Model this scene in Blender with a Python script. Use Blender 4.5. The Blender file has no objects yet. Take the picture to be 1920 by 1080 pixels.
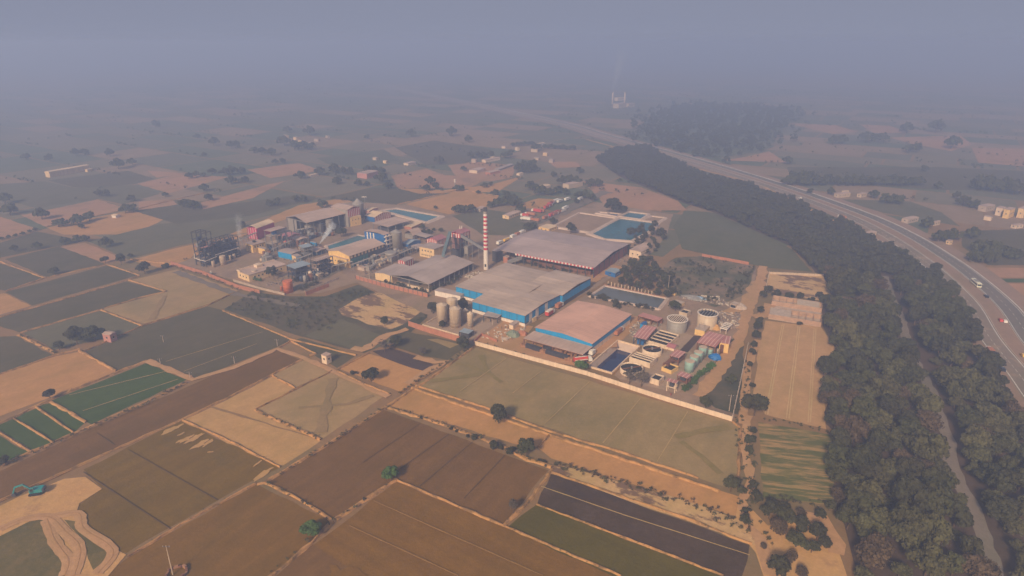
import bpy, bmesh, math, random
import numpy as np
from mathutils import Vector, Matrix

random.seed(7)
rng = np.random.default_rng(7)
SC = bpy.context.scene
COL = SC.collection

# ------------------------------------------------------------------ camera
FPX, CX, CY, HOR, CAMH = 1200.0, 960.0, 540.0, 80.0, 150.0
PITCH = math.atan((CY - HOR) / FPX)
cam = bpy.data.cameras.new('camera')
cam.sensor_width = 36.0
cam.lens = 36.0 * FPX / 1920.0
cam.clip_start = 1.0
cam.clip_end = 40000.0
camo = bpy.data.objects.new('camera', cam)
COL.objects.link(camo)
camo.location = (0, 0, CAMH)
camo.rotation_euler = (math.pi / 2 - PITCH, 0, 0)
SC.camera = camo

# ------------------------------------------------------------------ world, sun, exposure
SUN_AZ, SUN_EL = math.radians(25), math.radians(32)      # the light travels towards SUN_AZ (right of forward)
SKY_STRENGTH, SUN_STRENGTH = 0.10, 5.0
HAZE_DENSITY, HAZE_COLOR, HAZE_ANISO = 0.00095, (0.46, 0.56, 0.83), 0.15
world = bpy.data.worlds.new('World')
SC.world = world
world.use_nodes = True
wn, wl = world.node_tree.nodes, world.node_tree.links
wn.clear()
w_out = wn.new('ShaderNodeOutputWorld')
w_bg = wn.new('ShaderNodeBackground')
w_bg.inputs['Strength'].default_value = SKY_STRENGTH
w_sky = wn.new('ShaderNodeTexSky')
w_sky.sky_type = 'NISHITA'
w_sky.sun_disc = False
w_sky.sun_elevation = SUN_EL
w_sky.sun_rotation = SUN_AZ + math.pi
w_sky.altitude = 150
w_sky.air_density = 1.0
w_sky.dust_density = 6.0
w_sky.ozone_density = 2.0
# smog: towards the horizon the clear sky gives way to one even grey-mauve
w_geo = wn.new('ShaderNodeTexCoord')
w_sep = wn.new('ShaderNodeSeparateXYZ')
w_map = wn.new('ShaderNodeMapRange')
w_map.inputs['From Min'].default_value = 0.02
w_map.inputs['From Max'].default_value = 0.75
w_map.inputs['To Min'].default_value = 1.0
w_map.inputs['To Max'].default_value = 0.35
w_mix = wn.new('ShaderNodeMix')
w_mix.data_type = 'RGBA'
w_mix.inputs[7].default_value = (2.42, 2.62, 3.55, 1)
wl.new(w_geo.outputs['Generated'], w_sep.inputs[0])
wl.new(w_sep.outputs['Z'], w_map.inputs['Value'])
wl.new(w_map.outputs[0], w_mix.inputs[0])
wl.new(w_sky.outputs[0], w_mix.inputs[6])
wl.new(w_mix.outputs[2], w_bg.inputs['Color'])
wl.new(w_bg.outputs[0], w_out.inputs['Surface'])

sun = bpy.data.lights.new('sun', 'SUN')
sun.energy = SUN_STRENGTH
sun.angle = math.radians(8.0)
sun.color = (1.0, 0.83, 0.57)
suno = bpy.data.objects.new('sun', sun)
COL.objects.link(suno)
sdir = Vector((math.sin(SUN_AZ) * math.cos(SUN_EL), math.cos(SUN_AZ) * math.cos(SUN_EL), -math.sin(SUN_EL)))
suno.rotation_euler = sdir.to_track_quat('-Z', 'Y').to_euler()

SC.view_settings.view_transform = 'Standard'
SC.view_settings.look = 'None'
SC.view_settings.exposure = 0.10
SC.view_settings.gamma = 1.0
SC.render.engine = 'CYCLES'
SC.cycles.use_denoising = True
SC.cycles.max_bounces = 8
SC.cycles.diffuse_bounces = 2
SC.cycles.glossy_bounces = 2
SC.cycles.transmission_bounces = 2
SC.cycles.volume_bounces = 4
SC.cycles.transparent_max_bounces = 8

# ------------------------------------------------------------------ pixel -> place
CP, SP = math.cos(PITCH), math.sin(PITCH)
FR = {'P': (0, 0, 1), 'Z1': (300, 350, 4.909), 'Z2': (580, 340, 4.909), 'Z3': (840, 360, 4.155), 'Z4': (960, 540, 4.0),
      'Z5': (600, 520, 4.8), 'Z6': (1100, 480, 5.4), 'R1': (0, 160, 3.0), 'R2': (600, 200, 3.0), 'R3': (1100, 100, 2.341),
      'R4': (0, 460, 2.7), 'R5': (0, 760, 2.743), 'R6': (680, 640, 2.454), 'R7': (1280, 480, 2.842), 'R8': (1300, 720, 3.0),
      'W1': (330, 420, 10.8), 'W2': (470, 400, 9.818), 'W3': (440, 460, 9.6), 'W4': (600, 360, 8.31), 'W5': (740, 410, 9.817),
      'W6': (1160, 600, 7.714), 'W7': (1180, 540, 8.727), 'W8': (780, 540, 7.714)}
def PX(f, x, y):
    a, b, s = FR[f]
    return (a + x / s, b + y / s)
def ground(x, y, z=0.0):
    """the place at height z that shows at photo pixel (x, y)"""
    a, b = (x - CX) / FPX, (y - CY) / FPX
    t = (CAMH - z) / (SP + b * CP)
    return Vector((a * t, (CP - b * SP) * t, z))
def G(f, x, y, z=0.0):
    return ground(*PX(f, x, y), z)
def pix(p):
    dx, dy, dz = p[0], p[1], p[2] - CAMH
    dep = dy * CP - dz * SP
    return (CX + FPX * dx / dep, CY - FPX * (dy * SP + dz * CP) / dep)
def height_to(p, ytop):
    """height of an upright at ground place p whose top shows at photo row ytop"""
    lo, hi = 0.0, 120.0
    for _ in range(40):
        m = (lo + hi) / 2
        if pix((p[0], p[1], m))[1] > ytop: lo = m
        else: hi = m
    return lo
def fit(f, L, F, R, z=0.0):
    """a right-angled plan from the left, near and right corner seen at height z: (corner L, angle, width, depth)"""
    l, c, r = G(f, *L, z), G(f, *F, z), G(f, *R, z)
    a, b = (c - l), (r - c)
    ua = Vector((a.x + b.y, a.y - b.x))          # depth turned by -90 deg adds to the width direction
    ang = math.atan2(ua.y, ua.x)
    w = a.x * math.cos(ang) + a.y * math.sin(ang)
    d = -b.x * math.sin(ang) + b.y * math.cos(ang)
    return (Vector((l.x, l.y, 0)), ang, max(w, 0.5), max(d, 0.5))
def fit_h(f, L, F, R, ytop):
    fr = fit(f, L, F, R)
    return fr, height_to(G(f, *F), PX(f, 0, ytop)[1])

# ------------------------------------------------------------------ materials
def lin(c):
    return tuple(((v / 255) / 12.92 if v / 255 <= 0.04045 else ((v / 255 + 0.055) / 1.055) ** 2.4) for v in c)
MATS = {}
def nodes_of(m):
    m.use_nodes = True
    n, l = m.node_tree.nodes, m.node_tree.links
    n.clear()
    o = n.new('ShaderNodeOutputMaterial')
    b = n.new('ShaderNodeBsdfPrincipled')
    l.new(b.outputs[0], o.inputs['Surface'])
    return n, l, b, o
def ramp(n, stops):
    r = n.new('ShaderNodeValToRGB')
    e = r.color_ramp.elements
    while len(e) < len(stops): e.new(0.5)
    for k, (p, c) in enumerate(stops):
        e[k].position = p
        e[k].color = (*c, 1)
    return r
def mixc(n, l, fac, a, b, mode='MIX'):
    m = n.new('ShaderNodeMix'); m.data_type = 'RGBA'; m.blend_type = mode
    for sock, v in ((m.inputs[0], fac), (m.inputs[6], a), (m.inputs[7], b)):
        if isinstance(v, (int, float)): sock.default_value = v
        elif isinstance(v, tuple): sock.default_value = (*v, 1)
        else: l.new(v, sock)
    return m.outputs[2]
def noise(n, l, vec, scale, detail=4, rough=0.6):
    t = n.new('ShaderNodeTexNoise')
    t.inputs['Scale'].default_value = scale; t.inputs['Detail'].default_value = detail; t.inputs['Roughness'].default_value = rough
    if vec is not None: l.new(vec, t.inputs['Vector'])
    return t.outputs['Fac']
def scaled(n, l, vec, sc, rot=0.0):
    m = n.new('ShaderNodeMapping')
    m.inputs['Scale'].default_value = sc
    m.inputs['Rotation'].default_value = (0, 0, rot)
    l.new(vec, m.inputs['Vector'])
    return m.outputs[0]
def frange(n, l, v, a, b, c=0.0, d=1.0):
    m = n.new('ShaderNodeMapRange')
    for k, x in zip(('From Min', 'From Max', 'To Min', 'To Max'), (a, b, c, d)): m.inputs[k].default_value = x
    l.new(v, m.inputs['Value'])
    return m.outputs[0]
def plain(name, c, rough=0.8, var=0.18, scale=0.35, dirt=None, dirt_amt=0.35, metal=0.0, bump=0.0, streak=False):
    """paint, concrete, sheet: base colour with stains and grime of their own"""
    if name in MATS: return MATS[name]
    m = bpy.data.materials.new(name)
    n, l, b, o = nodes_of(m)
    geo = n.new('ShaderNodeNewGeometry')
    base = lin(c)
    dark = tuple(v * (1 - var) for v in base); lite = tuple(min(1, v * (1 + var)) for v in base)
    f1 = noise(n, l, geo.outputs['Position'], scale, 5)
    col = mixc(n, l, frange(n, l, f1, 0.3, 0.7), dark, lite)
    if dirt is not None:
        v = geo.outputs['Position']
        if streak: v = scaled(n, l, v, (1.6, 1.6, 0.15))
        f2 = noise(n, l, v, 0.45, 6, 0.7)
        col = mixc(n, l, frange(n, l, f2, 0.45, 0.75, 0, dirt_amt), col, lin(dirt))
    l.new(col, b.inputs['Base Color'])
    b.inputs['Roughness'].default_value = rough
    b.inputs['Metallic'].default_value = metal
    if bump:
        bp = n.new('ShaderNodeBump'); bp.inputs['Strength'].default_value = bump; bp.inputs['Distance'].default_value = 0.1
        l.new(noise(n, l, geo.outputs['Position'], 3.0, 3), bp.inputs['Height']); l.new(bp.outputs[0], b.inputs['Normal'])
    MATS[name] = m
    return m
GRID = math.radians(-33.0)          # the estate's grid: local x runs right and towards the camera
def sheet_roof(name, c, lines=None, pitch=1.0, axis=0, amt=0.5, dirt=(120, 100, 90), rough=0.6):
    """profiled steel sheet in an object's own axes; the lap lines are lighter rows"""
    m = bpy.data.materials.new(name)
    n, l, b, o = nodes_of(m)
    tc = n.new('ShaderNodeTexCoord')
    vec = tc.outputs['Object']
    base = lin(c)
    f1 = noise(n, l, vec, 0.09, 6, 0.65)
    col = mixc(n, l, frange(n, l, f1, 0.35, 0.68), tuple(v * 0.86 for v in base), tuple(v * 1.1 for v in base))
    st = scaled(n, l, vec, (0.5, 0.06, 0.5) if axis == 0 else (0.06, 0.5, 0.5))
    f2 = noise(n, l, st, 0.9, 5, 0.7)
    col = mixc(n, l, frange(n, l, f2, 0.42, 0.75, 0, 0.5), col, tuple(v * 0.8 for v in lin(dirt)))
    f5 = noise(n, l, vec, 0.035, 4, 0.55)
    col = mixc(n, l, frange(n, l, f5, 0.52, 0.62, 0, 0.4), col, tuple(min(1, v * 1.3) for v in base))
    sx = n.new('ShaderNodeSeparateXYZ'); l.new(vec, sx.inputs[0])
    fr = n.new('ShaderNodeMath'); fr.operation = 'PINGPONG'; fr.inputs[1].default_value = pitch / 2
    l.new(sx.outputs[axis], fr.inputs[0])
    if lines is not None:
        col = mixc(n, l, frange(n, l, fr.outputs[0], pitch * 0.36, pitch * 0.46, 0, amt), col, lin(lines))
    l.new(col, b.inputs['Base Color'])
    b.inputs['Roughness'].default_value = rough
    b.inputs['Metallic'].default_value = 0.0
    bp = n.new('ShaderNodeBump'); bp.inputs['Strength'].default_value = 0.4; bp.inputs['Distance'].default_value = 0.08
    l.new(fr.outputs[0], bp.inputs['Height']); l.new(bp.outputs[0], b.inputs['Normal'])
    MATS[name] = m
    return m
def soil(name, a, b2, c3=None, big=0.02, fine=0.6, furrow=None, famt=0.25, patch=None, pamt=0.6, pscale=0.03, plo=0.55, phi=0.62, pstretch=None, rot=None, lines=None):
    """earth and crops in world space: broad patches, fine clods, drill lines along an axis of the field grid"""
    m = bpy.data.materials.new(name)
    n, l, b, o = nodes_of(m)
    geo = n.new('ShaderNodeNewGeometry')
    pos = geo.outputs['Position']
    rp = scaled(n, l, pos, (1, 1, 1), -GRID if rot is None else rot)
    A, B = lin(a), lin(b2)
    warp = noise(n, l, pos, big, 6, 0.62)
    col = mixc(n, l, frange(n, l, warp, 0.32, 0.68), A, B)
    f3 = noise(n, l, pos, big * 7, 5, 0.7)
    col = mixc(n, l, frange(n, l, f3, 0.40, 0.72, 0, 0.6), col, lin(c3) if c3 else tuple(v * 1.25 for v in B))
    f4 = noise(n, l, pos, fine, 6, 0.75)
    col = mixc(n, l, frange(n, l, f4, 0.3, 0.7, 0.0, 0.40), col, tuple(v * 0.62 for v in A))
    f6 = noise(n, l, scaled(n, l, rp, (0.3, 0.14, 1)), 1.0, 5, 0.7)
    col = mixc(n, l, frange(n, l, f6, 0.35, 0.68, 0, 0.38), col, tuple(v * 0.72 for v in B))
    weed = noise(n, l, scaled(n, l, rp, (0.05, 0.022, 1)), 1.0, 6, 0.7)
    col = mixc(n, l, frange(n, l, weed, 0.47, 0.66, 0, 0.55), col, tuple(v * m_ for v, m_ in zip(A, (0.66, 0.78, 0.6))))
    if patch:
        pv = pos if pstretch is None else scaled(n, l, rp, pstretch)
        fp = noise(n, l, pv, pscale, 7, 0.68)
        col = mixc(n, l, frange(n, l, fp, plo, phi, 0, pamt), col, lin(patch))
    if furrow:
        ax, pit = furrow
        wv = scaled(n, l, rp, (0.015, 1.0 / pit, 1) if ax == 0 else (1.0 / pit, 0.015, 1))
        fv = noise(n, l, wv, 1.0, 3, 0.6)
        col = mixc(n, l, frange(n, l, fv, 0.35, 0.65, 0, famt), col, tuple(v * 0.66 for v in A))
    if lines:
        ax, pit, lc, la = lines
        sx = n.new('ShaderNodeSeparateXYZ'); l.new(rp, sx.inputs[0])
        pg = n.new('ShaderNodeMath'); pg.operation = 'PINGPONG'; pg.inputs[1].default_value = pit / 2
        l.new(sx.outputs[1 - ax], pg.inputs[0])
        col = mixc(n, l, frange(n, l, pg.outputs[0], 0.25, 0.55, la, 0), col, lin(lc))
    l.new(col, b.inputs['Base Color'])
    b.inputs['Roughness'].default_value = 0.95
    b.inputs['Specular IOR Level'].default_value = 0.15
    bp = n.new('ShaderNodeBump'); bp.inputs['Strength'].default_value = 0.6; bp.inputs['Distance'].default_value = 0.25
    l.new(noise(n, l, pos, 0.9, 5, 0.7), bp.inputs['Height']); l.new(bp.outputs[0], b.inputs['Normal'])
    MATS[name] = m
    return m
def leafmat(name, a, b2, trans=0.15):
    m = bpy.data.materials.new(name)
    n, l, b, o = nodes_of(m)
    oi = n.new('ShaderNodeObjectInfo'); geo = n.new('ShaderNodeNewGeometry')
    col = mixc(n, l, oi.outputs['Random'], lin(a), lin(b2))
    col = mixc(n, l, frange(n, l, geo.outputs['Random Per Island'], 0, 1, 0.0, 0.5), col, tuple(v * 1.6 for v in lin(b2)))
    f = noise(n, l, geo.outputs['Position'], 0.07, 3)
    col = mixc(n, l, frange(n, l, f, 0.4, 0.65, 0, 0.5), col, tuple(v * 0.75 for v in lin((70, 58, 40))))
    l.new(col, b.inputs['Base Color'])
    b.inputs['Roughness'].default_value = 0.75
    b.inputs['Specular IOR Level'].default_value = 0.2
    MATS[name] = m
    return m
def watermat(name, c, rough=0.12):
    m = bpy.data.materials.new(name)
    n, l, b, o = nodes_of(m)
    geo = n.new('ShaderNodeNewGeometry')
    f = noise(n, l, geo.outputs['Position'], 0.06, 4)
    col = mixc(n, l, frange(n, l, f, 0.35, 0.7), tuple(v * 0.85 for v in lin(c)), tuple(v * 1.15 for v in lin(c)))
    l.new(col, b.inputs['Base Color'])
    b.inputs['Roughness'].default_value = rough
    bp = n.new('ShaderNodeBump'); bp.inputs['Strength'].default_value = 0.15; bp.inputs['Distance'].default_value = 0.1
    l.new(noise(n, l, geo.outputs['Position'], 0.8, 4), bp.inputs['Height']); l.new(bp.outputs[0], b.inputs['Normal'])
    MATS[name] = m
    return m

# ------------------------------------------------------------------ mesh builder
class MB:
    def __init__(s): s.v, s.f = [], []
    def quad(s, *p):
        k = len(s.v); s.v += [tuple(q) for q in p]; s.f.append(tuple(range(k, k + len(p)))); return s
    def box(s, x0, y0, z0, x1, y1, z1):
        k = len(s.v)
        s.v += [(x0, y0, z0), (x1, y0, z0), (x1, y1, z0), (x0, y1, z0), (x0, y0, z1), (x1, y0, z1), (x1, y1, z1), (x0, y1, z1)]
        s.f += [tuple(k + i for i in q) for q in ((0, 3, 2, 1), (4, 5, 6, 7), (0, 1, 5, 4), (1, 2, 6, 5), (2, 3, 7, 6), (3, 0, 4, 7))]
        return s
    def prism(s, prof, a, b, axis):
        """profile of (t, z) pulled from a to b along axis 'x' or 'y'"""
        k, n = len(s.v), len(prof)
        for e in (a, b):
            for t, z in prof: s.v.append((t, e, z) if axis == 'y' else (e, t, z))
        s.f.append(tuple(k + i for i in range(n))); s.f.append(tuple(k + n + i for i in reversed(range(n))))
        for i in range(n):
            j = (i + 1) % n
            s.f.append((k + i, k + n + i, k + n + j, k + j))
        return s
    def ring(s, cx, cy, r, z, n):
        k = len(s.v)
        for i in range(n):
            a = 2 * math.pi * i / n
            s.v.append((cx + r * math.cos(a), cy + r * math.sin(a), z))
        return list(range(k, k + n))
    def lathe(s, cx, cy, prof, n=20, cap0=True, cap1=True):
        rs = [s.ring(cx, cy, max(r, 0.001), z, n) for r, z in prof]
        for a, b in zip(rs, rs[1:]):
            for i in range(n):
                j = (i + 1) % n
                s.f.append((a[i], a[j], b[j], b[i]))
        if cap0: s.f.append(tuple(reversed(rs[0])))
        if cap1: s.f.append(tuple(rs[-1]))
        return s
    def bar(s, p, q, r, n=5, r2=None):
        p, q = Vector(p), Vector(q)
        d = (q - p)
        if d.length < 1e-4: return s
        x = d.orthogonal().normalized(); y = d.normalized().cross(x)
        k = len(s.v); r2 = r if r2 is None else r2
        for c, rr in ((p, r), (q, r2)):
            for i in range(n):
                a = 2 * math.pi * i / n
                s.v.append(tuple(c + x * math.cos(a) * rr + y * math.sin(a) * rr))
        for i in range(n):
            j = (i + 1) % n
            s.f.append((k + i, k + j, k + n + j, k + n + i))
        s.f.append(tuple(k + i for i in reversed(range(n)))); s.f.append(tuple(k + n + i for i in range(n)))
        return s
    def tube(s, pts, r, n=6):
        for a, b in zip(pts, pts[1:]): s.bar(a, b, r, n)
        return s
    def mesh(s, name, mat=None, smooth=False):
        me = bpy.data.meshes.new(name)
        me.from_pydata(s.v, [], s.f)
        if mat: me.materials.append(mat)
        if smooth:
            me.polygons.foreach_set('use_smooth', [len(p.vertices) == 4 for p in me.polygons])
        me.update()
        return me
    def build(s, name, mat, parent=None, smooth=False):
        return link(name, s.mesh(name, mat, smooth), parent)
def link(name, me, parent=None):
    o = bpy.data.objects.new(name, me)
    COL.objects.link(o)
    if parent is not None: o.parent = parent
    return o
def tag(o, label=None, cat=None, group=None, kind=None):
    if label: o['label'] = label
    if cat: o['category'] = cat
    if group: o['group'] = group
    if kind: o['kind'] = kind
    return o
def thing(name, label, cat, loc, ang=0.0, group=None):
    o = bpy.data.objects.new(name, None)
    COL.objects.link(o)
    o.empty_display_size = 0.5
    o.location = loc
    o.rotation_euler = (0, 0, ang)
    return tag(o, label, cat, group)
def box(parent, name, mat, *b):
    return MB().box(*b).build(name, mat, parent)
def kids(o):
    return [c for c in COL.objects if c.parent == o]
def copy_tree(root, children, loc, rotz, scale=1.0, label=None, cat=None, group=None):
    c = root.copy(); COL.objects.link(c)
    c.location = loc; c.rotation_euler = (0, 0, rotz)
    c.scale = (scale,) * 3 if isinstance(scale, (int, float)) else scale
    tag(c, label, cat, group)
    for ch, subs in children:
        d = ch.copy(); COL.objects.link(d); d.parent = c
        for g in subs:
            e = g.copy(); COL.objects.link(e); e.parent = d
    return c
# ================================================================== the setting: ground, fields, paths, road, water
CONC = plain('concrete', (186, 160, 140), 0.9, 0.14, 0.3, dirt=(110, 92, 80), dirt_amt=0.5)
M_ground = soil('earth', (142, 106, 70), (156, 118, 80), (164, 128, 88), big=0.012, patch=(112, 100, 66), pamt=0.6, pscale=0.006, plo=0.48, phi=0.56)
FM = {
 'tan': soil('field_tan', (186, 132, 78), (200, 144, 88), furrow=(1, 3.0), famt=0.14),
 'tanx': soil('field_pale_tan', (188, 142, 88), (200, 152, 96), furrow=(0, 3.0), famt=0.12, patch=(130, 98, 68), pamt=0.4, pscale=0.02, plo=0.6, phi=0.75),
 'brown': soil('field_brown', (124, 86, 24), (138, 98, 32), furrow=(1, 3.5), famt=0.4),
 'brownx': soil('field_brown_cross', (126, 86, 24), (140, 98, 32), furrow=(0, 3.5), famt=0.4),
 'dark': soil('field_dark_brown', (116, 80, 36), (130, 92, 44), furrow=(1, 3.5), famt=0.38),
 'darkx': soil('field_dark_wet', (78, 58, 40), (90, 68, 48), (112, 92, 80), furrow=(0, 3.0), famt=0.25, patch=(60, 48, 46), pamt=0.5, pscale=0.03),
 'slate': soil('field_grey_green', (90, 80, 56), (102, 90, 62), furrow=(1, 3.0), famt=0.15),
 'green': soil('field_green', (62, 80, 28), (76, 92, 36), furrow=(1, 3.0), famt=0.25),
 'dull': soil('field_dull_green', (102, 94, 70), (112, 102, 74), furrow=(1, 4.0), famt=0.2),
 'olive': soil('field_olive', (118, 86, 18), (130, 98, 26), furrow=(1, 4.0), famt=0.35, patch=(92, 78, 38), pamt=0.5, pscale=0.015),
 'olivex': soil('field_olive_green', (92, 78, 14), (106, 90, 20), furrow=(0, 2.5), famt=0.35),
 'grey': soil('field_grey_tan', (168, 132, 88), (178, 142, 96), patch=(112, 106, 74), pamt=0.6, pscale=0.018, plo=0.5, phi=0.68, furrow=(0, 2.5), famt=0.12),
 'wheat': soil('field_sage', (152, 124, 80), (166, 136, 90), patch=(112, 102, 64), pamt=0.6, pscale=0.012, plo=0.48, phi=0.66, furrow=(1, 2.5), famt=0.12),
 'pink': soil('field_salmon', (182, 132, 98), (198, 144, 106), (150, 112, 90), big=0.02, furrow=(1, 5.0), famt=0.25, patch=(120, 100, 78), pamt=0.5, pscale=0.025),
 'sand': soil('sand', (204, 150, 92), (220, 168, 108), (176, 132, 90), big=0.05, patch=(150, 108, 78), pamt=0.6, pscale=0.05, plo=0.55, phi=0.65),
 'spoil': soil('dumped_sand', (206, 160, 108), (220, 176, 124), (170, 124, 88), big=0.06, patch=(112, 84, 66), pamt=0.9, pscale=0.045, plo=0.5, phi=0.55, pstretch=(1, 2.0, 1)),
 'scrub': soil('scrubland', (84, 78, 58), (100, 88, 64), (128, 102, 78), big=0.03, patch=(62, 66, 46), pamt=0.8, pscale=0.03, plo=0.5, phi=0.6),
 'burnt': soil('burnt_ground', (72, 58, 56), (84, 66, 60), (104, 82, 70), big=0.06),
 'yard': soil('factory_yard', (160, 128, 104), (176, 142, 114), (128, 104, 88), big=0.03, patch=(110, 90, 78), pamt=0.6, pscale=0.03, plo=0.52, phi=0.64),
 'yardsand': soil('sandy_yard', (190, 138, 96), (204, 150, 106), (166, 122, 88), big=0.04),
 'slab': soil('concrete_yard', (172, 142, 118), (182, 152, 128), (150, 122, 104), big=0.05),
 'asph': soil('yard_road', (124, 108, 96), (134, 116, 102), (150, 128, 108), big=0.04),
 'strip': soil('striped_crop', (180, 142, 90), (166, 128, 80), patch=(76, 86, 40), pamt=0.85, pscale=0.16, plo=0.42, phi=0.54, pstretch=(0.25, 1.5, 1), rot=math.radians(10)),
 'grass': soil('rough_grass', (104, 90, 46), (118, 100, 52), (150, 118, 72), big=0.05, patch=(84, 78, 38), pamt=0.6, pscale=0.04),
 'dry': soil('dry_scrubland', (134, 110, 88), (148, 120, 94), (112, 96, 76), big=0.03, patch=(76, 78, 50), pamt=0.85, pscale=0.035, plo=0.45, phi=0.56),
 'pale': soil('field_pale_grey', (188, 142, 96), (200, 152, 104), furrow=(0, 2.5), famt=0.12),
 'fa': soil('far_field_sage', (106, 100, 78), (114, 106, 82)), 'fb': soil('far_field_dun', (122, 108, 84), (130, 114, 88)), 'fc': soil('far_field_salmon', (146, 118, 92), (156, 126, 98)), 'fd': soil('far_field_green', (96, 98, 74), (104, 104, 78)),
 'floor': soil('woodland_floor', (84, 66, 54), (96, 76, 62), big=0.05),
 'hill': soil('grassy_flat', (92, 90, 64), (104, 98, 70), big=0.02, patch=(92, 88, 72), pamt=0.6, pscale=0.02),
}
M_bund = soil('bund_earth', (190, 136, 84), (208, 152, 96), (128, 88, 58), big=0.08, fine=1.2, patch=(110, 84, 54), pamt=0.8, pscale=0.12, plo=0.5, phi=0.6)
M_path = soil('dirt_path', (192, 142, 98), (206, 156, 110), (164, 120, 84), big=0.06)

def poly_area_points(pts): return [Vector((p.x, p.y)) for p in pts]
def wobble(pts, step=9.0, amt=0.5):
    out = []
    n = len(pts)
    for i in range(n):
        a, b = pts[i], pts[(i + 1) % n]
        k = max(1, int((b - a).length / step))
        d = (b - a).normalized() if (b - a).length > 0 else Vector((1, 0, 0))
        nn = Vector((-d.y, d.x, 0))
        for j in range(k):
            p = a.lerp(b, j / k)
            if j: p = p + nn * random.uniform(-amt, amt)
            out.append(p)
    return out
def sheet(name, pts, mat, z, kind='structure', amt=0.5, parent=None, step=9.0):
    pts = wobble(pts, step, amt) if amt else pts
    me = bpy.data.meshes.new(name)
    me.from_pydata([(p.x, p.y, z) for p in pts], [], [tuple(range(len(pts)))])
    me.materials.append(mat)
    me.update()
    if me.polygons[0].normal.z < 0: me.flip_normals()
    o = link(name, me, parent)
    if kind and parent is None: o['kind'] = kind
    return o
LAYER = [0]
def patch(f, pxs, mat, z=0.03, name='field', amt=0.5):
    LAYER[0] += 1                                     # every sheet lies a little above the one before
    return sheet(name, [G(f, *p) for p in pxs], FM[mat], 0.01 + 0.002 * LAYER[0], amt=min(amt, 0.9), step=2.0 if amt > 0.9 else 6.0)
def strip(pts, width, h, mat, name, z=0.0, jit=0.25, step=4.0, kind='structure', parent=None, cap=True):
    """a low ridge or a path of earth along a line of places"""
    line = []
    for a, b in zip(pts, pts[1:]):
        k = max(1, int((b - a).length / step))
        for j in range(k): line.append(a.lerp(b, j / k))
    line.append(pts[-1])
    mb = MB()
    prev = None
    prof = ((-1, 0), (-0.45, 1), (0.45, 1), (1, 0))
    for i, p in enumerate(line):
        d = (line[min(i + 1, len(line) - 1)] - line[max(i - 1, 0)]).normalized()
        nn = Vector((-d.y, d.x, 0))
        w = width * 0.5 * random.uniform(1 - jit, 1 + jit); off = random.uniform(-jit, jit) * width * 0.35
        hh = h * random.uniform(0.7, 1.3)
        k = len(mb.v)
        for t, q in prof: mb.v.append(tuple(p + nn * (t * w + off) + Vector((0, 0, z + q * hh))))
        if prev is not None:
            for t in range(3): mb.f.append((prev + t, k + t, k + t + 1, prev + t + 1))
        prev = k
    o = mb.build(name, mat, parent)
    o.data.update()
    if sum(p.normal.z for p in o.data.polygons) < 0: o.data.flip_normals()
    if kind and parent is None: o['kind'] = kind
    return o
BL = [0]
BUNDS = []
def bund(f, pxs, width=1.3, h=0.35, mat=None, z=0.03):
    BL[0] += 1
    BUNDS.append((f, pxs))
    return strip([G(f, *p) for p in pxs], width * 0.85, h + 0.25 + 0.003 * BL[0], mat or M_bund, 'field_bund', z, jit=0.45, step=3.0)
def path(f, pxs, width=4.0, mat=None, z=0.07, name='dirt_path'):
    BL[0] += 1
    return strip([G(f, *p) for p in pxs], width, 0.06, mat or M_path, name, 0.27 + 0.003 * BL[0], jit=0.3)

# ---- ground sheet with a pit for the lined basin
PIT = [G('Z4', *p) for p in ((575, 592), (795, 402), (950, 446), (745, 642))]
def ground_sheet():
    R = 9000.0
    bm = bmesh.new()
    outer = [bm.verts.new(p) for p in ((-R, -500, 0), (R, -500, 0), (R, 2 * R, 0), (-R, 2 * R, 0))]
    inner = [bm.verts.new((p.x, p.y, 0)) for p in PIT]
    e = []
    for loop in (outer, inner):
        for i in range(4): e.append(bm.edges.new((loop[i], loop[(i + 1) % 4])))
    bmesh.ops.triangle_fill(bm, use_beauty=True, use_dissolve=False, edges=e)
    for f in bm.faces:
        f.normal_update()
        if f.normal.z < 0: f.normal_flip()
    me = bpy.data.meshes.new('ground'); bm.to_mesh(me); bm.free()
    me.materials.append(M_ground)
    tag(link('ground', me), kind='structure')
ground_sheet()

# ---- the far patchwork beyond the estate, on the same field grid
def far_fields():
    rd = random.Random(21)
    ux, uy = Vector((math.cos(GRID), math.sin(GRID), 0)), Vector((-math.sin(GRID), math.cos(GRID), 0))
    out, y = [], -1300.0
    while y < 2600:
        dh = rd.uniform(38, 80); x = -2600.0 + rd.uniform(0, 60)
        while x < 1900:
            dw = rd.uniform(50, 150)
            c = ux * (x + dw / 2) + uy * (y + dh / 2)
            pxy = pix((c.x, c.y, 0)) if c.y > 100 else (0, 2000)
            if c.y > 480 and -150 < pxy[0] < 2070 and 120 < pxy[1] < 440:
                q = [ux * (x + 1.5) + uy * (y + 1.5), ux * (x + dw - 1.5) + uy * (y + 1.5), ux * (x + dw - 1.5) + uy * (y + dh - 1.5), ux * (x + 1.5) + uy * (y + dh - 1.5)]
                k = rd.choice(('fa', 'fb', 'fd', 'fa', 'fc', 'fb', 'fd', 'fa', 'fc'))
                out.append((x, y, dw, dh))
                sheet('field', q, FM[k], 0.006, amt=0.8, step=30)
            x += dw
        y += dh
    return out, ux, uy
FAR_CELLS = far_fields()

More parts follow.
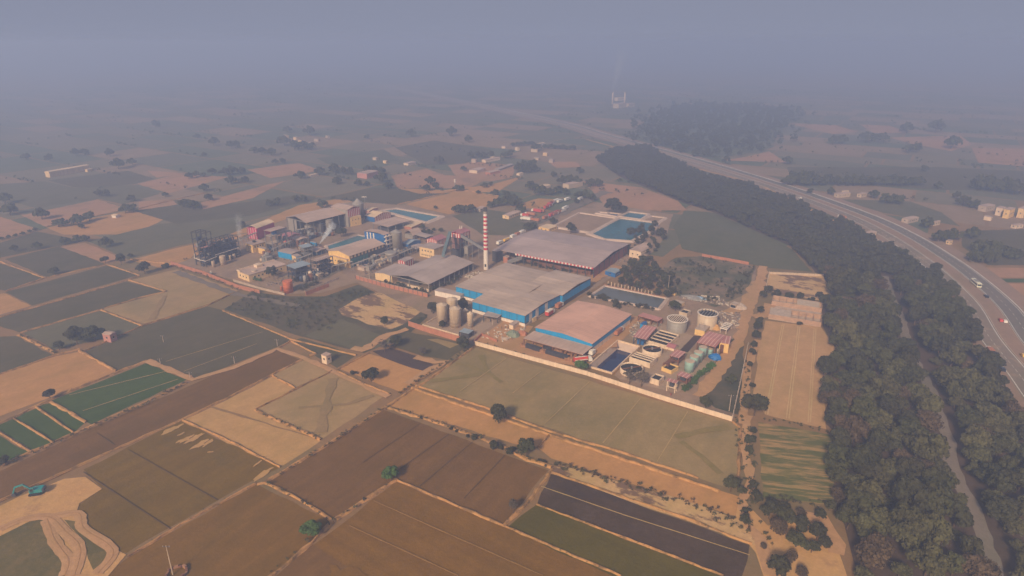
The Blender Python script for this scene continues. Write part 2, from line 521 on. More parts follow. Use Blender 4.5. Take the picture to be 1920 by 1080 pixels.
# ---- fields in the foreground and to the left
patch('R6', [(520, 30), (1698, 372), (1735, 400), (1725, 650), (1660, 668), (1180, 505), (560, 300), (245, 205)], 'wheat')
patch('R6', [(110, 290), (230, 218), (560, 318), (862, 428), (805, 487), (690, 470)], 'tan')
patch('R6', [(806, 489), (870, 432), (1250, 560), (1655, 690), (1735, 715), (1750, 805), (1690, 800), (870, 540)], 'tan')
patch('P', [(497, 905), (718, 768), (1028, 882), (945, 982), (742, 900), (625, 975)], 'dark')
patch('P', [(742, 903), (945, 987), (1185, 1095), (520, 1095), (590, 1020)], 'brownx')
patch('P', [(586, 1020), (700, 1095), (500, 1095)], 'dark')
patch('R6', [(800, 752), (1690, 1095), (1180, 1095), (665, 857)], 'olivex')
patch('R6', [(868, 605), (1780, 938), (1770, 1010), (1740, 1095), (1692, 1095), (803, 748)], 'darkx')
patch('P', [(482, 908), (618, 976), (585, 1013), (490, 1095), (180, 1095), (236, 1048)], 'brown')
patch('R5', [(430, 330), (930, 82), (1440, 320), (1285, 395), (650, 760), (600, 742), (430, 610), (398, 545), (410, 510), (525, 425)], 'olive')
patch('R5', [(932, 80), (1085, 12), (1652, 182), (1442, 318)], 'tanx')
patch('P', [(400, 762), (424, 751), (511, 706), (552, 727), (478, 769), (600, 822), (520, 800)], 'tanx', z=0.034)
patch('P', [(479, 769), (624, 697), (733, 735), (606, 822)], 'grey')
patch('P', [(512, 704), (570, 675), (624, 695), (553, 727)], 'grey')
patch('P', [(-20, 893), (138, 818), (262, 764), (372, 716), (520, 658), (563, 675), (400, 760), (340, 789), (150, 875), (-20, 952)], 'dark')
patch('P', [(95, 752), (274, 681), (350, 712), (172, 796)], 'green')
for q in ([(72, 760), (96, 756), (160, 792), (140, 810)], [(25, 783), (68, 766), (136, 812), (102, 829)], [(-15, 800), (22, 785), (98, 832), (62, 847)], [(-20, 808), (58, 849), (30, 861), (-20, 872)]):
    patch('P', q, 'green')
patch('P', [(-20, 710), (105, 668), (148, 660), (218, 696), (110, 740), (-20, 788)], 'tan')
patch('P', [(157, 660), (267, 612), (389, 575), (418, 582), (548, 637), (520, 650), (374, 708), (358, 708), (278, 676), (218, 695)], 'slate')
patch('P', [(550, 638), (565, 634), (668, 666), (632, 690), (592, 668)], 'slate')
patch('P', [(-20, 632), (30, 630), (100, 667), (-20, 706)], 'slate')
patch('P', [(-20, 600), (237, 528), (307, 547), (185, 582), (38, 624), (-20, 606)], 'slate')
patch('P', [(10, 548), (200, 498), (258, 516), (60, 573)], 'slate')
patch('P', [(-20, 555), (8, 550), (58, 574), (-20, 595)], 'tan')
patch('P', [(42, 624), (188, 583), (265, 610), (218, 630), (102, 656)], 'dull')
patch('P', [(243, 526), (333, 505), (448, 545), (389, 571), (270, 607), (193, 580), (255, 563), (311, 547)], 'grey')
patch('P', [(-20, 487), (82, 521), (10, 545), (-20, 540)], 'slate')
patch('P', [(9, 486), (115, 461), (196, 495), (90, 520)], 'slate')
patch('P', [(112, 463), (160, 455), (235, 487), (198, 494)], 'pink')
patch('P', [(-20, 400), (73, 430), (-20, 453)], 'pink')
patch('P', [(40, 404), (183, 374), (240, 392), (85, 425)], 'pink')
patch('P', [(88, 427), (240, 395), (330, 400), (250, 440), (120, 440)], 'tan')
patch('P', [(-20, 462), (70, 434), (160, 452), (108, 462), (-20, 487)], 'slate')
patch('P', [(165, 453), (300, 420), (420, 410), (470, 432), (330, 462), (240, 486)], 'dull')
patch('P', [(245, 488), (340, 463), (470, 436), (440, 450), (330, 497), (300, 503)], 'tan')
patch('P', [(240, 392), (330, 375), (440, 382), (560, 365), (600, 372), (470, 404), (330, 420)], 'slate')
patch('P', [(430, 440), (560, 385), (640, 372), (660, 378), (560, 402), (470, 436)], 'tan')
patch('P', [(600, 372), (700, 352), (850, 358), (745, 384), (660, 376)], 'slate')
patch('P', [(760, 383), (865, 357), (935, 369), (905, 392), (840, 402)], 'tan')
patch('P', [(845, 405), (912, 392), (985, 405), (1000, 430), (930, 470), (880, 455), (820, 430)], 'dull')
patch('P', [(955, 388), (1010, 372), (1046, 374), (1010, 392)], 'tan')
patch('R1', [(770, 555), (1000, 500), (1290, 515), (950, 608)], 'pink')
patch('R1', [(830, 480), (1050, 495), (880, 520)], 'pink')
patch('R1', [(1390, 475), (1680, 437), (1810, 480), (1520, 522)], 'pink')
patch('R1', [(780, 655), (960, 640), (1000, 670), (780, 705)], 'pink')
patch('R1', [(1130, 660), (1500, 560), (1600, 540), (1420, 635), (1140, 698)], 'pink')
patch('R1', [(270, 535), (720, 480), (870, 525), (760, 555), (560, 575), (420, 575)], 'slate')
patch('R1', [(-60, 560), (250, 540), (420, 578), (750, 560), (900, 610), (690, 670), (560, 638), (200, 690), (-60, 620)], 'dull')
patch('R2', [(400, 390), (600, 350), (700, 385), (960, 400), (830, 460), (440, 460)], 'pink')
patch('R2', [(720, 330), (870, 310), (1100, 330), (1080, 400), (960, 420), (780, 410)], 'pink')
patch('R2', [(1280, 310), (1440, 310), (1470, 340), (1330, 345)], 'pink')
patch('R2', [(1560, 500), (1920, 520), (1920, 590), (1600, 560)], 'pink')
patch('R2', [(440, 460), (700, 470), (960, 440), (1140, 390), (1000, 480), (560, 490)], 'tan')
patch('R2', [(-20, 290), (360, 240), (450, 300), (260, 330), (60, 330)], 'hill')
patch('R2', [(420, 230), (640, 190), (960, 240), (820, 320), (600, 330)], 'slate')
for q in ([(900, 310), (1090, 315), (1190, 345), (1080, 355)], [(1200, 312), (1330, 318), (1420, 350), (1260, 350)], [(1330, 370), (1640, 360), (1690, 400), (1600, 430), (1440, 400)], [(1690, 415), (1960, 420), (1960, 500), (1720, 480)]):
    patch('R3', q, 'pink')
patch('R3', [(700, 455), (800, 430), (880, 480), (600, 470)], 'pink')
patch('R3', [(880, 500), (1560, 500), (1960, 520), (1960, 600), (1560, 600), (900, 560)], 'slate')
patch('R3', [(1100, 640), (1420, 650), (1560, 700), (1640, 760), (1300, 700)], 'dull')
patch('R3', [(1640, 780), (1990, 770), (1990, 930), (1760, 930), (1650, 850)], 'slate')
patch('R3', [(1740, 940), (2000, 945), (2000, 985), (1790, 985)], 'pink')
patch('R3', [(1790, 990), (2000, 988), (2000, 1008), (1815, 1005)], 'green')
patch('R3', [(1815, 1010), (2000, 1012), (2000, 1100), (1900, 1077)], 'pink')
# middle ground round the estate
patch('P', [(420, 580), (470, 548), (545, 556), (610, 556), (672, 534), (805, 592), (760, 632), (682, 662), (560, 630)], 'scrub')
patch('P', [(572, 630), (640, 598), (740, 640), (684, 660)], 'dull', z=0.04)
patch('Z5', [(165, 290), (330, 195), (500, 135), (640, 155), (790, 185), (1000, 245), (830, 370), (740, 430), (640, 470), (540, 445), (430, 425), (340, 380), (200, 345)], 'spoil', z=0.05)
patch('P', [(637, 692), (692, 664), (805, 698), (752, 736)], 'tan')
patch('Z5', [(470, 665), (640, 640), (900, 720), (1020, 790), (950, 850), (700, 775), (560, 720)], 'burnt', z=0.05)
patch('Z5', [(790, 490), (1290, 592), (1350, 600), (1150, 745), (930, 710), (640, 615)], 'slate')
patch('Z5', [(960, 560), (1060, 555), (1250, 605), (1170, 640)], 'wheat', z=0.05)
patch('P', [(325, 497), (400, 470), (470, 440), (560, 402), (660, 378), (760, 385), (845, 404), (905, 440), (960, 442), (1000, 425), (1060, 400), (1120, 380), (1262, 402), (1250, 440), (1228, 470), (1175, 500), (1110, 545), (990, 600), (890, 648), (812, 626), (800, 590), (670, 530), (600, 550), (545, 552)], 'yard')
patch('P', [(1000, 600), (1120, 545), (1250, 560), (1420, 500), (1390, 640), (1378, 785), (1190, 733), (1152, 704), (1204, 652), (1160, 636), (1100, 600)], 'yard', z=0.02)
patch('Z6', [(640, 190), (900, 20), (1150, 0), (1720, 110), (1600, 400), (1300, 520), (980, 420), (820, 380)], 'dry', z=0.04)
patch('W8', [(100, 540), (320, 420), (900, 440), (1240, 470), (790, 745), (600, 700)], 'slab', z=0.05)
patch('W8', [(850, 780), (1280, 470), (1697, 560), (1560, 740), (1697, 1000), (1500, 1000)], 'yardsand', z=0.05)
patch('Z4', [(0, 490), (90, 380), (600, 470), (620, 540), (560, 600), (300, 560), (60, 500)], 'yardsand', z=0.055)
patch('W6', [(10, 850), (380, 700), (450, 560), (900, 380), (1180, 560), (1380, 640), (960, 990), (830, 1060), (420, 960)], 'slab', z=0.05)
patch('W6', [(500, 0), (900, 180), (1080, 235), (880, 440), (800, 420), (560, 300), (200, 300), (200, 150)], 'slab', z=0.052)
patch('W6', [(885, 442), (1085, 232), (1200, 235), (1000, 472)], 'burnt', z=0.075, name='sludge_bed', amt=0.1)
patch('P', [(1360, 640), (1395, 630), (1390, 780), (1340, 765), (1310, 740)], 'scrub', z=0.05)
# right hand side
patch('R7', [(440, 345), (735, 380), (805, 480), (812, 590), (762, 640), (755, 740), (765, 925), (440, 848), (375, 740), (400, 520)], 'pale')
patch('R8', [(365, 215), (780, 290), (800, 690), (390, 640), (375, 400)], 'strip')
patch('R7', [(460, 97), (750, 110), (800, 220), (745, 242), (440, 188)], 'spoil')
patch('R8', [(260, 620), (420, 800), (600, 720), (730, 745), (800, 900), (870, 1100), (400, 1100), (350, 950), (230, 800)], 'sand', z=0.04)
patch('R6', [(870, 560), (1150, 640), (1500, 740), (1790, 850), (1850, 960), (1780, 930), (1500, 830), (1100, 690), (870, 600)], 'spoil', z=0.06, name='eroded_bank')
patch('R3', [(430, 690), (560, 700), (760, 790), (900, 860), (990, 960), (780, 940), (560, 890), (420, 860), (380, 760)], 'hill', z=0.04, name='grassy_flat')
patch('R3', [(-20, 560), (240, 590), (400, 650), (440, 690), (260, 690), (60, 640)], 'pink', z=0.04)
# quarry corner bottom left
patch('R5', [(-30, 620), (0, 520), (100, 470), (330, 380), (440, 370), (525, 432), (410, 505), (396, 545), (430, 615), (600, 745), (650, 770), (540, 900), (-30, 900)], 'sand', z=0.045, name='digging_ground')
patch('R5', [(-30, 690), (150, 600), (235, 585), (330, 690), (350, 800), (330, 900), (-30, 900)], 'grass', z=0.06, name='rough_grass')
patch('R5', [(330, 590), (400, 600), (560, 740), (540, 800), (480, 850), (440, 720)], 'grass', z=0.058, name='rough_grass')
# sandy patches in the stubble
_s = random.Random(17)
for cx_, cy_, L_, W_, ang in ((870, 130, 120, 22, -0.45), (905, 118, 90, 14, -0.5), (955, 175, 110, 20, -0.42), (1000, 170, 120, 22, -0.5), (1030, 200, 120, 24, -0.5), (1070, 195, 80, 16, -0.55), (1085, 242, 40, 8, -0.1), (1340, 365, 110, 34, -0.62), (1325, 300, 70, 10, -0.6), (1380, 335, 70, 12, -0.5), (930, 150, 50, 9, -0.4)):
    n_ = 14; q = []
    for i in range(n_):
        t = 2 * math.pi * i / n_; r_ = _s.uniform(0.55, 1.15)
        x_, y_ = math.cos(t) * L_ / 2 * r_, math.sin(t) * W_ / 2 * r_
        q.append((cx_ + x_ * math.cos(ang) - y_ * math.sin(ang), cy_ + x_ * math.sin(ang) + y_ * math.cos(ang)))
    patch('R5', q, 'tanx', name='bare_patch', amt=0.6)
patch('R5', [(1690, 820), (1750, 850), (1800, 830), (1900, 880), (1700, 890)], 'brownx', z=0.05, name='bare_patch', amt=2.0)

# ---- bunds and paths
for f, q, w in (
    ('R6', [(100, 300), (420, 400), (650, 490), (760, 545), (870, 580)], 2.2), ('R6', [(225, 215), (560, 330), (860, 430), (1250, 560), (1640, 690)], 1.8),
    ('R6', [(245, 205), (560, 305), (860, 415), (1200, 515), (1545, 630)], 1.2), ('R6', [(862, 430), (805, 488)], 1.0),
    ('R6', [(870, 590), (770, 730), (650, 850)], 2.0), ('R6', [(150, 637), (660, 855), (1190, 1082)], 0.9), ('R6', [(800, 752), (1660, 1080)], 0.5),
    ('R6', [(1700, 372), (1738, 400), (1728, 640)], 1.5), ('R6', [(870, 605), (1500, 820), (1790, 935)], 1.2),
    ('P', [(497, 905), (620, 830), (720, 765)], 1.6), ('P', [(742, 900), (625, 977), (585, 1018), (505, 1085)], 1.8), ('P', [(497, 905), (560, 936), (622, 976)], 1.4),
    ('P', [(480, 908), (340, 983), (240, 1045)], 1.0), ('P', [(482, 908), (497, 905)], 1.4), ('P', [(-10, 945), (150, 873), (340, 788), (420, 750), (565, 675)], 1.2),
    ('P', [(478, 769), (540, 797), (602, 825)], 1.6), ('P', [(342, 788), (440, 832), (525, 877)], 0.5), ('P', [(478, 769), (622, 697)], 0.5), ('P', [(511, 705), (553, 728)], 0.7),
    ('P', [(-10, 878), (138, 814), (262, 760), (350, 718)], 1.6), ('P', [(-10, 800), (90, 752), (160, 722), (275, 677)], 1.8), ('P', [(95, 754), (162, 792)], 1.6),
    ('P', [(68, 764), (138, 812)], 0.8), ('P', [(23, 783), (100, 831)], 0.8), ('P', [(-10, 806), (60, 849)], 0.8),
    ('P', [(-10, 706), (104, 667), (150, 655)], 1.0), ('P', [(36, 628), (104, 662)], 2.0), ('P', [(148, 658), (218, 696)], 1.4), ('P', [(-10, 598), (160, 550), (262, 518)], 1.3), ('P', [(38, 625), (186, 582), (258, 560), (312, 547)], 1.2),
    ('P', [(190, 582), (268, 612)], 1.0), ('P', [(-10, 487), (84, 522), (200, 496)], 1.2), ('P', [(10, 547), (84, 522)], 1.2), ('P', [(242, 526), (312, 547)], 1.0), ('P', [(200, 496), (262, 517)], 1.0),
    ('P', [(157, 660), (268, 611), (390, 573), (445, 547)], 0.7), ('P', [(418, 583), (549, 638), (668, 667)], 0.9), ('P', [(637, 692), (692, 663)], 1.0), ('P', [(752, 737), (806, 698)], 1.6),
    ('P', [(630, 695), (680, 720), (730, 740)], 1.2), ('P', [(890, 650), (800, 715), (752, 745), (720, 768)], 1.8), ('P', [(526, 652), (545, 640), (592, 664), (580, 668)], 1.0),
    ('P', [(745, 384), (862, 356), (935, 368)], 1.0), ('P', [(330, 497), (245, 487)], 0.8), ('P', [(86, 426), (238, 393)], 1.0), ('P', [(260, 392), (330, 374), (385, 362)], 1.0),
):
    bund(f, q, w)
M_pale = soil('plot_line_pale', (204, 162, 112), (212, 170, 120), big=0.1)
M_line = soil('plot_line', (184, 148, 98), (192, 156, 104), big=0.1, patch=(172, 138, 92), pamt=0.7, pscale=0.05, plo=0.45, phi=0.6)
for f, q in (('R6', [(660, 80), (450, 230)]), ('R6', [(1040, 190), (835, 385)]), ('R6', [(1278, 265), (1105, 470)]), ('R6', [(1495, 325), (1355, 555)]), ('R6', [(820, 140), (690, 240)]),
             ('R6', [(810, 665), (1200, 800), (1780, 985)]), 
             ('R7', [(530, 365), (440, 845)]), ('R7', [(540, 365), (452, 848)]), ('R7', [(615, 375), (552, 868)]), ('R7', [(625, 378), (566, 870)]), ('R7', [(700, 385), (668, 890)]), ('R7', [(710, 388), (680, 890)]),
             ('R4', [(840, 590), (1330, 440)]), ('R4', [(930, 640), (1300, 500)]), ('R4', [(350, 760), (840, 640)]), ('R4', [(420, 840), (900, 680)])):
    strip([G(f, *p) for p in q], 0.5 if f == 'R7' else 0.4, 0.04, M_pale if f == 'R7' else M_line, 'plot_line', 0.27, jit=0.3)
M_line2 = soil('plot_line_brown', (146, 104, 52), (154, 112, 58), big=0.1)
for f, q in (('R6', [(50, 735), (830, 1080)]), ('R6', [(-60, 850), (440, 1080)])):
    strip([G(f, *p) for p in q], 0.5, 0.04, M_line2, 'plot_line', 0.27, jit=0.3)
M_dark = soil('plot_furrow', (92, 68, 44), (100, 74, 48), big=0.1)
for f, q in (('R6', [(395, 430), (155, 600)]), ('R6', [(505, 465), (260, 670)]), ('R6', [(655, 525), (465, 725)]), ('R6', [(265, 380), (0, 560)]), ('R5', [(660, 230), (1120, 490)]), ('R5', [(430, 345), (880, 640)]), ('R5', [(500, 145), (590, 205)])):
    strip([G(f, *p) for p in q], 0.35, 0.03, M_dark, 'plot_furrow', 0.27, jit=0.3)
M_mark = soil('crop_mark', (138, 116, 66), (146, 122, 72), big=0.1)
M_mark2 = soil('damp_mark', (152, 120, 82), (158, 126, 86), big=0.1)
for f, q, w, m in (('R6', [(265, 190), (400, 172), (545, 152)], 3.0, M_mark), ('R6', [(430, 100), (500, 118), (590, 155), (640, 190)], 2.2, M_mark), ('R6', [(1440, 442), (1560, 415), (1690, 395)], 3.0, M_mark), ('R6', [(1465, 462), (1560, 530), (1650, 610)], 2.6, M_mark), ('R6', [(545, 65), (580, 150)], 2.6, M_mark),
                   ('P', [(626, 710), (612, 760), (600, 812)], 4.0, M_mark2), ('P', [(560, 765), (650, 758), (700, 742)], 2.2, M_mark2), ('P', [(310, 555), (285, 600)], 3.0, M_mark2)):
    strip([G(f, *p) for p in q], w, 0.02, m, 'crop_mark', 0.265, jit=0.4)
path('P', [(275, 677), (362, 713), (440, 690), (520, 655), (560, 668), (610, 690), (680, 722), (728, 745)], 3.2)
path('Z5', [(290, 640), (380, 660), (620, 520), (790, 470)], 5.0)
path('Z5', [(860, 720), (1040, 770), (1150, 760), (960, 860), (780, 965)], 4.0)
path('P', [(1310, 745), (1350, 690), (1385, 640), (1400, 590), (1425, 530), (1432, 500)], 6.0)
path('P', [(1425, 530), (1395, 575), (1360, 590)], 8.0)
path('R7', [(470, 260), (430, 320), (380, 330)], 6.0)
path('R7', [(400, 450), (345, 600), (330, 780), (320, 900)], 4.0)
path('R8', [(300, 180), (290, 400), (330, 560), (270, 650), (300, 800), (370, 870), (430, 1080)], 3.5)
path('R8', [(610, 740), (730, 760), (790, 900), (800, 960)], 5.0)
path('P', [(330, 510), (440, 552), (560, 575)], 5.0, FM['asph'], name='estate_road', z=0.055)
path('P', [(545, 545), (640, 505), (720, 470), (760, 455)], 7.0, FM['asph'], name='estate_road', z=0.065)
path('P', [(962, 610), (1060, 555), (1120, 520), (1160, 500)], 9.0, FM['yardsand'], name='estate_road', z=0.075)
path('P', [(1100, 668), (1150, 640), (1195, 595)], 8.0, FM['yardsand'], name='estate_road', z=0.08)
path('P', [(990, 420), (1050, 400), (1110, 370), (1140, 360)], 14.0, FM['asph'], name='estate_road', z=0.06)
path('P', [(1600, 433), (1420, 345), (1240, 300), (1100, 262)], 4.0, FM['sand'], name='dirt_path')
M_rut = soil('wheel_rut', (176, 128, 84), (186, 138, 92), big=0.1)
def smooth_pts(pts, n=6):
    out = []
    P_ = [pts[0]] + pts + [pts[-1]]
    for i in range(1, len(P_) - 2):
        a_, b_, c_, d_ = P_[i - 1:i + 3]
        for k in range(n):
            t = k / n
            out.append(0.5 * ((2 * b_) + (c_ - a_) * t + (2 * a_ - 5 * b_ + 4 * c_ - d_) * t * t + (3 * b_ - a_ - 3 * c_ + d_) * t ** 3))
    return out + [pts[-1]]
for q in ([(0, 640), (120, 590), (250, 580), (330, 650), (410, 740), (380, 880)], [(250, 580), (400, 560), (430, 640), (580, 750), (500, 870)], [(240, 590), (280, 700), (350, 800), (330, 880)]):
    strip(smooth_pts([G('R5', *p) for p in q]), 3.4, 0.05, M_path, 'dirt_path', 0.30 + 0.01 * len(q), jit=0.1)
    for o_ in (3,): strip(smooth_pts([G('R5', x + o_, y - o_ * 0.4) for x, y in q]), 0.5, 0.03, M_rut, 'wheel_rut', 0.37 + 0.004 * o_ + 0.01 * len(q), jit=0.35)

# ---- woodland track and floors
WOOD_R = [G('R3', *p) for p in ((45, 470), (130, 430), (250, 418), (360, 470), (480, 535), (700, 595), (900, 665), (1090, 755), (1240, 830), (1400, 915), (1500, 985))] + [G('R7', *p) for p in ((1340, 110), (1440, 250), (1530, 400), (1640, 620), (1720, 790), (1819, 930))] + [ground(1960, 860), ground(2040, 980), ground(2060, 1110)]
WOOD_L = [G('R3', *p) for p in ((45, 470), (140, 540), (420, 655), (560, 700), (740, 780), (900, 850), (1000, 960))] + [G('R7', *p) for p in ((750, 110), (805, 225), (750, 260), (745, 375), (805, 470), (820, 590), (740, 650), (765, 720), (765, 900), (805, 935))] + [G('R8', *p) for p in ((790, 300), (800, 690), (850, 800), (900, 1000), (960, 1140))]
WOOD = WOOD_R + WOOD_L[:0:-1]
sheet('woodland_floor', WOOD, FM['floor'], 0.31, amt=1.0)
TRACK = [G('R7', *p) for p in ((1075, 110), (1110, 210), (1170, 350), (1195, 480), (1270, 620), (1330, 740))] + [G('R8', *p) for p in ((1370, 150), (1440, 330), (1440, 430), (1490, 560), (1580, 700), (1630, 860), (1700, 1090))]
M_track = soil('woodland_track', (128, 112, 100), (138, 122, 108), big=0.1)
strip(TRACK, 4.8, 0.05, M_track, 'woodland_track', 0.34, jit=0.2)

PLANT = [G('R3', *p) for p in ((210, 375), (430, 448), (520, 466), (700, 440), (800, 418), (850, 350), (940, 255), (760, 235), (480, 225), (330, 245), (250, 300))]
sheet('plantation_floor', PLANT, FM['fd'], 0.32, amt=6.0)
# ---- highway
CENTRE = [Vector((x, y, 0)) for x, y in ((170, 60), (205, 125), (225, 180), (242, 235), (256, 272), (270, 312), (292, 362), (308, 418), (316, 460), (322, 510), (322, 570), (308, 655), (289, 735), (256, 845), (211, 975), (151, 1145), (95, 1310), (-90, 1700), (-480, 2500))]
def smooth_line(pts, n=8):
    out = []
    P_ = [pts[0]] + pts + [pts[-1]]
    for i in range(1, len(P_) - 2):
        a, b, c, d = P_[i - 1:i + 3]
        for k in range(n):
            t = k / n
            out.append(0.5 * ((2 * b) + (c - a) * t + (2 * a - 5 * b + 4 * c - d) * t * t + (3 * b - a - 3 * c + d) * t ** 3))
    out.append(pts[-1])
    return out
ROAD = smooth_line(CENTRE)
def normals(line):
    r = []
    for i in range(len(line)):
        d = (line[min(i + 1, len(line) - 1)] - line[max(i - 1, 0)]).normalized()
        r.append(Vector((d.y, -d.x, 0)))          # to the right of the way away from the camera
    return r
RN = normals(ROAD)
def ribbon(name, o0, o1, z, mat, parent=None, z1=None, i0=0, i1=None, kind='structure', dash=None):
    mb = MB()
    prev = None
    acc = 0.0
    L_, N_ = ROAD[i0:i1], RN[i0:i1]
    for i, (p, n) in enumerate(zip(L_, N_)):
        if i: acc += (p - L_[i - 1]).length
        k = len(mb.v)
        if z1 is None:
            mb.v += [tuple(p + n * o0 + Vector((0, 0, z))), tuple(p + n * o1 + Vector((0, 0, z)))]
            m = 2
        else:
            mb.v += [tuple(p + n * o + Vector((0, 0, q))) for o, q in ((o0, z), (o0, z1), (o1, z1), (o1, z))]
            m = 4
        if prev is not None:
            for t in range(m - 1): mb.f.append((prev + t, prev + t + 1, k + t + 1, k + t))
        prev = k
    o = mb.build(name, mat, parent)
    o.data.update()
    if sum(p.normal.z for p in o.data.polygons) < 0: o.data.flip_normals()
    if parent is None and kind: o['kind'] = kind
    return o
M_asph = soil('asphalt', (134, 116, 102), (144, 124, 108), (156, 132, 112), big=0.03, fine=0.4, patch=(166, 138, 114), pamt=0.6, pscale=0.05)
M_asph2 = soil('asphalt_dark', (116, 106, 98), (126, 114, 104), (142, 122, 106), big=0.03, fine=0.4)
M_dust = soil('road_dust', (156, 124, 104), (168, 134, 110), (136, 110, 94), big=0.05)
M_white = plain('road_paint', (225, 215, 205), 0.7, 0.1, 0.6, dirt=(150, 130, 115), dirt_amt=0.6)
ribbon('road_verge', -25, 26, 0.50, M_dust)
ribbon('road', -16.5, -5.5, 0.54, M_asph)
ribbon('road', 3.5, 14.5, 0.54, M_asph2)
for a, b in ((-15.9, -15.55), (-6.3, -5.95), (4.0, 4.3), (13.7, 14.0)): ribbon('road_marking', a, b, 0.552, M_white)
ribbon('median_kerb', -5.4, -5.0, 0.52, CONC, z1=0.70)
ribbon('median_kerb', 2.9, 3.3, 0.52, CONC, z1=0.70)
ribbon('road_kerb', 14.9, 15.4, 0.52, M_white, z1=0.75)
dm = MB()
acc, idx = 0.0, 0
for o_c in (-11.0, 9.0):                                  # broken lane lines
    for i in range(8, len(ROAD) - 24):
        p, q = ROAD[i], ROAD[i + 1]
        L_ = (q - p).length
        d = (q - p).normalized(); n = RN[i]
        t = 0.0
        while t + 3 < L_:
            a, b = p + d * t + n * o_c, p + d * (t + 3) + n * o_c
            dm.quad(*(tuple(v + Vector((0, 0, 0.554))) for v in (a - n * 0.09, a + n * 0.09, b + n * 0.09, b - n * 0.09)))
            t += 9.0
tag(dm.build('lane_dashes', M_white), kind='structure')

# ---- water
M_teal = watermat('teal_water', (48, 108, 116), 0.25)
M_blue = watermat('blue_water', (30, 94, 104), 0.25)
M_navy = watermat('navy_water', (24, 40, 78), 0.1)
M_pond = watermat('grey_water', (92, 92, 84), 0.15)
M_liner = plain('pool_liner', (196, 166, 146), 0.85, 0.1, 0.2, dirt=(140, 112, 98), dirt_amt=0.4)
def pool(label, f, q, mat, rim=1.6, h=1.3, wz=0.45, cat='pool', name='storage_pool'):
    c = [G(f, *p) for p in q]
    mid = sum(c, Vector()) / len(c)
    t = thing(name, label, cat, mid)
    loc = [p - mid for p in c]
    n = len(loc)
    sheet('water', [p.copy() for p in loc], mat, wz, amt=0, parent=t)
    for i in range(n):
        a, b = loc[i], loc[(i + 1) % n]
        d = (b - a).normalized(); nn = Vector((d.y, -d.x, 0))
        if nn.dot((a + b) / 2) < 0: nn = -nn
        mb = MB(); k = 0
        prof = [(0.0, 0.0), (0.5, h), (rim, h), (rim * 1.7, 0.02)]
        for e, s in ((a - d * rim, 0), (b + d * rim, 1)):
            for o_, z_ in prof: mb.v.append(tuple(e + nn * o_ + Vector((0, 0, z_ + i * 0.004))))
        for k in range(3): mb.f.append((k, k + 1, k + 5, k + 4))
        mb.f += [(0, 1, 2, 3), (7, 6, 5, 4)]
        o = mb.build('embankment', M_liner, t)
    return t
pool('long teal water basin behind the striped sheds', 'Z2', [(690, 275), (800, 260), (1195, 330), (1075, 378)], M_teal, rim=3.0, h=1.2)
pool('large square blue pool behind the red-fringed warehouse', 'Z3', [(1115, 330), (1345, 212), (1615, 248), (1560, 310), (1420, 385), (1230, 372)], M_blue, rim=2.5)
pool('small blue pool beyond the large square one', 'Z3', [(1350, 196), (1415, 163), (1550, 180), (1495, 217)], M_blue, rim=2.0)
pool('tiny navy settling pool beside an empty lagoon', 'Z3', [(1242, 182), (1262, 170), (1335, 178), (1310, 194)], M_navy, rim=1.6)
pool('small dry settling pool left of the tiny navy one', 'Z3', [(1165, 172), (1185, 164), (1240, 170), (1225, 180)], M_liner, rim=1.6)
pool('dusty empty pool right of the small blue pool', 'Z3', [(1530, 225), (1590, 198), (1680, 208), (1625, 242)], FM['yard'], rim=2.0)
pool('big dusty dried-out lagoon left of the blue pools', 'Z3', [(835, 275), (1030, 172), (1300, 212), (1110, 318)], FM['yard'], rim=2.5, wz=0.40)
pool('dark teal reservoir behind the green-sided hall', 'Z2', [(175, 600), (450, 505), (525, 518), (500, 548), (185, 632)], M_teal, rim=2.0, h=0.9)
pool('murky grey pond with low brick edge behind the pink-roofed warehouse', 'Z6', [(55, 410), (190, 318), (790, 440), (715, 535)], M_pond, rim=1.6, h=0.9)
def lined_basin():
    mid = sum(PIT, Vector()) / 4
    t = thing('lined_basin', 'deep concrete basin of dark navy water beside the white clarifiers', 'basin', mid)
    loc = [p - mid for p in PIT]
    low = [p * 0.80 + Vector((0, 0, -2.8)) for p in loc]
    for i in range(4):
        j = (i + 1) % 4
        MB().quad(loc[i], loc[j], low[j], low[i]).build('slope', M_liner, t)
        a, b = loc[i], loc[j]
        d = (b - a).normalized(); nn = Vector((d.y, -d.x, 0))
        if nn.dot((a + b) / 2) < 0: nn = -nn
        mb = MB()
        for e in (a - d * 0.6, b + d * 0.6):
            for o_, z_ in ((-0.02, 0.0), (-0.02, 0.9), (0.6, 0.9), (0.6, 0.0)): mb.v.append(tuple(e + nn * o_ + Vector((0, 0, z_ + 0.004 * i))))
        mb.f += [(0, 1, 5, 4), (1, 2, 6, 5), (2, 3, 7, 6), (0, 3, 2, 1), (4, 5, 6, 7)]
        mb.build('rim_wall', plain('cream_wall', (222, 186, 152), 0.9, 0.1, 0.3, dirt=(150, 118, 96), dirt_amt=0.4, streak=True), t)
    MB().quad(*[p * 1.05 + Vector((0, 0, 0)) for p in low]).build('water', M_navy, t)
lined_basin()
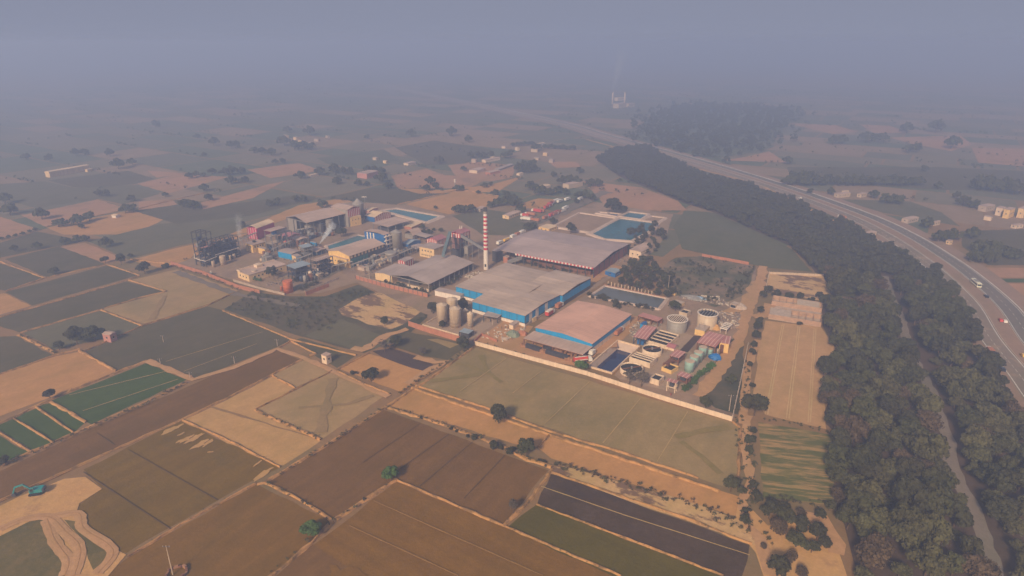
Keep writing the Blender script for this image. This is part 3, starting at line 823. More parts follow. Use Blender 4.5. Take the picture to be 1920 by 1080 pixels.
# ================================================================== buildings and plant
CREAM = plain('cream_plaster', (228, 188, 138), 0.9, 0.1, 0.4, dirt=(150, 118, 88), dirt_amt=0.45, streak=True)
YELLOW = plain('yellow_plaster', (230, 184, 116), 0.9, 0.1, 0.4, dirt=(150, 112, 70), dirt_amt=0.45, streak=True)
WHITE = plain('white_paint', (226, 206, 190), 0.85, 0.1, 0.4, dirt=(150, 126, 108), dirt_amt=0.4, streak=True)
OFFW = plain('off_white_wall', (224, 192, 162), 0.9, 0.1, 0.3, dirt=(148, 116, 92), dirt_amt=0.45, streak=True)
BLUE = plain('blue_cladding', (0, 138, 192), 0.6, 0.12, 0.5, dirt=(60, 96, 120), dirt_amt=0.35, streak=True)
DBLUE = plain('deep_blue_cladding', (14, 96, 160), 0.55, 0.12, 0.5, dirt=(60, 80, 110), dirt_amt=0.35, streak=True)
RED = plain('red_cladding', (186, 32, 56), 0.55, 0.1, 0.5, dirt=(120, 50, 54), dirt_amt=0.3, streak=True)
CRIM = plain('crimson_cladding', (190, 30, 84), 0.55, 0.1, 0.5, dirt=(130, 44, 70), dirt_amt=0.25, streak=True)
BRICK = plain('brick_wall', (178, 114, 86), 0.95, 0.14, 0.5, dirt=(140, 84, 66), dirt_amt=0.5)
STEEL = plain('dark_steel', (66, 66, 74), 0.6, 0.2, 0.4, dirt=(92, 72, 60), dirt_amt=0.5)
GSTEEL = plain('grey_steel', (132, 126, 122), 0.55, 0.14, 0.4, dirt=(104, 88, 78), dirt_amt=0.5)
RUST = plain('rusty_steel', (124, 78, 56), 0.85, 0.25, 0.6, dirt=(80, 52, 42), dirt_amt=0.6)
TANK = plain('tank_steel', (200, 172, 144), 0.5, 0.08, 0.2, dirt=(146, 116, 94), dirt_amt=0.55, streak=True)
GTANK = plain('grey_tank', (150, 138, 128), 0.55, 0.1, 0.2, dirt=(112, 96, 86), dirt_amt=0.5, streak=True)
AQUA = plain('pale_green_tank', (160, 190, 178), 0.5, 0.08, 0.3, dirt=(140, 140, 120), dirt_amt=0.45, streak=True)
ORANGE = plain('orange_tank', (206, 108, 66), 0.6, 0.2, 0.3, dirt=(140, 92, 72), dirt_amt=0.8, streak=True)
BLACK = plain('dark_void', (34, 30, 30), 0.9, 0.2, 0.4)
GLASS = plain('window_glass', (44, 46, 52), 0.15, 0.1, 0.5)
TEALP = plain('green_cladding', (38, 110, 110), 0.55, 0.12, 0.4, dirt=(50, 84, 86), dirt_amt=0.4, streak=True)
HAY = plain('baled_stock', (160, 112, 80), 0.95, 0.25, 0.8, dirt=(92, 66, 54), dirt_amt=0.6)
TARP = plain('black_tarpaulin', (50, 50, 56), 0.5, 0.2, 0.6, dirt=(96, 84, 76), dirt_amt=0.4)
BTARP = plain('blue_tarpaulin', (20, 104, 170), 0.5, 0.2, 0.6)
PINKW = plain('pink_roof_plain', (190, 128, 116), 0.6, 0.1, 0.3, dirt=(140, 96, 88), dirt_amt=0.4)
R_grey = sheet_roof('roof_grey', (178, 154, 142), pitch=1.2, axis=0, dirt=(150, 128, 116))
R_mauve = sheet_roof('roof_mauve_grey', (178, 152, 144), pitch=1.2, axis=1, dirt=(152, 130, 122))
R_old = sheet_roof('roof_patched_grey', (188, 160, 140), pitch=1.2, axis=1, dirt=(134, 116, 106))
R_pink = sheet_roof('roof_pink', (210, 158, 132), lines=(220, 172, 150), pitch=1.8, axis=1, amt=0.6, dirt=(172, 122, 106))
R_pink2 = sheet_roof('roof_pink_small', (188, 122, 112), lines=(226, 184, 166), pitch=1.8, axis=0, amt=0.9, dirt=(150, 100, 92))
R_tan = sheet_roof('roof_tan', (194, 160, 140), pitch=1.2, axis=0, dirt=(140, 116, 102))
R_blue = sheet_roof('roof_pale_blue', (150, 160, 168), pitch=1.0, axis=0, dirt=(128, 126, 126))
R_white = sheet_roof('roof_cream', (226, 190, 150), pitch=1.0, axis=1, dirt=(190, 156, 126))
R_redp = sheet_roof('roof_red_pink', (176, 110, 112), pitch=1.0, axis=0, dirt=(140, 96, 96))

def window(parent, mat, x0, y0, z0, x1, y1, z1):
    return box(parent, 'window', mat, x0, y0, z0, x1, y1, z1)
def shell(T, fr, h, rise, ridge, mat, name='wall', z0=0.0):
    _, _, w, d = fr
    if ridge == 'y': mb = MB().prism([(0, z0), (w, z0), (w, h), (w / 2, h + rise), (0, h)], 0, d, 'y')
    elif ridge == 'x': mb = MB().prism([(0, z0), (d, z0), (d, h), (d / 2, h + rise), (0, h)], 0, w, 'x')
    else: mb = MB().box(0, 0, z0, w, d, h)
    return mb.build(name, mat, T)
def roof(T, fr, h, rise, ridge, mat, ov=0.6, th=0.14, curved=False, name='roof'):
    _, _, w, d = fr
    s = w if ridge == 'y' else d
    L_ = d if ridge == 'y' else w
    if ridge == 'flat': 
        return box(T, name, mat, -ov, -ov, h + 0.01, w + ov, d + ov, h + 0.01 + th)
    n = 10 if curved else 2
    top = []
    for i in range(n + 1):
        t = -ov + (s + 2 * ov) * i / n
        x = t / s
        z = h + rise * (1 - (2 * x - 1) ** 2 if curved else 1 - abs(2 * x - 1)) + 0.05
        top.append((t, z))
    prof = top + [(t, z + th) for t, z in reversed(top)]
    mb = MB()
    k, m = 0, len(prof)
    a, b = -ov, L_ + ov
    for e in (a, b):
        for t, z in prof: mb.v.append((t, e, z) if ridge == 'y' else (e, t, z))
    for i in range(m):
        j = (i + 1) % m
        mb.f.append((i, m + i, m + j, j))
    for i in range(n):
        mb.f.append((i, i + 1, m - 2 - i, m - 1 - i)); mb.f.append((m + i, m + m - 1 - i, m + m - 2 - i, m + i + 1))
    o = mb.build(name, mat, T)
    bm = bmesh.new(); bm.from_mesh(o.data); bmesh.ops.recalc_face_normals(bm, faces=bm.faces); bm.to_mesh(o.data); bm.free()
    if rise > 0.2 and not curved:                      # ridge flashing
        c = s / 2
        q = (c - 0.35, a, c + 0.35, b)
        z = h + rise + 0.06 + th - 0.1
        if ridge == 'y': MB().box(c - 0.35, a, z, c + 0.35, b, z + 0.12).build('ridge_cap', mat, o)
        else: MB().box(a, c - 0.35, z, b, c + 0.35, z + 0.12).build('ridge_cap', mat, o)
    return o
def stripes(T, face, fr, z0, z1, n, mat, frac=0.5, top=None, s0=0.0, s1=1.0, name='stripe'):
    """upright cladding strips on the front ('f') or right ('r') face"""
    _, _, w, d = fr
    L_ = w if face == 'f' else d
    a, b = L_ * s0, L_ * s1
    p = (b - a) / n
    for i in range(n):
        x0 = a + p * i + p * (1 - frac) / 2; x1 = x0 + p * frac
        zt = z1 if top is None else z1 + top * (1 - abs(2 * ((x0 + x1) / 2 / L_) - 1))
        if face == 'f': box(T, name, mat, x0, -0.08, z0, x1, 0.02, zt)
        else: box(T, name, mat, w - 0.02, x0, z0, w + 0.08, x1, zt)
def win_row(T, fr, face, n, z, ww=1.0, hh=1.1, s0=0.1, s1=0.9):
    _, _, w, d = fr
    L_ = w if face == 'f' else d
    for i in range(n):
        c = L_ * (s0 + (s1 - s0) * (i + 0.5) / n)
        if face == 'f':
            o = box(T, 'window', GLASS, c - ww / 2, -0.05, z, c + ww / 2, 0.02, z + hh)
            box(o, 'sill', WHITE, c - ww / 2 - 0.1, -0.18, z - 0.1, c + ww / 2 + 0.1, 0.02, z - 0.004)
        else:
            o = box(T, 'window', GLASS, w - 0.02, c - ww / 2, z, w + 0.05, c + ww / 2, z + hh)
            box(o, 'sill', WHITE, w - 0.02, c - ww / 2 - 0.1, z - 0.1, w + 0.18, c + ww / 2 + 0.1, z - 0.004)
def columns(T, fr, h, nf, nr, mat, r=0.22, back=True):
    _, _, w, d = fr
    pts = set()
    for i in range(nf):
        x = w * i / (nf - 1)
        pts.add((round(x, 2), 0.0))
        if back: pts.add((round(x, 2), round(d, 2)))
    for i in range(nr):
        y = d * i / (nr - 1)
        pts.add((round(w, 2), round(y, 2)))
        if back: pts.add((0.0, round(y, 2)))
    for x, y in sorted(pts): box(T, 'column', mat, x - r, y - r, 0, x + r, y + r, h)
def building(name, label, cat, fr, h, rise, ridge, wall, rmat, ov=0.5, curved=False, group=None):
    T = thing(name, label, cat, fr[0], fr[1], group)
    shell(T, fr, h, 0 if curved else rise, ridge, wall)
    roof(T, fr, h, rise, ridge, rmat, ov, curved=curved)
    return T
def open_shed(name, label, cat, fr, h, rise, ridge, rmat, nf, nr, cmat, ov=0.6, group=None):
    T = thing(name, label, cat, fr[0], fr[1], group)
    columns(T, fr, h + 0.06, nf, nr, cmat)
    roof(T, fr, h, rise, ridge, rmat, ov)
    _, _, w, d = fr
    box(T, 'eave_beam', cmat, 0, -0.15, h - 0.45, w, 0.15, h - 0.02)
    box(T, 'eave_beam', cmat, w - 0.15, 0.16, h - 0.45, w + 0.15, d, h - 0.02)
    return T
def frame(name, label, cat, fr, levels, nx, ny, mat, deck=None, bare=(), clutter=0, cl_mats=None, seed=1, top_rail=True):
    """open steel or concrete structure: columns, beams and decks"""
    rd = random.Random(seed)
    T = thing(name, label, cat, fr[0], fr[1])
    _, _, w, d = fr
    top = levels[-1]
    r = 0.22
    for i in range(nx + 1):
        for j in range(ny + 1):
            x, y = w * i / nx, d * j / ny
            box(T, 'column', mat, x - r, y - r, 0, x + r, y + r, top)
    for k, z in enumerate(levels):
        mb = MB()
        for i in range(nx + 1): mb.box(w * i / nx - 0.16, 0, z - 0.35, w * i / nx + 0.16, d, z - 0.004 - i * 0.001)
        for j in range(ny + 1): mb.box(0, d * j / ny - 0.16, z - 0.36, w, d * j / ny + 0.16, z - 0.02 - j * 0.001)
        mb.build('beam', mat, T)
        if deck is not None and k not in bare: box(T, 'deck', deck, 0.05 * w * (k % 2), 0, z, w, d, z + 0.12)
        if top_rail and k not in bare:
            rb = MB()
            rb.box(0, -0.04, z + 1.0, w, 0.04, z + 1.07); rb.box(w - 0.04, 0, z + 1.0, w + 0.04, d, z + 1.07)
            for s in range(int(w / 2.5) + 1): rb.box(s * 2.5 - 0.03, -0.03, z, s * 2.5 + 0.03, 0.03, z + 1.0)
            for s in range(int(d / 2.5) + 1): rb.box(w - 0.03, s * 2.5 - 0.03, z, w + 0.03, s * 2.5 + 0.03, z + 1.0)
            rb.build('railing', mat, T)
    for c in range(clutter):
        x, y = rd.uniform(0.15, 0.85) * w, rd.uniform(0.08, 0.92) * d
        k = rd.randrange(len(levels))
        z0 = 0 if k == 0 else levels[k - 1] + 0.13
        hh = (levels[k] - z0 - 0.4) * rd.uniform(0.45, 0.98)
        m = rd.choice(cl_mats)
        if rd.random() < 0.65:
            rr = rd.uniform(0.5, 1.3)
            MB().lathe(x, y, [(rr, z0), (rr, z0 + hh * 0.9), (rr * 0.5, z0 + hh)], 10).build('vessel', m, T, True)
        else:
            a, b = rd.uniform(0.7, 1.8), rd.uniform(0.7, 2.2)
            box(T, 'equipment', m, x - a, y - b, z0, x + a, y + b, z0 + hh * 0.7)
    for c in range(clutter // 3):
        z = rd.uniform(1.5, top * 0.9); y = rd.uniform(0, d)
        MB().tube([(w + 0.3, y, z), (w + 0.3, min(d, y + rd.uniform(2, 8)), z), (w + 0.3, min(d, y + 8), z - rd.uniform(1, z))], 0.14).build('pipe', rd.choice(cl_mats), T)
    return T
def tank(name, label, cat, f, xl, xr, yb, yt, mat, top='cone', n=24, rings=3, rmat=None, group=None, sub=True, rise=None):
    """upright cylinder from the photo: side edges xl/xr, foot yb and near rim yt"""
    c = G(f, (xl + xr) / 2, yb)
    a, b = G(f, xl, yb), G(f, xr, yb)
    r = (b - a).length / 2
    dirv = Vector((c.x, c.y, 0)).normalized()
    ctr = Vector((c.x, c.y, 0)) + dirv * r
    h = height_to(c, PX(f, 0, yt)[1])
    T = thing(name, label, cat, ctr, 0.3, group)
    if top in ('cone', 'flat'):
        MB().lathe(0, 0, [(r, 0), (r, h)], n, cap1=False).build('shell', mat, T, True)
        rs = (0.45 * r if rise is None else rise) if top == 'cone' else 0.06 * r
        MB().lathe(0, 0, [(r * 1.02, h), (r * 0.5, h + rs * 0.52), (0.12 * r, h + rs)], n, cap0=True).build('roof', rmat or mat, T)
    else:
        mb = MB().lathe(0, 0, [(r, 0), (r, h), (r - 0.25, h), (r - 0.25, h - 0.8)], n, cap0=False, cap1=False); mb.build('shell', mat, T, True)
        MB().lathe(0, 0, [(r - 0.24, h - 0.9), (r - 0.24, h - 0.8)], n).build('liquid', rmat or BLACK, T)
    for i in range(rings):
        z = h * (i + 1) / (rings + 0.6)
        MB().lathe(0, 0, [(r * 1.003, z), (r + 0.07, z + 0.02), (r + 0.07, z + 0.14), (r * 1.003, z + 0.16)], n, False, False).build('hoop', mat, T)
    if sub and h > 3:
        st = MB()
        k = 16
        for i in range(k):
            a0 = -1.9 + 1.7 * i / k; z = h * (i + 1) / k
            st.box(math.cos(a0) * r * 1.0 - 0.3, math.sin(a0) * r * 1.0 - 0.3, z - 0.12, math.cos(a0) * (r + 0.35) + 0.3, math.sin(a0) * (r + 0.35) + 0.3, z)
        st.build('stair', GSTEEL, T)
        MB().lathe(0, 0, [(r * 1.06, 0), (r * 1.06, 0.25)], n).build('plinth', CONC, T)
    return T, r, h
def slot_basin(name, label, cat, f, L, F, R, ytop, nslot, wall, depth_dir='y'):
    fr, h = fit_h(f, L, F, R, ytop)
    T = thing(name, label, cat, fr[0], fr[1])
    _, _, w, d = fr
    t = 0.35
    MB().box(0, 0, 0, w, t, h).build('wall', wall, T); MB().box(0, d - t, 0, w, d, h).build('wall', wall, T)
    MB().box(0, t, 0, t, d - t, h - 0.004).build('wall', wall, T); MB().box(w - t, t, 0, w, d - t, h - 0.004).build('wall', wall, T)
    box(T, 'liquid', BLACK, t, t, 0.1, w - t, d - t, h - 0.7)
    for i in range(1, nslot):
        y = t + (d - 2 * t) * i / nslot
        box(T, 'walkway', wall, t, y - 0.38, h - 0.3, w - t, y + 0.38, h + 0.02)
    return T, fr, h

# ---- open distillery tower at the far left corner
fr = fit('W1', (425, 830), (620, 880), (1300, 655))
w_, d_ = fr[2], fr[3]
hT = height_to(G('W1', 425, 830), PX('W1', 0, 155)[1])
hR = height_to(G('W1', 1290, 655), PX('W1', 0, 240)[1])
NAVY = plain('navy_plant', (44, 58, 84), 0.6, 0.15, 0.4, dirt=(70, 62, 60), dirt_amt=0.4)
CLM = [STEEL, GSTEEL, NAVY, STEEL, NAVY]
frT = (fr[0], fr[1], w_, d_ * 0.26)
frame('distillation_tower', 'tallest open steel tower of the plant, bare frame on top', 'tower', frT, [hT * 0.13, hT * 0.27, hT * 0.42, hT * 0.57, hT * 0.78, hT], 2, 2, STEEL, deck=PINKW, bare=(0, 1, 2, 4, 5), clutter=26, cl_mats=CLM, seed=3)
off = Vector((-math.sin(fr[1]), math.cos(fr[1]), 0)) * (d_ * 0.27)
frL = (fr[0] + off, fr[1], w_, d_ * 0.73)
T = frame('process_structure', 'long dark steel process structure right of the tallest tower', 'structure', frL, [hR * 0.28, hR * 0.5, hR * 0.75, hR], 2, 6, STEEL, deck=STEEL, bare=(3,), clutter=60, cl_mats=CLM, seed=5)
for k in range(5):
    y = d_ * (0.03 + 0.14 * k)
    box(T, 'casing', NAVY if k % 2 else STEEL, w_ * 0.15, y, 0.3, w_ * 0.85, y + d_ * 0.115, hR * (0.72 + 0.06 * (k % 3)))
box(T, 'canopy', PINKW, 0.2, 0.5, hR * 0.9, w_ * 0.8, d_ * 0.14, hR * 0.9 + 0.15)
MB().tube([(w_ + 0.8, 0, hR * 0.45), (w_ + 0.8, d_ * 0.7, hR * 0.45), (w_ + 0.8, d_ * 0.73, hR * 0.3)], 0.22).build('pipe', WHITE, T)
o = fr[0]
T = thing('pipe_rack', 'white pipe bending round the foot of the tallest tower', 'pipe', o, fr[1])
zz = hT * 0.2
MB().tube([(-0.5, 8, zz + 5), (-0.6, 0.5, zz + 5), (-0.7, -0.6, zz + 0.5), (w_ * 0.5, -0.8, zz), (w_ + 0.8, -0.8, zz), (w_ + 0.8, d_ * 0.3, zz + 0.8)], 0.24, 8).build('pipe', WHITE, T)
for x in (0.0, w_ * 0.5, w_): box(T, 'post', GSTEEL, x - 0.12, -0.95, 0, x + 0.12, -0.7, zz)
for k, (a, b, yb, yt, lab) in enumerate(((735, 800, 885, 760, 'slim pale tank at the near corner of the tallest tower'), (905, 1025, 840, 660, 'widest pale tank under the dark process structure'), (1085, 1130, 740, 640, 'slim tank third along the process structure'), (1150, 1215, 710, 615, 'slim tank fourth along the process structure'), (1235, 1275, 670, 590, 'slim tank at the far end of the process structure'))):
    tank('storage_tank', lab, 'tank', 'W1', a, b, yb, yt, TANK, 'flat', 16, 2, sub=False)
# transformers by the wall
T = thing('transformer', 'grey transformer set by the brick wall below the tower', 'transformer', G('W1', 720, 1035), GRID)
box(T, 'tank_body', GSTEEL, -1.2, -0.8, 0.3, 1.2, 0.8, 2.0)
for x in (-0.8, 0, 0.8): MB().lathe(x, 0, [(0.16, 2.0), (0.12, 3.2)], 8).build('bushing', WHITE, T)
box(T, 'plinth', CONC, -1.6, -1.2, 0, 1.6, 1.2, 0.3)

# ---- crimson shed, yellow houses and the decks between
fr, h = fit_h('Z1', (815, 478), (885, 495), (1028, 430), 390)
T = building('crimson_shed', 'bright crimson shed with cream roof and white strips', 'shed', fr, h, 1.6, 'y', CRIM, R_white, 0.3, curved=True)
stripes(T, 'f', fr, 0.3, h, 4, WHITE, 0.22)
fr, h = fit_h('Z1', (795, 590), (862, 612), (980, 582), 538)
T = building('yellow_house', 'two-storey yellow house with flat roof below the crimson shed', 'house', fr, h, 0, 'flat', YELLOW, R_tan, 0.4)
win_row(T, fr, 'f', 3, h * 0.62); win_row(T, fr, 'r', 4, h * 0.62)
box(T, 'roof_tank', BLACK, fr[2] * 0.3, fr[3] * 0.4, h + 0.16, fr[2] * 0.55, fr[3] * 0.55, h + 1.4)
fr, h = fit_h('W2', (150, 735), (270, 768), (320, 752), 662)
T = building('yellow_annex', 'small yellow annex in front of the two-storey yellow house', 'house', fr, h, 0, 'flat', YELLOW, R_grey, 0.25)
win_row(T, fr, 'r', 1, h * 0.3)
fr, h = fit_h('W2', (310, 715), (388, 752), (720, 625), 440)
T = frame('concrete_platform', 'two-level pale concrete platform under a lean-to roof', 'platform', fr, [h * 0.55, h], 1, 4, GSTEEL, deck=CONC, clutter=8, cl_mats=[GSTEEL, NAVY, STEEL], seed=8)
box(T, 'canopy', R_tan, -0.5, -0.5, h + 4.0, fr[2] * 1.1, fr[3] * 0.7, h + 4.15)
for x in (0, fr[2]):
    for y in (0, fr[3] * 0.65): box(T, 'post', GSTEEL, x - 0.12, y - 0.12, h, x + 0.12, y + 0.12, h + 4.0)
MB().lathe(fr[2] * 0.5, fr[3] * 0.3, [(2.0, h + 0.15), (2.0, h + 3)], 14).build('vessel', DBLUE, T, True)
fr, h = fit_h('W2', (560, 520), (690, 560), (910, 495), 445)
T = building('striped_shed', 'low shed with red and white striped side beside the concrete platform', 'shed', fr, h, 1.2, 'x', R_tan, R_redp, 0.4)
stripes(T, 'r', fr, h * 0.3, h, 6, RED, 0.55); stripes(T, 'f', fr, 0.2, h, 4, RED, 0.5)
fr, h = fit_h('W2', (770, 565), (880, 610), (1062, 565), 500)
T = open_shed('small_shed', 'small tan-roofed open shed behind the light blue canopy', 'shed', fr, h, 0.8, 'x', R_tan, 3, 3, GSTEEL)
box(T, 'store', GTANK, 0.6, 1, 0, fr[2] * 0.5, fr[3] * 0.7, h * 0.8)
fr, h = fit_h('W2', (925, 800), (965, 850), (1100, 810), 640)
T = frame('steel_frame', 'tall steel frame with light blue canopy in mid plant', 'frame', fr, [h * 0.4, h * 0.75, h], 1, 2, GSTEEL, deck=GSTEEL, bare=(2,), clutter=10, cl_mats=CLM, seed=12)
box(T, 'canopy', R_blue, -0.8, -0.8, h, fr[2] + 0.8, fr[3] + 0.8, h + 0.14)
fr, h = fit_h('W2', (1105, 610), (1200, 635), (1225, 625), 545)
building('blue_kiosk', 'small bright blue kiosk beside the white steam plume', 'kiosk', fr, h, 0, 'flat', BLUE, R_grey, 0.2)
fr, h = fit_h('W2', (1105, 760), (1200, 800), (1345, 740), 715)
T = open_shed('pump_shed', 'pale open pump shed left of the yellow hall', 'shed', fr, h, 0.6, 'x', R_tan, 2, 3, GSTEEL)
box(T, 'store', DBLUE, 1, 1, 0, fr[2] - 1, fr[3] * 0.7, h * 0.7)
fr, h = fit_h('W2', (515, 812), (757, 872), (930, 808), 757)
T = building('blue_shed', 'flat grey roofed shed with one solid bright blue wall', 'shed', fr, h, 0.5, 'x', GTANK, R_grey, 0.25)
box(T, 'cladding', BLUE, 0.0, -0.1, h * 0.08, fr[2], -0.02, h - 0.02)
fr, h = fit_h('W2', (768, 870), (850, 905), (950, 882), 800)
T = building('striped_office', 'little cream office with blue and white striped side', 'office', fr, h, 0, 'flat', CREAM, R_grey, 0.15)
stripes(T, 'r', fr, 0.4, h - 0.2, 4, BLUE, 0.55); win_row(T, fr, 'f', 1, h * 0.4)
# light blue roofed frame and multi-deck frame near the corner
fr, h = fit_h('W3', (975, 585), (1115, 642), (1385, 560), 415)
T = frame('evaporator_frame', 'dark evaporator frame under a pale blue sheet roof', 'frame', fr, [h * 0.35, h * 0.7, h], 2, 3, STEEL, deck=STEEL, bare=(2,), clutter=34, cl_mats=CLM, seed=21)
box(T, 'canopy', R_blue, -0.7, -0.7, h, fr[2] + 0.7, fr[3] + 0.7, h + 0.14)
fr, h = fit_h('W3', (1400, 560), (1480, 602), (1740, 495), 300)
T = frame('decked_frame', 'four-deck steel frame with tan decks beside the yellow hall', 'frame', fr, [h * 0.33, h * 0.52, h * 0.75, h], 1, 5, STEEL, deck=R_tan, clutter=26, cl_mats=CLM, seed=23)
MB().tube([(fr[2] + 0.5, 0, h * 0.6), (fr[2] + 0.5, 0.2, h * 0.3), (fr[2] + 1.4, 0.3, 0.4)], 0.4, 8).build('white_pipe', WHITE, T)
# pale flat plant building and its tanks
fr, h = fit_h('W3', (65, 582), (300, 655), (990, 462), 535)
h = height_to(G('W3', 65, 582), PX('W3', 0, 458)[1])
T = building('flat_roofed_building', 'long pale flat-roofed building inside the left corner of the estate', 'building', fr, h, 0, 'flat', CREAM, R_tan, 0.3)
box(T, 'parapet', OFFW, -0.3, -0.3, h + 0.16, 0.2, fr[3], h + 0.9); box(T, 'parapet', OFFW, 0.2, -0.3, h + 0.16, fr[2] * 0.3, 0.1, h + 0.9)
box(T, 'roof_room', OFFW, fr[2] * 0.1, fr[3] * 0.4, h + 0.16, fr[2] * 0.4, fr[3] * 0.55, h + 2.0)
win_row(T, fr, 'f', 3, h * 0.4); win_row(T, fr, 'r', 8, h * 0.45)
tank('storage_tank', 'left of two pale tanks before the long flat-roofed building', 'tank', 'W3', 205, 275, 560, 440, TANK, 'flat', 18, 2, sub=False)
tank('storage_tank', 'right of two pale tanks before the long flat-roofed building', 'tank', 'W3', 325, 412, 608, 462, TANK, 'flat', 18, 2, sub=False)
tank('orange_tank', 'rusty bright orange tank at the brick wall corner', 'tank', 'W3', 890, 1062, 872, 665, ORANGE, 'flat', 24, 3, sub=False)
tank('orange_vessel', 'small orange vessel left of the big orange tank', 'vessel', 'W3', 826, 874, 832, 745, ORANGE, 'flat', 12, 1, sub=False)

# ---- big process hall with fermentation tanks, silos
fr = fit('W2', (690, 318), (1075, 425), (1768, 250))
h = height_to(G('W2', 1075, 425), PX('W2', 0, 168)[1])
T = open_shed('process_hall', 'long tan-roofed fermentation hall open at the side over round tanks', 'hall', fr, h, 3.0, 'y', R_tan, 4, 7, GSTEEL, 0.8)
box(T, 'rear_wall', GTANK, 0.3, 0.5, 0, 0.5, fr[3] - 0.5, h - 0.3)
box(T, 'end_wall', GTANK, 0.6, 0.6, 0, fr[2] * 0.45, 0.8, h - 0.2)
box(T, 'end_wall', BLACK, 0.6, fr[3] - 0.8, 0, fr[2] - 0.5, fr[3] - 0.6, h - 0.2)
for i, (a, b, yb, yt, lab) in enumerate(((1010, 1170, 385, 235, 'first fermentation tank under the hall roof, nearest the striped shed'), (1222, 1345, 365, 195, 'second fermentation tank under the hall roof'), (1395, 1520, 340, 145, 'third fermentation tank under the hall roof, behind the steam'))):
    tank('fermentation_tank', lab, 'tank', 'W2', a, b, yb, yt, GTANK, 'flat', 20, 4, sub=False)
for a, b, yb, yt, lab in ((0, 55, 470, 365, 'fourth fermentation tank under the hall roof'),):
    tank('fermentation_tank', lab, 'tank', 'Z2', 160, 222, 470, 360, GTANK, 'flat', 20, 4, sub=False)
fr = fit('Z2', (200, 228), (335, 262), (437, 230), 16.0)
T = thing('roof_block', 'raised block with red and white striped side above the fermentation hall', 'block', fr[0], fr[1])
fz = (fr[0], fr[1], fr[2], fr[3])
MB().box(0, 0, 0, fr[2], fr[3], 15.5).build('wall', GTANK, T)
roof(T, fz, 15.5, 1.6, 'x', R_tan, 0.4)
stripes(T, 'r', fz, 9.0, 15.4, 7, RED, 0.5, top=1.3)
stripes(T, 'r', fz, 9.0, 15.4, 7, WHITE, 0.45, top=1.3, s0=0.07, s1=1.0, name='white_stripe') if False else None
box(T, 'cladding', WHITE, fr[2] - 0.02, 0, 9.0, fr[2] + 0.04, fr[3], 15.5)
tank('grain_silo', 'tall pale silo with conical top behind the fermentation hall', 'silo', 'Z2', 405, 510, 345, 215, GTANK, 'cone', 24, 5, sub=False, rise=4.5)
tank('grain_silo', 'grey silo with low cone beside the blue tower block', 'silo', 'W4', 1115, 1288, 912, 645, GTANK, 'cone', 24, 5, sub=False)
# mast
T = thing('lamp_mast', 'tall lamp mast beside the pale conical silo', 'mast', G('W4', 708, 330))
hm = height_to(G('W4', 708, 330), PX('W4', 0, 80)[1])
MB().bar((0, 0, 0), (0, 0, hm), 0.35, 8, 0.18).build('pole', GSTEEL, T)
MB().box(-2.2, -0.5, hm, 2.2, 0.5, hm + 0.5).build('lamp_head', WHITE, T)

# ---- striped sheds in front of the teal basin
fr, h = fit_h('W4', (690, 378), (768, 392), (892, 340), 300)
T = building('striped_box', 'tall red and white striped box left of the teal basin', 'shed', fr, h, 0.8, 'x', RED, R_white, 0.2)
stripes(T, 'r', fr, 0.3, h - 0.1, 7, WHITE, 0.45); stripes(T, 'f', fr, 0.3, h - 0.1, 4, WHITE, 0.4)
fr, h = fit_h('W4', (705, 448), (835, 485), (1062, 402), 402)
T = building('striped_gable_shed', 'shed with arched red and white gable and blue front', 'shed', fr, h, 2.2, 'x', RED, R_white, 0.3)
stripes(T, 'r', fr, h * 0.1, h - 0.1, 8, WHITE, 0.45, top=1.9)
box(T, 'cladding', DBLUE, 0, -0.1, 0.2, fr[2], -0.02, h - 0.1)
fr = fit('W4', (825, 482), (1030, 550), (1350, 450), 6.0)
T = open_shed('flat_open_shed', 'flat tan-roofed open shed before the teal basin', 'shed', fr, 6.0, 0.3, 'x', R_tan, 3, 4, GSTEEL)
box(T, 'stock', STEEL, 2, 3, 0, fr[2] - 2, fr[3] - 3, 2.5)
fr, h = fit_h('W4', (438, 530), (462, 548), (626, 508), 408)
T = building('cream_block', 'narrow tall cream block with three small windows', 'building', fr, h, 0.5, 'x', YELLOW, CREAM, 0.15)
win_row(T, fr, 'r', 3, h * 0.66, 0.8, 0.8); win_row(T, fr, 'r', 1, h * 0.25, 0.8, 0.8)
# blue tower block
fr, h = fit_h('W4', (712, 875), (1030, 935), (1130, 905), 668)
T = building('blue_tower_block', 'tall bright blue block with white strips and white stair frame', 'building', fr, h, 1.0, 'y', DBLUE, R_tan, 0.3, curved=True)
for s in (0.12, 0.28, 0.44):
    x = fr[2] * s; box(T, 'stripe', WHITE, x, -0.1, h * 0.2, x + fr[2] * 0.06, 0.02, h - 0.1)
w, d = fr[2], fr[3]
for k in range(2):
    y = d * (0.18 + 0.55 * k); box(T, 'frame_post', WHITE, w + 0.3, y, 0, w + 0.9, y + d * 0.13, h - 0.3)
for k in range(4):
    z = h * (0.18 + 0.23 * k); box(T, 'frame_deck', WHITE, w - 0.01, -0.4, z, w + 1.6, d + 0.6, z + 0.5)
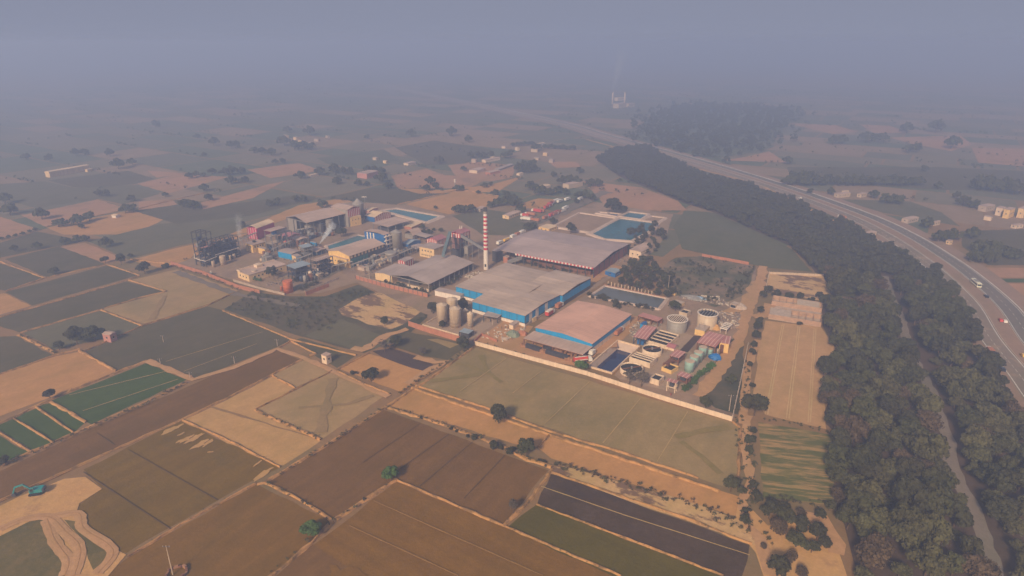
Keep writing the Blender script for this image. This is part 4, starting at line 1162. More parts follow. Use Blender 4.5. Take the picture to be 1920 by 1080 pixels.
# green-sided hall
fr, h = fit_h('Z2', (185, 748), (375, 800), (697, 682), 690)
T = building('green_sided_hall', 'long hall with yellow gable front and green panelled side', 'hall', fr, h, 2.2, 'y', YELLOW, R_tan, 0.4, curved=False)
w, d = fr[2], fr[3]
box(T, 'dark_side', STEEL, w + 0.02, d * 0.02, 0.1, w + 0.08, d, h - 0.1)
for k in range(10):
    y = d * (0.03 + 0.097 * k)
    box(T, 'upper_panel', CREAM if k % 1 == 0 else STEEL, w + 0.09, y, h * 0.78, w + 0.16, y + d * 0.05, h - 0.15)
for k in range(6):
    y = d * (0.03 + 0.08 * k)
    box(T, 'side_panel', TEALP, w + 0.09, y, 0.2, w + 0.15, y + d * 0.068, h * 0.7)
fr, h = fit_h('Z2', (218, 765), (352, 802), (376, 795), 722)
T = building('hall_annex', 'yellow annex with windows at the front of the green-sided hall', 'annex', fr, h, 0, 'flat', YELLOW, R_tan, 0.2)
win_row(T, fr, 'f', 4, h * 0.5, 0.9, 0.9)
# blue gable, dome shed and canopies in the centre
fr, h = fit_h('Z2', (862, 600), (912, 612), (1022, 572), 582)
building('blue_gable_shed', 'low blue shed with arched roof right of the grey silo', 'shed', fr, h, 1.5, 'x', DBLUE, R_blue, 0.25)
fr, h = fit_h('Z2', (880, 520), (935, 545), (1000, 515), 505)
T = building('arched_store', 'small grey arched store above the low blue shed', 'store', fr, h, 3.5, 'y', GTANK, R_tan, 0.2, curved=True)
fr, h = fit_h('Z2', (920, 635), (985, 655), (1062, 620), 628)
open_shed('low_canopy', 'low grey canopy left of the white two-storey block', 'canopy', fr, h, 0.5, 'x', R_grey, 2, 3, STEEL)
fr = fit('Z2', (930, 478), (1065, 520), (1120, 500), 4.0)
open_shed('long_canopy', 'thin long canopy behind the small arched store', 'canopy', fr, 4.0, 0.3, 'x', R_grey, 4, 2, STEEL)
# hopper before the blue block and pipe racks
T = thing('clarifier_hopper', 'grey funnel hopper on legs before the blue tower block', 'hopper', G('W4', 1110, 1075))
MB().lathe(0, 0, [(1.6, 1.2), (4.6, 6.0), (4.6, 7.0), (4.4, 7.0)], 18).build('hopper', GTANK, T, True)
for a in range(4):
    x, y = 2.6 * math.cos(a * 1.571 + 0.4), 2.6 * math.sin(a * 1.571 + 0.4); box(T, 'leg', GSTEEL, x - 0.2, y - 0.2, 0, x + 0.2, y + 0.2, 4.0)
def pipe_bridge(label, f, a, b, z, w=2.2, n=6, name='pipe_rack'):
    p, q = G(f, *a), G(f, *b)
    d = q - p
    T = thing(name, label, 'pipe rack', p, math.atan2(d.y, d.x))
    L_ = d.length
    for i in range(n):
        x = L_ * i / (n - 1)
        for s in (-1, 1): box(T, 'post', GSTEEL, x - 0.15, s * w / 2 - 0.15, 0, x + 0.15, s * w / 2 + 0.15, z)
        box(T, 'crossbeam', GSTEEL, x - 0.14, -w / 2, z - 0.3, x + 0.14, w / 2, z - 0.02)
    for k in range(5):
        y = -w / 2 + w * (k + 0.5) / 5
        MB().bar((0, y, z + 0.2), (L_, y, z + 0.2 + 0.01 * k), 0.16, 6).build('pipe', [GSTEEL, WHITE, STEEL, TANK, GSTEEL][k], T)
pipe_bridge('pipe rack along the green-sided hall', 'Z2', (400, 830), (740, 700), 5.0)
pipe_bridge('pipe rack leading toward the white two-storey block', 'Z2', (560, 845), (980, 660), 5.0, n=8)
pipe_bridge('pipe rack across the left corner yard', 'Z1', (750, 560), (930, 470), 6.0, n=4)
fr, h = fit_h('Z2', (440, 815), (505, 832), (560, 808), 800)
building('low_store', 'low tan flat store beside the pipe racks', 'store', fr, h, 0, 'flat', CONC, R_tan, 0.2)
def clutter_yard(label, f, quad_, n, seed, name='plant_unit'):
    """pumps, vessels and ducts standing free in the plant yard, each a thing of its own"""
    rd = random.Random(seed)
    a, b, c, d = [G(f, *p) for p in quad_]
    for i in range(n):
        u, v = rd.random(), rd.random()
        p = a.lerp(b, u).lerp(d.lerp(c, u), v)
        turn = GRID + rd.choice((0, 0.05, 1.57))
        m, word = rd.choice(((GTANK, 'grey'), (TANK, 'tan'), (STEEL, 'dark'), (GSTEEL, 'steel grey'), (NAVY, 'navy'), (RUST, 'rusty'), (TANK, 'tan')))
        k = rd.random()
        T = thing(name, '%s %s %s' % (word, 'upright vessel' if k < 0.5 else 'boxed machine with duct' if k < 0.8 else 'lying drum', label), 'vessel', p, turn, 'plant units ' + label)
        if k < 0.5:
            r, hh = rd.uniform(0.8, 1.9), rd.uniform(2.2, 6)
            MB().lathe(0, 0, [(r, 0.4), (r, hh), (r * 0.4, hh + 0.5)], 12).build('vessel_body', m, T, True)
            MB().tube([(r * 0.9, 0, hh * 0.8), (r + 1.5, 0.3, hh * 0.8), (r + 1.5, 0.3, 0)], 0.15).build('pipe', GSTEEL, T)
        elif k < 0.8:
            w, d_, hh = rd.uniform(1, 3), rd.uniform(1, 3), rd.uniform(1.5, 4)
            box(T, 'casing', m, -w, -d_, 0.2, w, d_, hh)
            MB().lathe(0, 0, [(0.4, hh), (0.4, hh + rd.uniform(0.8, 3))], 8).build('duct', GSTEEL, T)
        else:
            r, L_ = rd.uniform(0.8, 1.3), rd.uniform(3, 6)
            MB().bar((-L_ / 2, 0, r + 0.8), (L_ / 2, 0, r + 0.8), r, 12).build('vessel_body', m, T)
            for s in (-1, 1): box(T, 'saddle', CONC, s * L_ * 0.3 - 0.2, -r * 0.8, 0, s * L_ * 0.3 + 0.2, r * 0.8, 1.2)
clutter_yard('among the pipe racks beside the green-sided hall', 'Z2', ((420, 800), (560, 840), (960, 650), (720, 690)), 44, 31)
clutter_yard('in the yard below the fermentation hall', 'W2', ((700, 420), (1000, 500), (1600, 400), (900, 380)), 26, 32)
clutter_yard('beside the pale blue canopies', 'W2', ((850, 640), (1150, 730), (1300, 700), (1050, 560)), 26, 33)
clutter_yard('at the foot of the evaporator frame', 'W3', ((1150, 640), (1260, 700), (1700, 520), (1480, 610)), 20, 34)
clutter_yard('between the tower and the concrete platform', 'W2', ((60, 900), (330, 900), (480, 760), (300, 780)), 16, 35)

pipe_bridge('pipe rack between the concrete platform and the blue-walled shed', 'W2', (420, 800), (760, 640), 6.0, n=5)
pipe_bridge('pipe rack before the fermentation tanks', 'W2', (900, 420), (1560, 300), 5.5, n=6)
pipe_bridge('pipe rack behind the evaporator frame', 'W3', (1000, 470), (1400, 320), 7.0, n=5)
pipe_bridge('pipe rack crossing the road below the green-sided hall', 'Z2', (60, 880), (400, 800), 5.0, n=6)
# ---- boiler house, conveyors, chimney
fr, h = fit_h('W5', (598, 565), (790, 600), (978, 530), 412)
T = building('striped_boiler_shed', 'pink-roofed boiler shed with bold red and white striped gable', 'shed', fr, h, 2.0, 'y', RED, R_redp, 0.3)
stripes(T, 'f', fr, h * 0.2, h - 0.1, 6, WHITE, 0.4, top=1.6); stripes(T, 'r', fr, h * 0.2, h - 0.1, 7, WHITE, 0.35)
fr, h = fit_h('W5', (1042, 690), (1205, 730), (1365, 650), 288)
T = thing('boiler_tower', 'tall boiler tower with red and white striped head', 'tower', fr[0], fr[1])
w, d = fr[2], fr[3]
columns(T, fr, h, 3, 3, STEEL)
for k, z in enumerate((h * 0.3, h * 0.55)):
    box(T, 'deck', STEEL, 0.3, 0.3, z, w - 0.3, d - 0.3, z + 0.3)
box(T, 'boiler', plain('boiler_brown', (126, 88, 82), 0.8, 0.15, 0.3), w * 0.1, d * 0.05, h * 0.34, w * 0.8, d * 0.5, h * 0.8)
box(T, 'boiler_casing', GTANK, w * 0.2, d * 0.5, h * 0.05, w * 0.85, d * 0.95, h * 0.78)
box(T, 'lower_casing', STEEL, 0.4, 0.4, 0.1, w - 0.4, d - 0.4, h * 0.29)
box(T, 'head_wall', RED, -0.3, -0.3, h * 0.83, w + 0.3, d + 0.3, h)
frh = (fr[0], fr[1], w + 0.3, d)
for i in range(4):
    x = w * (0.08 + 0.25 * i); box(T, 'stripe', WHITE, x, -0.4, h * 0.835, x + w * 0.11, -0.28, h - 0.05)
for i in range(6):
    y = d * (0.05 + 0.16 * i); box(T, 'stripe', WHITE, w + 0.28, y, h * 0.835, w + 0.4, y + d * 0.07, h - 0.05)
roof(T, fr, h, 1.2, 'y', R_redp, 0.5)
for s in (0.3, 0.5): MB().bar((w * s, d * 0.7, h + 0.6), (w * s, d * 0.7, h + 3.6), 0.3, 8).build('vent', WHITE, T)
def conveyor(label, f, top_px, top_z, bot_px, bot_z, w=2.2, mat=GSTEEL, legs=2):
    a, b = G(f, *top_px, top_z), G(f, *bot_px, bot_z)
    T = thing('conveyor', label, 'conveyor', Vector((a.x, a.y, 0)))
    d = b - a; flat = Vector((d.x, d.y, 0)).normalized(); side = Vector((-flat.y, flat.x, 0)) * w / 2
    o0 = Vector((0, 0, a.z))
    mb = MB(); up = Vector((0, 0, 2.3))
    v = []
    for e in (o0, o0 + d):
        v += [e - side, e + side, e + side + up, e - side + up]
    mb.v = [tuple(q) for q in v]
    mb.f = [(0, 1, 2, 3), (7, 6, 5, 4), (0, 4, 5, 1), (1, 5, 6, 2), (2, 6, 7, 3), (3, 7, 4, 0)]
    mb.build('gallery', mat, T)
    for i in range(legs):
        p = o0 + d * ((i + 0.8) / (legs + 0.6))
        for s in (-1, 1):
            q = p + side * s; MB().bar((q.x, q.y, 0), tuple(q), 0.2, 5).build('leg', GSTEEL, T)
conveyor('steep conveyor from the boiler tower down to the open shed roof', 'W5', (1018, 290), 19.0, (895, 705), 9.2, legs=0, mat=plain('conveyor_teal', (92, 108, 112), 0.6, 0.12, 0.4, dirt=(110, 96, 88), dirt_amt=0.4))
conveyor('long sloping conveyor from the boiler tower past the chimney', 'W5', (1210, 330), 17.0, (1640, 585), 6.0, legs=3)
fr, h = fit_h('W5', (1285, 740), (1345, 755), (1420, 715), 520)
T = thing('dust_filter', 'pale grey dust filter box on legs left of the chimney', 'filter', fr[0], fr[1])
box(T, 'casing', GTANK, 0, 0, h * 0.4, fr[2], fr[3], h)
columns(T, fr, h * 0.4, 2, 2, GSTEEL)
MB().quad((0.3, 0.3, h * 0.4 - 0.01), (fr[2] - 0.3, 0.3, h * 0.4 - 0.01), (fr[2] * 0.5, fr[3] * 0.5, h * 0.2)).quad((0.3, fr[3] - 0.3, h * 0.4 - 0.01), (0.3, 0.3, h * 0.4 - 0.01), (fr[2] * 0.5, fr[3] * 0.5, h * 0.2)).quad((fr[2] - 0.3, 0.3, h * 0.4 - 0.01), (fr[2] - 0.3, fr[3] - 0.3, h * 0.4 - 0.01), (fr[2] * 0.5, fr[3] * 0.5, h * 0.2)).build('hopper', GSTEEL, T)
fr, h = fit_h('W5', (463, 690), (705, 758), (868, 668), 578)
T = building('white_block', 'white two-storey block with grey flat roof behind the open shed', 'building', fr, h, 0, 'flat', CREAM, R_grey, 0.3)
win_row(T, fr, 'f', 4, h * 0.62, 1.0, 1.1); win_row(T, fr, 'f', 6, h * 0.18, 0.8, 1.1)
cp = G('Z3', 297, 603)
hC = height_to(cp, PX('Z3', 0, 121)[1])
T = thing('chimney', 'tall slender chimney banded red and white with sooty top', 'chimney', cp)
def rad(z): return 1.75 - 0.45 * z / hC
SOOT = plain('sooty_concrete', (62, 58, 60), 0.9, 0.2, 0.5)
bands = []
y = 153
seq = [(121, 150, SOOT), (150, 170, GTANK)]
for i, (a, b) in enumerate(((170, 181), (201, 214), (230, 247), (260, 283), (295, 313), (327, 343), (357, 372), (387, 402), (416, 433))):
    pass
edges = [170, 186, 201, 217, 232, 247, 262, 283, 297, 315, 329, 344, 359, 374, 389, 403, 417, 432, 449]
ring = [(121, 150, SOOT), (150, 170, GTANK)]
for i, (a, b) in enumerate(zip(edges, edges[1:])): ring.append((a, b, WHITE if i % 2 == 0 else RED))
ring += [(449, 600, WHITE)]
ring = [(a, b, m) for a, b, m in ring]
for a, b, m in ring:
    z1, z0 = height_to(cp, PX('Z3', 0, a)[1]), height_to(cp, PX('Z3', 0, b)[1]) if b < 600 else 0.0
    MB().lathe(0, 0, [(rad(z0), z0), (rad(z1), z1)], 20, cap0=False, cap1=(a == 121)).build('band', m, T, True)
MB().lathe(0, 0, [(rad(hC) + 0.9, hC * 0.62), (rad(hC) + 0.9, hC * 0.62 + 0.2)], 16).build('platform', GSTEEL, T)
MB().box(-1.0, -1.72, 2.5, 0.2, -1.5, 4.5).build('door', BLACK, T)
fr, h = fit_h('Z3', (345, 540), (370, 555), (395, 535), 470)
building('dark_duct_house', 'dark duct house at the foot of the chimney', 'building', fr, h, 0, 'flat', STEEL, R_grey, 0.1)
conveyor('low conveyor rising toward the red-fringed warehouse front', 'Z3', (575, 520), 4.5, (465, 560), 1.5, legs=1)
fr, h = fit_h('Z3', (430, 550), (458, 560), (475, 545), 515)
building('brick_hut', 'small brick hut between the chimney and the red-fringed warehouse', 'hut', fr, h, 0, 'flat', BRICK, R_tan, 0.1)

# ---- the open shed, red-fringed warehouse, blue warehouse, pink warehouse
fr, h = fit_h('Z2', (750, 938), (1112, 1018), (1528, 820), 940)
T = open_shed('open_storage_shed', 'large grey gabled shed open on all sides above the brick wall', 'shed', fr, h, 2.4, 'y', R_grey, 3, 10, GTANK)
w, d = fr[2], fr[3]
box(T, 'dwarf_wall', OFFW, w * 0.2, 0.3, 0, w - 0.3, 0.6, 2.0)
box(T, 'rear_wall', STEEL, 0.4, d - 1, 0, w - 0.4, d - 0.8, h - 0.5)
box(T, 'stock_heap', STEEL, 1.5, 6, 0, w * 0.6, d - 4, 2.5)
for i in range(8):
    x = w * (0.22 + 0.097 * i); box(T, 'wall_pier', CONC, x, 0.2, 0, x + 0.3, 0.7, 2.15)
fr, h = fit_h('Z2', (610, 905), (742, 948), (895, 855), 858)
h = 5.0
T = building('side_store', 'low grey lean-to store with cream front left of the large open shed', 'store', fr, h, 0.8, 'y', CREAM, R_grey, 0.3)
fr, h = fit_h('Z2', (820, 800), (880, 815), (955, 780), 742)
T = building('striped_lean_to', 'little red and white striped wall peeping over the open shed', 'shed', fr, h, 0.6, 'y', RED, R_grey, 0.2)
stripes(T, 'f', fr, 0.2, h, 3, WHITE, 0.4); stripes(T, 'r', fr, 0.2, h, 4, WHITE, 0.35)
fr = fit('Z3', (370, 447), (1130, 592), (1385, 407), 8.0)
T = open_shed('red_fringed_warehouse', 'largest mauve-grey warehouse with red and white fringe along its eave', 'warehouse', fr, 8.0, 2.2, 'x', R_mauve, 14, 8, STEEL, 0.8)
w, d = fr[2], fr[3]
box(T, 'end_wall', plain('brick_red_wall', (150, 84, 70), 0.9, 0.15, 0.3, dirt=(110, 70, 60), dirt_amt=0.5), w - 0.3, 0.5, 0.1, w - 0.05, d - 0.5, 7.9)
box(T, 'back_wall', STEEL, 0.5, d - 1, 0.1, w - 0.6, d - 0.7, 7.6)
box(T, 'stock', RUST, w * 0.3, 4, 0, w - 4, d - 6, 3.0)
for i in range(46):
    x = w * (0.22 + 0.78 * i / 46); box(T, 'fringe_panel', RED if i % 2 else WHITE, x, -0.92, 6.75, x + w * 0.78 / 46, -0.84, 8.0)
def clad_row(T, face, w, d, a, b, n, z0, z1, mat, y=0.0):
    for i in range(n):
        s0, s1 = a + (b - a) * i / n + 0.12, a + (b - a) * (i + 1) / n - 0.12
        if face == 'f': box(T, 'wall_panel', mat, s0, -0.12, z0, s1, -0.02, z1)
        else: box(T, 'wall_panel', mat, w + 0.02, s0, z0, w + 0.12, s1, z1)
Z_BW = 7.0
frA = fit('Z3', (190, 852), (600, 962), (872, 800), Z_BW)
frB = fit('Z3', (60, 737), (700, 900), (1112, 675), Z_BW)
T = thing('blue_warehouse', 'wide grey-roofed warehouse with bright blue panelled walls', 'warehouse', frA[0], frA[1])
w, d = frA[2], frA[3]
MB().box(0, 0, 0, w, d, Z_BW - 0.05).build('front_wall', STEEL, T)
roof(T, frA, Z_BW, 1.1, 'x', R_old, 0.6, name='front_roof')
box(T, 'plinth', WHITE, -0.05, -0.3, 0, w + 0.25, -0.02, 2.0)
clad_row(T, 'f', w, d, 0, w, 7, 2.4, Z_BW - 0.1, BLUE)
for i in range(11):
    y = d * (0.02 + 0.089 * i); box(T, 'wall_panel', WHITE if i in (1, 3, 6) else BLUE, w + 0.02, y, 1.5 if i in (1, 3, 6) else 2.2, w + 0.14, y + d * 0.082, Z_BW - 0.1)
box(T, 'plinth', CONC, w + 0.01, 0, 0, w + 0.3, d, 1.4)
rel = Matrix.Rotation(-frA[1], 4, 'Z') @ (Vector((frB[0].x - frA[0].x, frB[0].y - frA[0].y, 0)))
bx, by = rel.x, rel.y
wl_ = (G('Z3', 262, 787, Z_BW) - G('Z3', 60, 737, Z_BW)).length
dr = frB[3]
# rear block in the front block's axes
x0, y0 = bx, by
cr = Matrix.Rotation(-frA[1], 4, 'Z') @ (G('Z3', 1112, 675, Z_BW) - Vector((frA[0].x, frA[0].y, Z_BW)))
x1, y1 = cr.x, cr.y
y0b = d + 0.4
def sub_roof(name, X0, Y0, X1, Y1, rise, mat, zoff=0.0):
    fz = (None, 0, X1 - X0, Y1 - Y0)
    o = roof(T, fz, Z_BW + zoff, rise, 'x', mat, 0.5, name=name)
    o.location = (X0, Y0, 0)
    return o
MB().box(x0 + 0.2, y0, 0, w - 0.4, y1 - 4, Z_BW - 0.06).build('left_wall', STEEL, T)
sub_roof('left_roof', x0 + 0.2, y0, w * 0.55, y1 - 6, 0.9, R_old, 0.25)
MB().box(w * 0.5, d + 0.05, 0, x1, y1, Z_BW - 0.04).build('rear_wall', STEEL, T)
sub_roof('rear_roof', w * 0.35, d - 1, x1, y1, 1.3, R_old, 0.45)
for i in range(4):
    s0 = x0 + 0.3 + (wl_ + 2) * i / 4; box(T, 'wall_panel', BLUE, s0, y0 - 0.12, 2.2, s0 + wl_ / 4 + 0.2, y0 - 0.02, Z_BW - 0.1)
box(T, 'plinth', WHITE, x0 + 0.2, y0 - 0.25, 0, x0 + wl_ + 2, y0 - 0.02, 1.8)
for i in range(3):
    yy = d + 0.3 + (y1 - d - 0.6) * i / 3; box(T, 'wall_panel', BLUE, x1 + 0.02, yy, 2.6, x1 + 0.14, yy + (y1 - d) / 3 - 0.4, Z_BW - 0.1)
for i in range(2):
    xx = w + 0.3 + (x1 - w - 0.4) * i / 2; box(T, 'wall_panel', BLUE, xx, d - 0.08, 2.6, xx + (x1 - w) / 2 - 0.3, d + 0.04, Z_BW - 0.1)
box(T, 'roof_patch', R_tan, w * 0.35, d * 0.25, Z_BW + 1.15, w * 0.43, d * 0.26, Z_BW + 1.2) if False else None
frp = fit('Z4', (178, 296), (606, 412), (906, 197), 6.0)
T = building('pink_warehouse', 'pink ribbed-roof warehouse with blue upper walls', 'warehouse', frp, 6.0, 1.2, 'y', OFFW, R_pink, 0.5)
w, d = frp[2], frp[3]
box(T, 'blue_band', BLUE, 0, -0.12, 3.4, w, -0.02, 5.95)
clad_row(T, 'r', w, d, 0, d, 9, 3.2, 5.95, BLUE)
MB().prism([(0.3, 6.0), (w - 0.3, 6.0), (w / 2, 7.1)], -0.13, -0.02, 'y').build('gable_panel', BLUE, T)
ff = fit('Z4', (90, 378), (532, 497), (606, 440), 4.2)
T = open_shed('front_awning', 'grey lean-to awning along the front of the pink warehouse', 'awning', ff, 4.2, 0.0, 'flat', R_tan, 7, 2, RUST, 0.3)

# bales and covered goods under the awning
BALES = ((95, 440, 0), (140, 455, 1), (185, 470, 1), (235, 485, 0), (290, 500, 1), (340, 515, 1), (390, 530, 1), (430, 545, 0), (330, 480, 0), (380, 495, 0), (450, 520, 0), (270, 470, 1))
pos_words = ('leftmost brown stack of bales under the grey awning', 'dark-covered stack second from left under the awning', 'black sheeted stack third along the awning', 'brown crate stack fourth along the awning', 'black sheeted stack behind the yard in mid awning', 'long black sheeted stack right of mid awning', 'black sheeted stack next to the awning corner', 'brown bale stack nearest the red tanker truck', 'brown bales deep under the middle of the awning', 'brown bales deep under the right half of the awning', 'brown bales under the right end of the awning', 'dark sheeted bales deep under the left half of the awning')
for (x, y, k), lab in zip(BALES, pos_words):
    rd = random.Random(x)
    T = thing('bale_stack', lab, 'bales', G('Z4', x, y), GRID)
    for i in range(3):
        for j in range(2):
            box(T, 'bale', HAY, i * 1.55 - 2.2, j * 1.3 - 1.2 + rd.uniform(-.1, .1), 0, i * 1.55 - 0.75, j * 1.3 + 0.05, 1.5 + rd.uniform(0, 0.6))
    if k: MB().prism([(-1.5, 0.6), (1.4, 0.6), (1.2, 2.2), (0, 2.7), (-1.3, 2.2)], -2.5, 2.6, 'x').build('cover', TARP, T)

# ---- effluent plant
def clarifier(label, f, xl, xr, yb, yt):
    T, r, h = tank('clarifier', label, 'tank', f, xl, xr, yb, yt, OFFW, 'open', 36, 0, BLACK, sub=False)
    box(T, 'scraper_bridge', RUST, -r * 0.98, -0.35, h - 0.3, r * 0.98, 0.35, h - 0.05)
    MB().lathe(0, 0, [(0.5, h - 0.8), (0.5, h + 0.5)], 10).build('drive', GSTEEL, T)
    return T
clarifier('white round clarifier nearest the boundary wall', 'W6', 10, 345, 838, 760)
clarifier('white round clarifier behind the slotted tank', 'W6', 332, 616, 545, 468)
slot_basin('aeration_tank', 'white slotted tank between the two round clarifiers', 'tank', 'W6', (150, 610), (442, 708), (530, 620), 630, 3, OFFW)
slot_basin('aeration_tank', 'big white rectangular tank with four dark slots beside the pink shed', 'tank', 'W6', (400, 345), (690, 425), (882, 268), 368, 4, OFFW)
slot_basin('sludge_tank', 'ochre rectangular sludge tank with one open cell', 'tank', 'W6', (615, 735), (752, 795), (848, 725), 738, 1, YELLOW)
slot_basin('dosing_tank', 'small pale square tank near the boundary wall', 'tank', 'W6', (447, 915), (582, 955), (662, 885), 875, 1, OFFW)
def barred_tank(label, f, xl, xr, yb, yt, bars, mat, bmat):
    T, r, h = tank('bar_topped_tank', label, 'tank', f, xl, xr, yb, yt, mat, 'open', 40, 3, BLACK, sub=False)
    MB().lathe(0, 0, [(r * 1.003, h - 0.5), (r + 0.35, h - 0.45), (r + 0.35, h + 0.02), (r * 0.96, h + 0.02)], 40, False, False).build('rim', WHITE, T)
    for i in range(bars):
        x = r * (-0.9 + 1.8 * (i + 0.5) / bars)
        y = math.sqrt(max(0.1, (r * 0.97) ** 2 - x * x))
        box(T, 'bar', bmat, x - 0.24, -y, h - 0.2, x + 0.24, y, h - 0.03)
    T.rotation_euler = (0, 0, math.radians(57 - 90))
    return T
barred_tank('tall round tank topped with bold pale bars', 'W7', 603, 925, 752, 560, 9, GTANK, OFFW)
barred_tank('tall round tank with dark open top, right of the barred one', 'W7', 1095, 1412, 690, 462, 6, TANK, GSTEEL)
fr = fit('W6', (220, 242), (412, 268), (588, 108), 4.6)
T = open_shed('pink_shed', 'open pink-roofed shed beside the big slotted tank', 'shed', fr, 4.6, 0.2, 'x', R_pink2, 3, 4, STEEL, 0.3)
box(T, 'machine', DBLUE, 1.5, 1.5, 0, 5, 4, 2.2)
fr = fit('W6', (1140, 322), (1400, 388), (1560, 232), 6.0)
T = open_shed('striped_pink_shed', 'large ribbed pink shed roof behind the pale green tanks', 'shed', fr, 6.0, 0.4, 'x', R_pink2, 3, 3, RUST, 0.3)
fr = fit('W6', (1462, 318), (1600, 332), (1645, 232), 6.1)
T = building('yellow_pump_house', 'yellow-walled pump house with pink roof at the road', 'pump house', fr, 5.8, 0.2, 'x', YELLOW, R_pink2, 0.3)
for a, b, yb, yt, lab in ((943, 1080, 772, 622, 'nearest of the row of pale green tanks'), (1015, 1138, 697, 548, 'second nearest of the row of pale green tanks'), (1075, 1200, 627, 485, 'third of the row of pale green tanks'), (1145, 1260, 557, 412, 'farthest of the row of pale green tanks'), (1270, 1350, 522, 430, 'small blue-green tank apart under the ribbed pink roof')):
    tank('green_tank', lab, 'tank', 'W6', a, b, yb, yt, AQUA, 'flat', 24, 2, rmat=TANK)
tank('brown_vessel', 'tall brown vessel at the right end of the ribbed pink shed', 'vessel', 'W6', 1455, 1505, 495, 372, RUST, 'flat', 14, 2, sub=False)
tank('brown_vessel', 'short tan vessel beside the blue tarpaulin', 'vessel', 'W6', 1410, 1447, 490, 425, TANK, 'flat', 14, 1, sub=False)
def heap(label, f, x, y, rx, ry, h, mat, name='covered_heap', cat='heap', seed=1):
    rd = random.Random(seed)
    T = None
    mb = MB(); n = 12
    prof = [(1.0, 0.0), (0.93, 0.45), (0.7, 0.8), (0.35, 0.97), (0.02, 1.0)]
    rs = []
    for r, z in prof:
        k = len(mb.v)
        for i in range(n):
            a = 2 * math.pi * i / n; q = r * rd.uniform(0.82, 1.1)
            mb.v.append((rx * q * math.cos(a), ry * q * math.sin(a), h * z * rd.uniform(0.85, 1.1)))
        rs.append(k)
    for a, b in zip(rs, rs[1:]):
        for i in range(n): mb.f.append((a + i, a + (i + 1) % n, b + (i + 1) % n, b + i))
    mb.f.append(tuple(rs[-1] + i for i in range(n)))
    o = mb.build(name, mat)
    o.location = G(f, x, y); o.rotation_euler = (0, 0, GRID)
    return tag(o, label, cat)
heap('crumpled blue tarpaulin heap beside the brown vessels', 'W6', 1395, 560, 3.6, 2.6, 2.6, BTARP, 'tarpaulin_heap')
heap('grey rubble heap before the pump house road', 'W7', 1790, 330, 5, 4, 3.0, CONC, 'rubble_heap', seed=4)
heap('yellow sand pile against the second tall round tank', 'W7', 1400, 670, 3.2, 2.5, 2.6, FM['sand'], 'sand_pile', seed=5)
heap('green-grey covered heap in the sandy yard', 'W8', 1400, 690, 4.0, 3.0, 3.0, plain('grey_green_sheet', (120, 124, 104), 0.7, 0.2, 0.5), seed=6)
heap('reddish brick heap in the sandy yard', 'W8', 1540, 670, 3.0, 2.2, 2.2, BRICK, 'brick_heap', seed=7)
heap('small pale heap beside the covered heap in the sandy yard', 'W8', 1285, 745, 2.4, 1.6, 1.2, CONC, 'rubble_heap', seed=8)
heap('heap of scrap and pale sheeting in the scrub', 'Z6', 1080, 430, 8, 4, 1.6, plain('scrap', (150, 140, 132), 0.8, 0.4, 0.9, dirt=(90, 84, 84), dirt_amt=0.7), 'scrap_heap', seed=9)
heap('pale blue sheeting heap at the edge of the scrub', 'Z6', 1140, 435, 4.5, 2.5, 1.6, plain('pale_blue_sheet', (140, 160, 178), 0.6, 0.2, 0.7), 'sheeting_heap', seed=10)
def canopy(label, f, L, F, R, z, foot_white=False, name='canopy'):
    fr = fit(f, L, F, R, z)
    T = thing(name, label, 'canopy', fr[0], fr[1])
    w, d = fr[2], fr[3]
    box(T, 'roof', R_pink2, -0.2, -0.2, z, w + 0.2, d + 0.2, z + 0.12)
    for x in (0.3, w - 0.3):
        for y in (0.3, d - 0.3): box(T, 'leg', OFFW if foot_white else RUST, x - 0.2, y - 0.2, 0, x + 0.2, y + 0.2, z)
    box(T, 'deck', OFFW if foot_white else RUST, 0, 0, z * 0.45, w, d, z * 0.45 + 0.25)
    box(T, 'machine', STEEL, w * 0.25, d * 0.2, z * 0.45 + 0.26, w * 0.7, d * 0.7, z * 0.8)
    return T
canopy('small pink canopy on white concrete legs near the wall', 'W6', (697, 880), (832, 915), (862, 880), 5.4, True)
canopy('pink canopy on brown legs beside the nearest pale green tank', 'W6', (845, 792), (985, 852), (1028, 800), 5.0)
canopy('pink canopy over the rusty press frame', 'W6', (740, 512), (866, 556), (946, 468), 4.5)
fr, h = fit_h('W6', (640, 690), (700, 715), (830, 590), 660)
frame('press_frame', 'rusty brown press frame behind the ochre sludge tank', 'frame', fr, [h * 0.6, h], 1, 3, RUST, deck=RUST, clutter=8, cl_mats=[RUST, STEEL], seed=41)
fr, h = fit_h('W6', (690, 425), (800, 455), (860, 410), 412)
building('gabled_hut', 'little white hut with mauve gabled roof behind the pink canopy', 'hut', fr, h, 1.0, 'x', OFFW, R_redp, 0.3)
fr, h = fit_h('W7', (1065, 762), (1222, 800), (1300, 720), 706)
T = building('control_house', 'flat yellow control house below the second tall round tank', 'building', fr, h, 0, 'flat', YELLOW, CONC, 0.2)
MB().tube([(1, fr[3] * .5, h + .2), (1, fr[3] * .5, h + 2.6), (4, fr[3] * .5, h + 2.6), (4, fr[3] * .5, h + .2)], 0.1).build('roof_pipe', GSTEEL, T)
fr = fit('W7', (1482, 645), (1602, 672), (1702, 585), 3.2)
T = thing('cooling_frame', 'white slotted cooling frame on legs by the estate road', 'frame', fr[0], fr[1])
w, d = fr[2], fr[3]
for q in ((0, 0, w, 0.5), (0, d - 0.5, w, d), (0, 0.5, 0.5, d - 0.5), (w - 0.5, 0.5, w, d - 0.5)): box(T, 'rim', WHITE, q[0], q[1], 2.6, q[2], q[3], 3.2)
box(T, 'bed', BLACK, 0.5, 0.5, 2.5, w - 0.5, d - 0.5, 2.8)
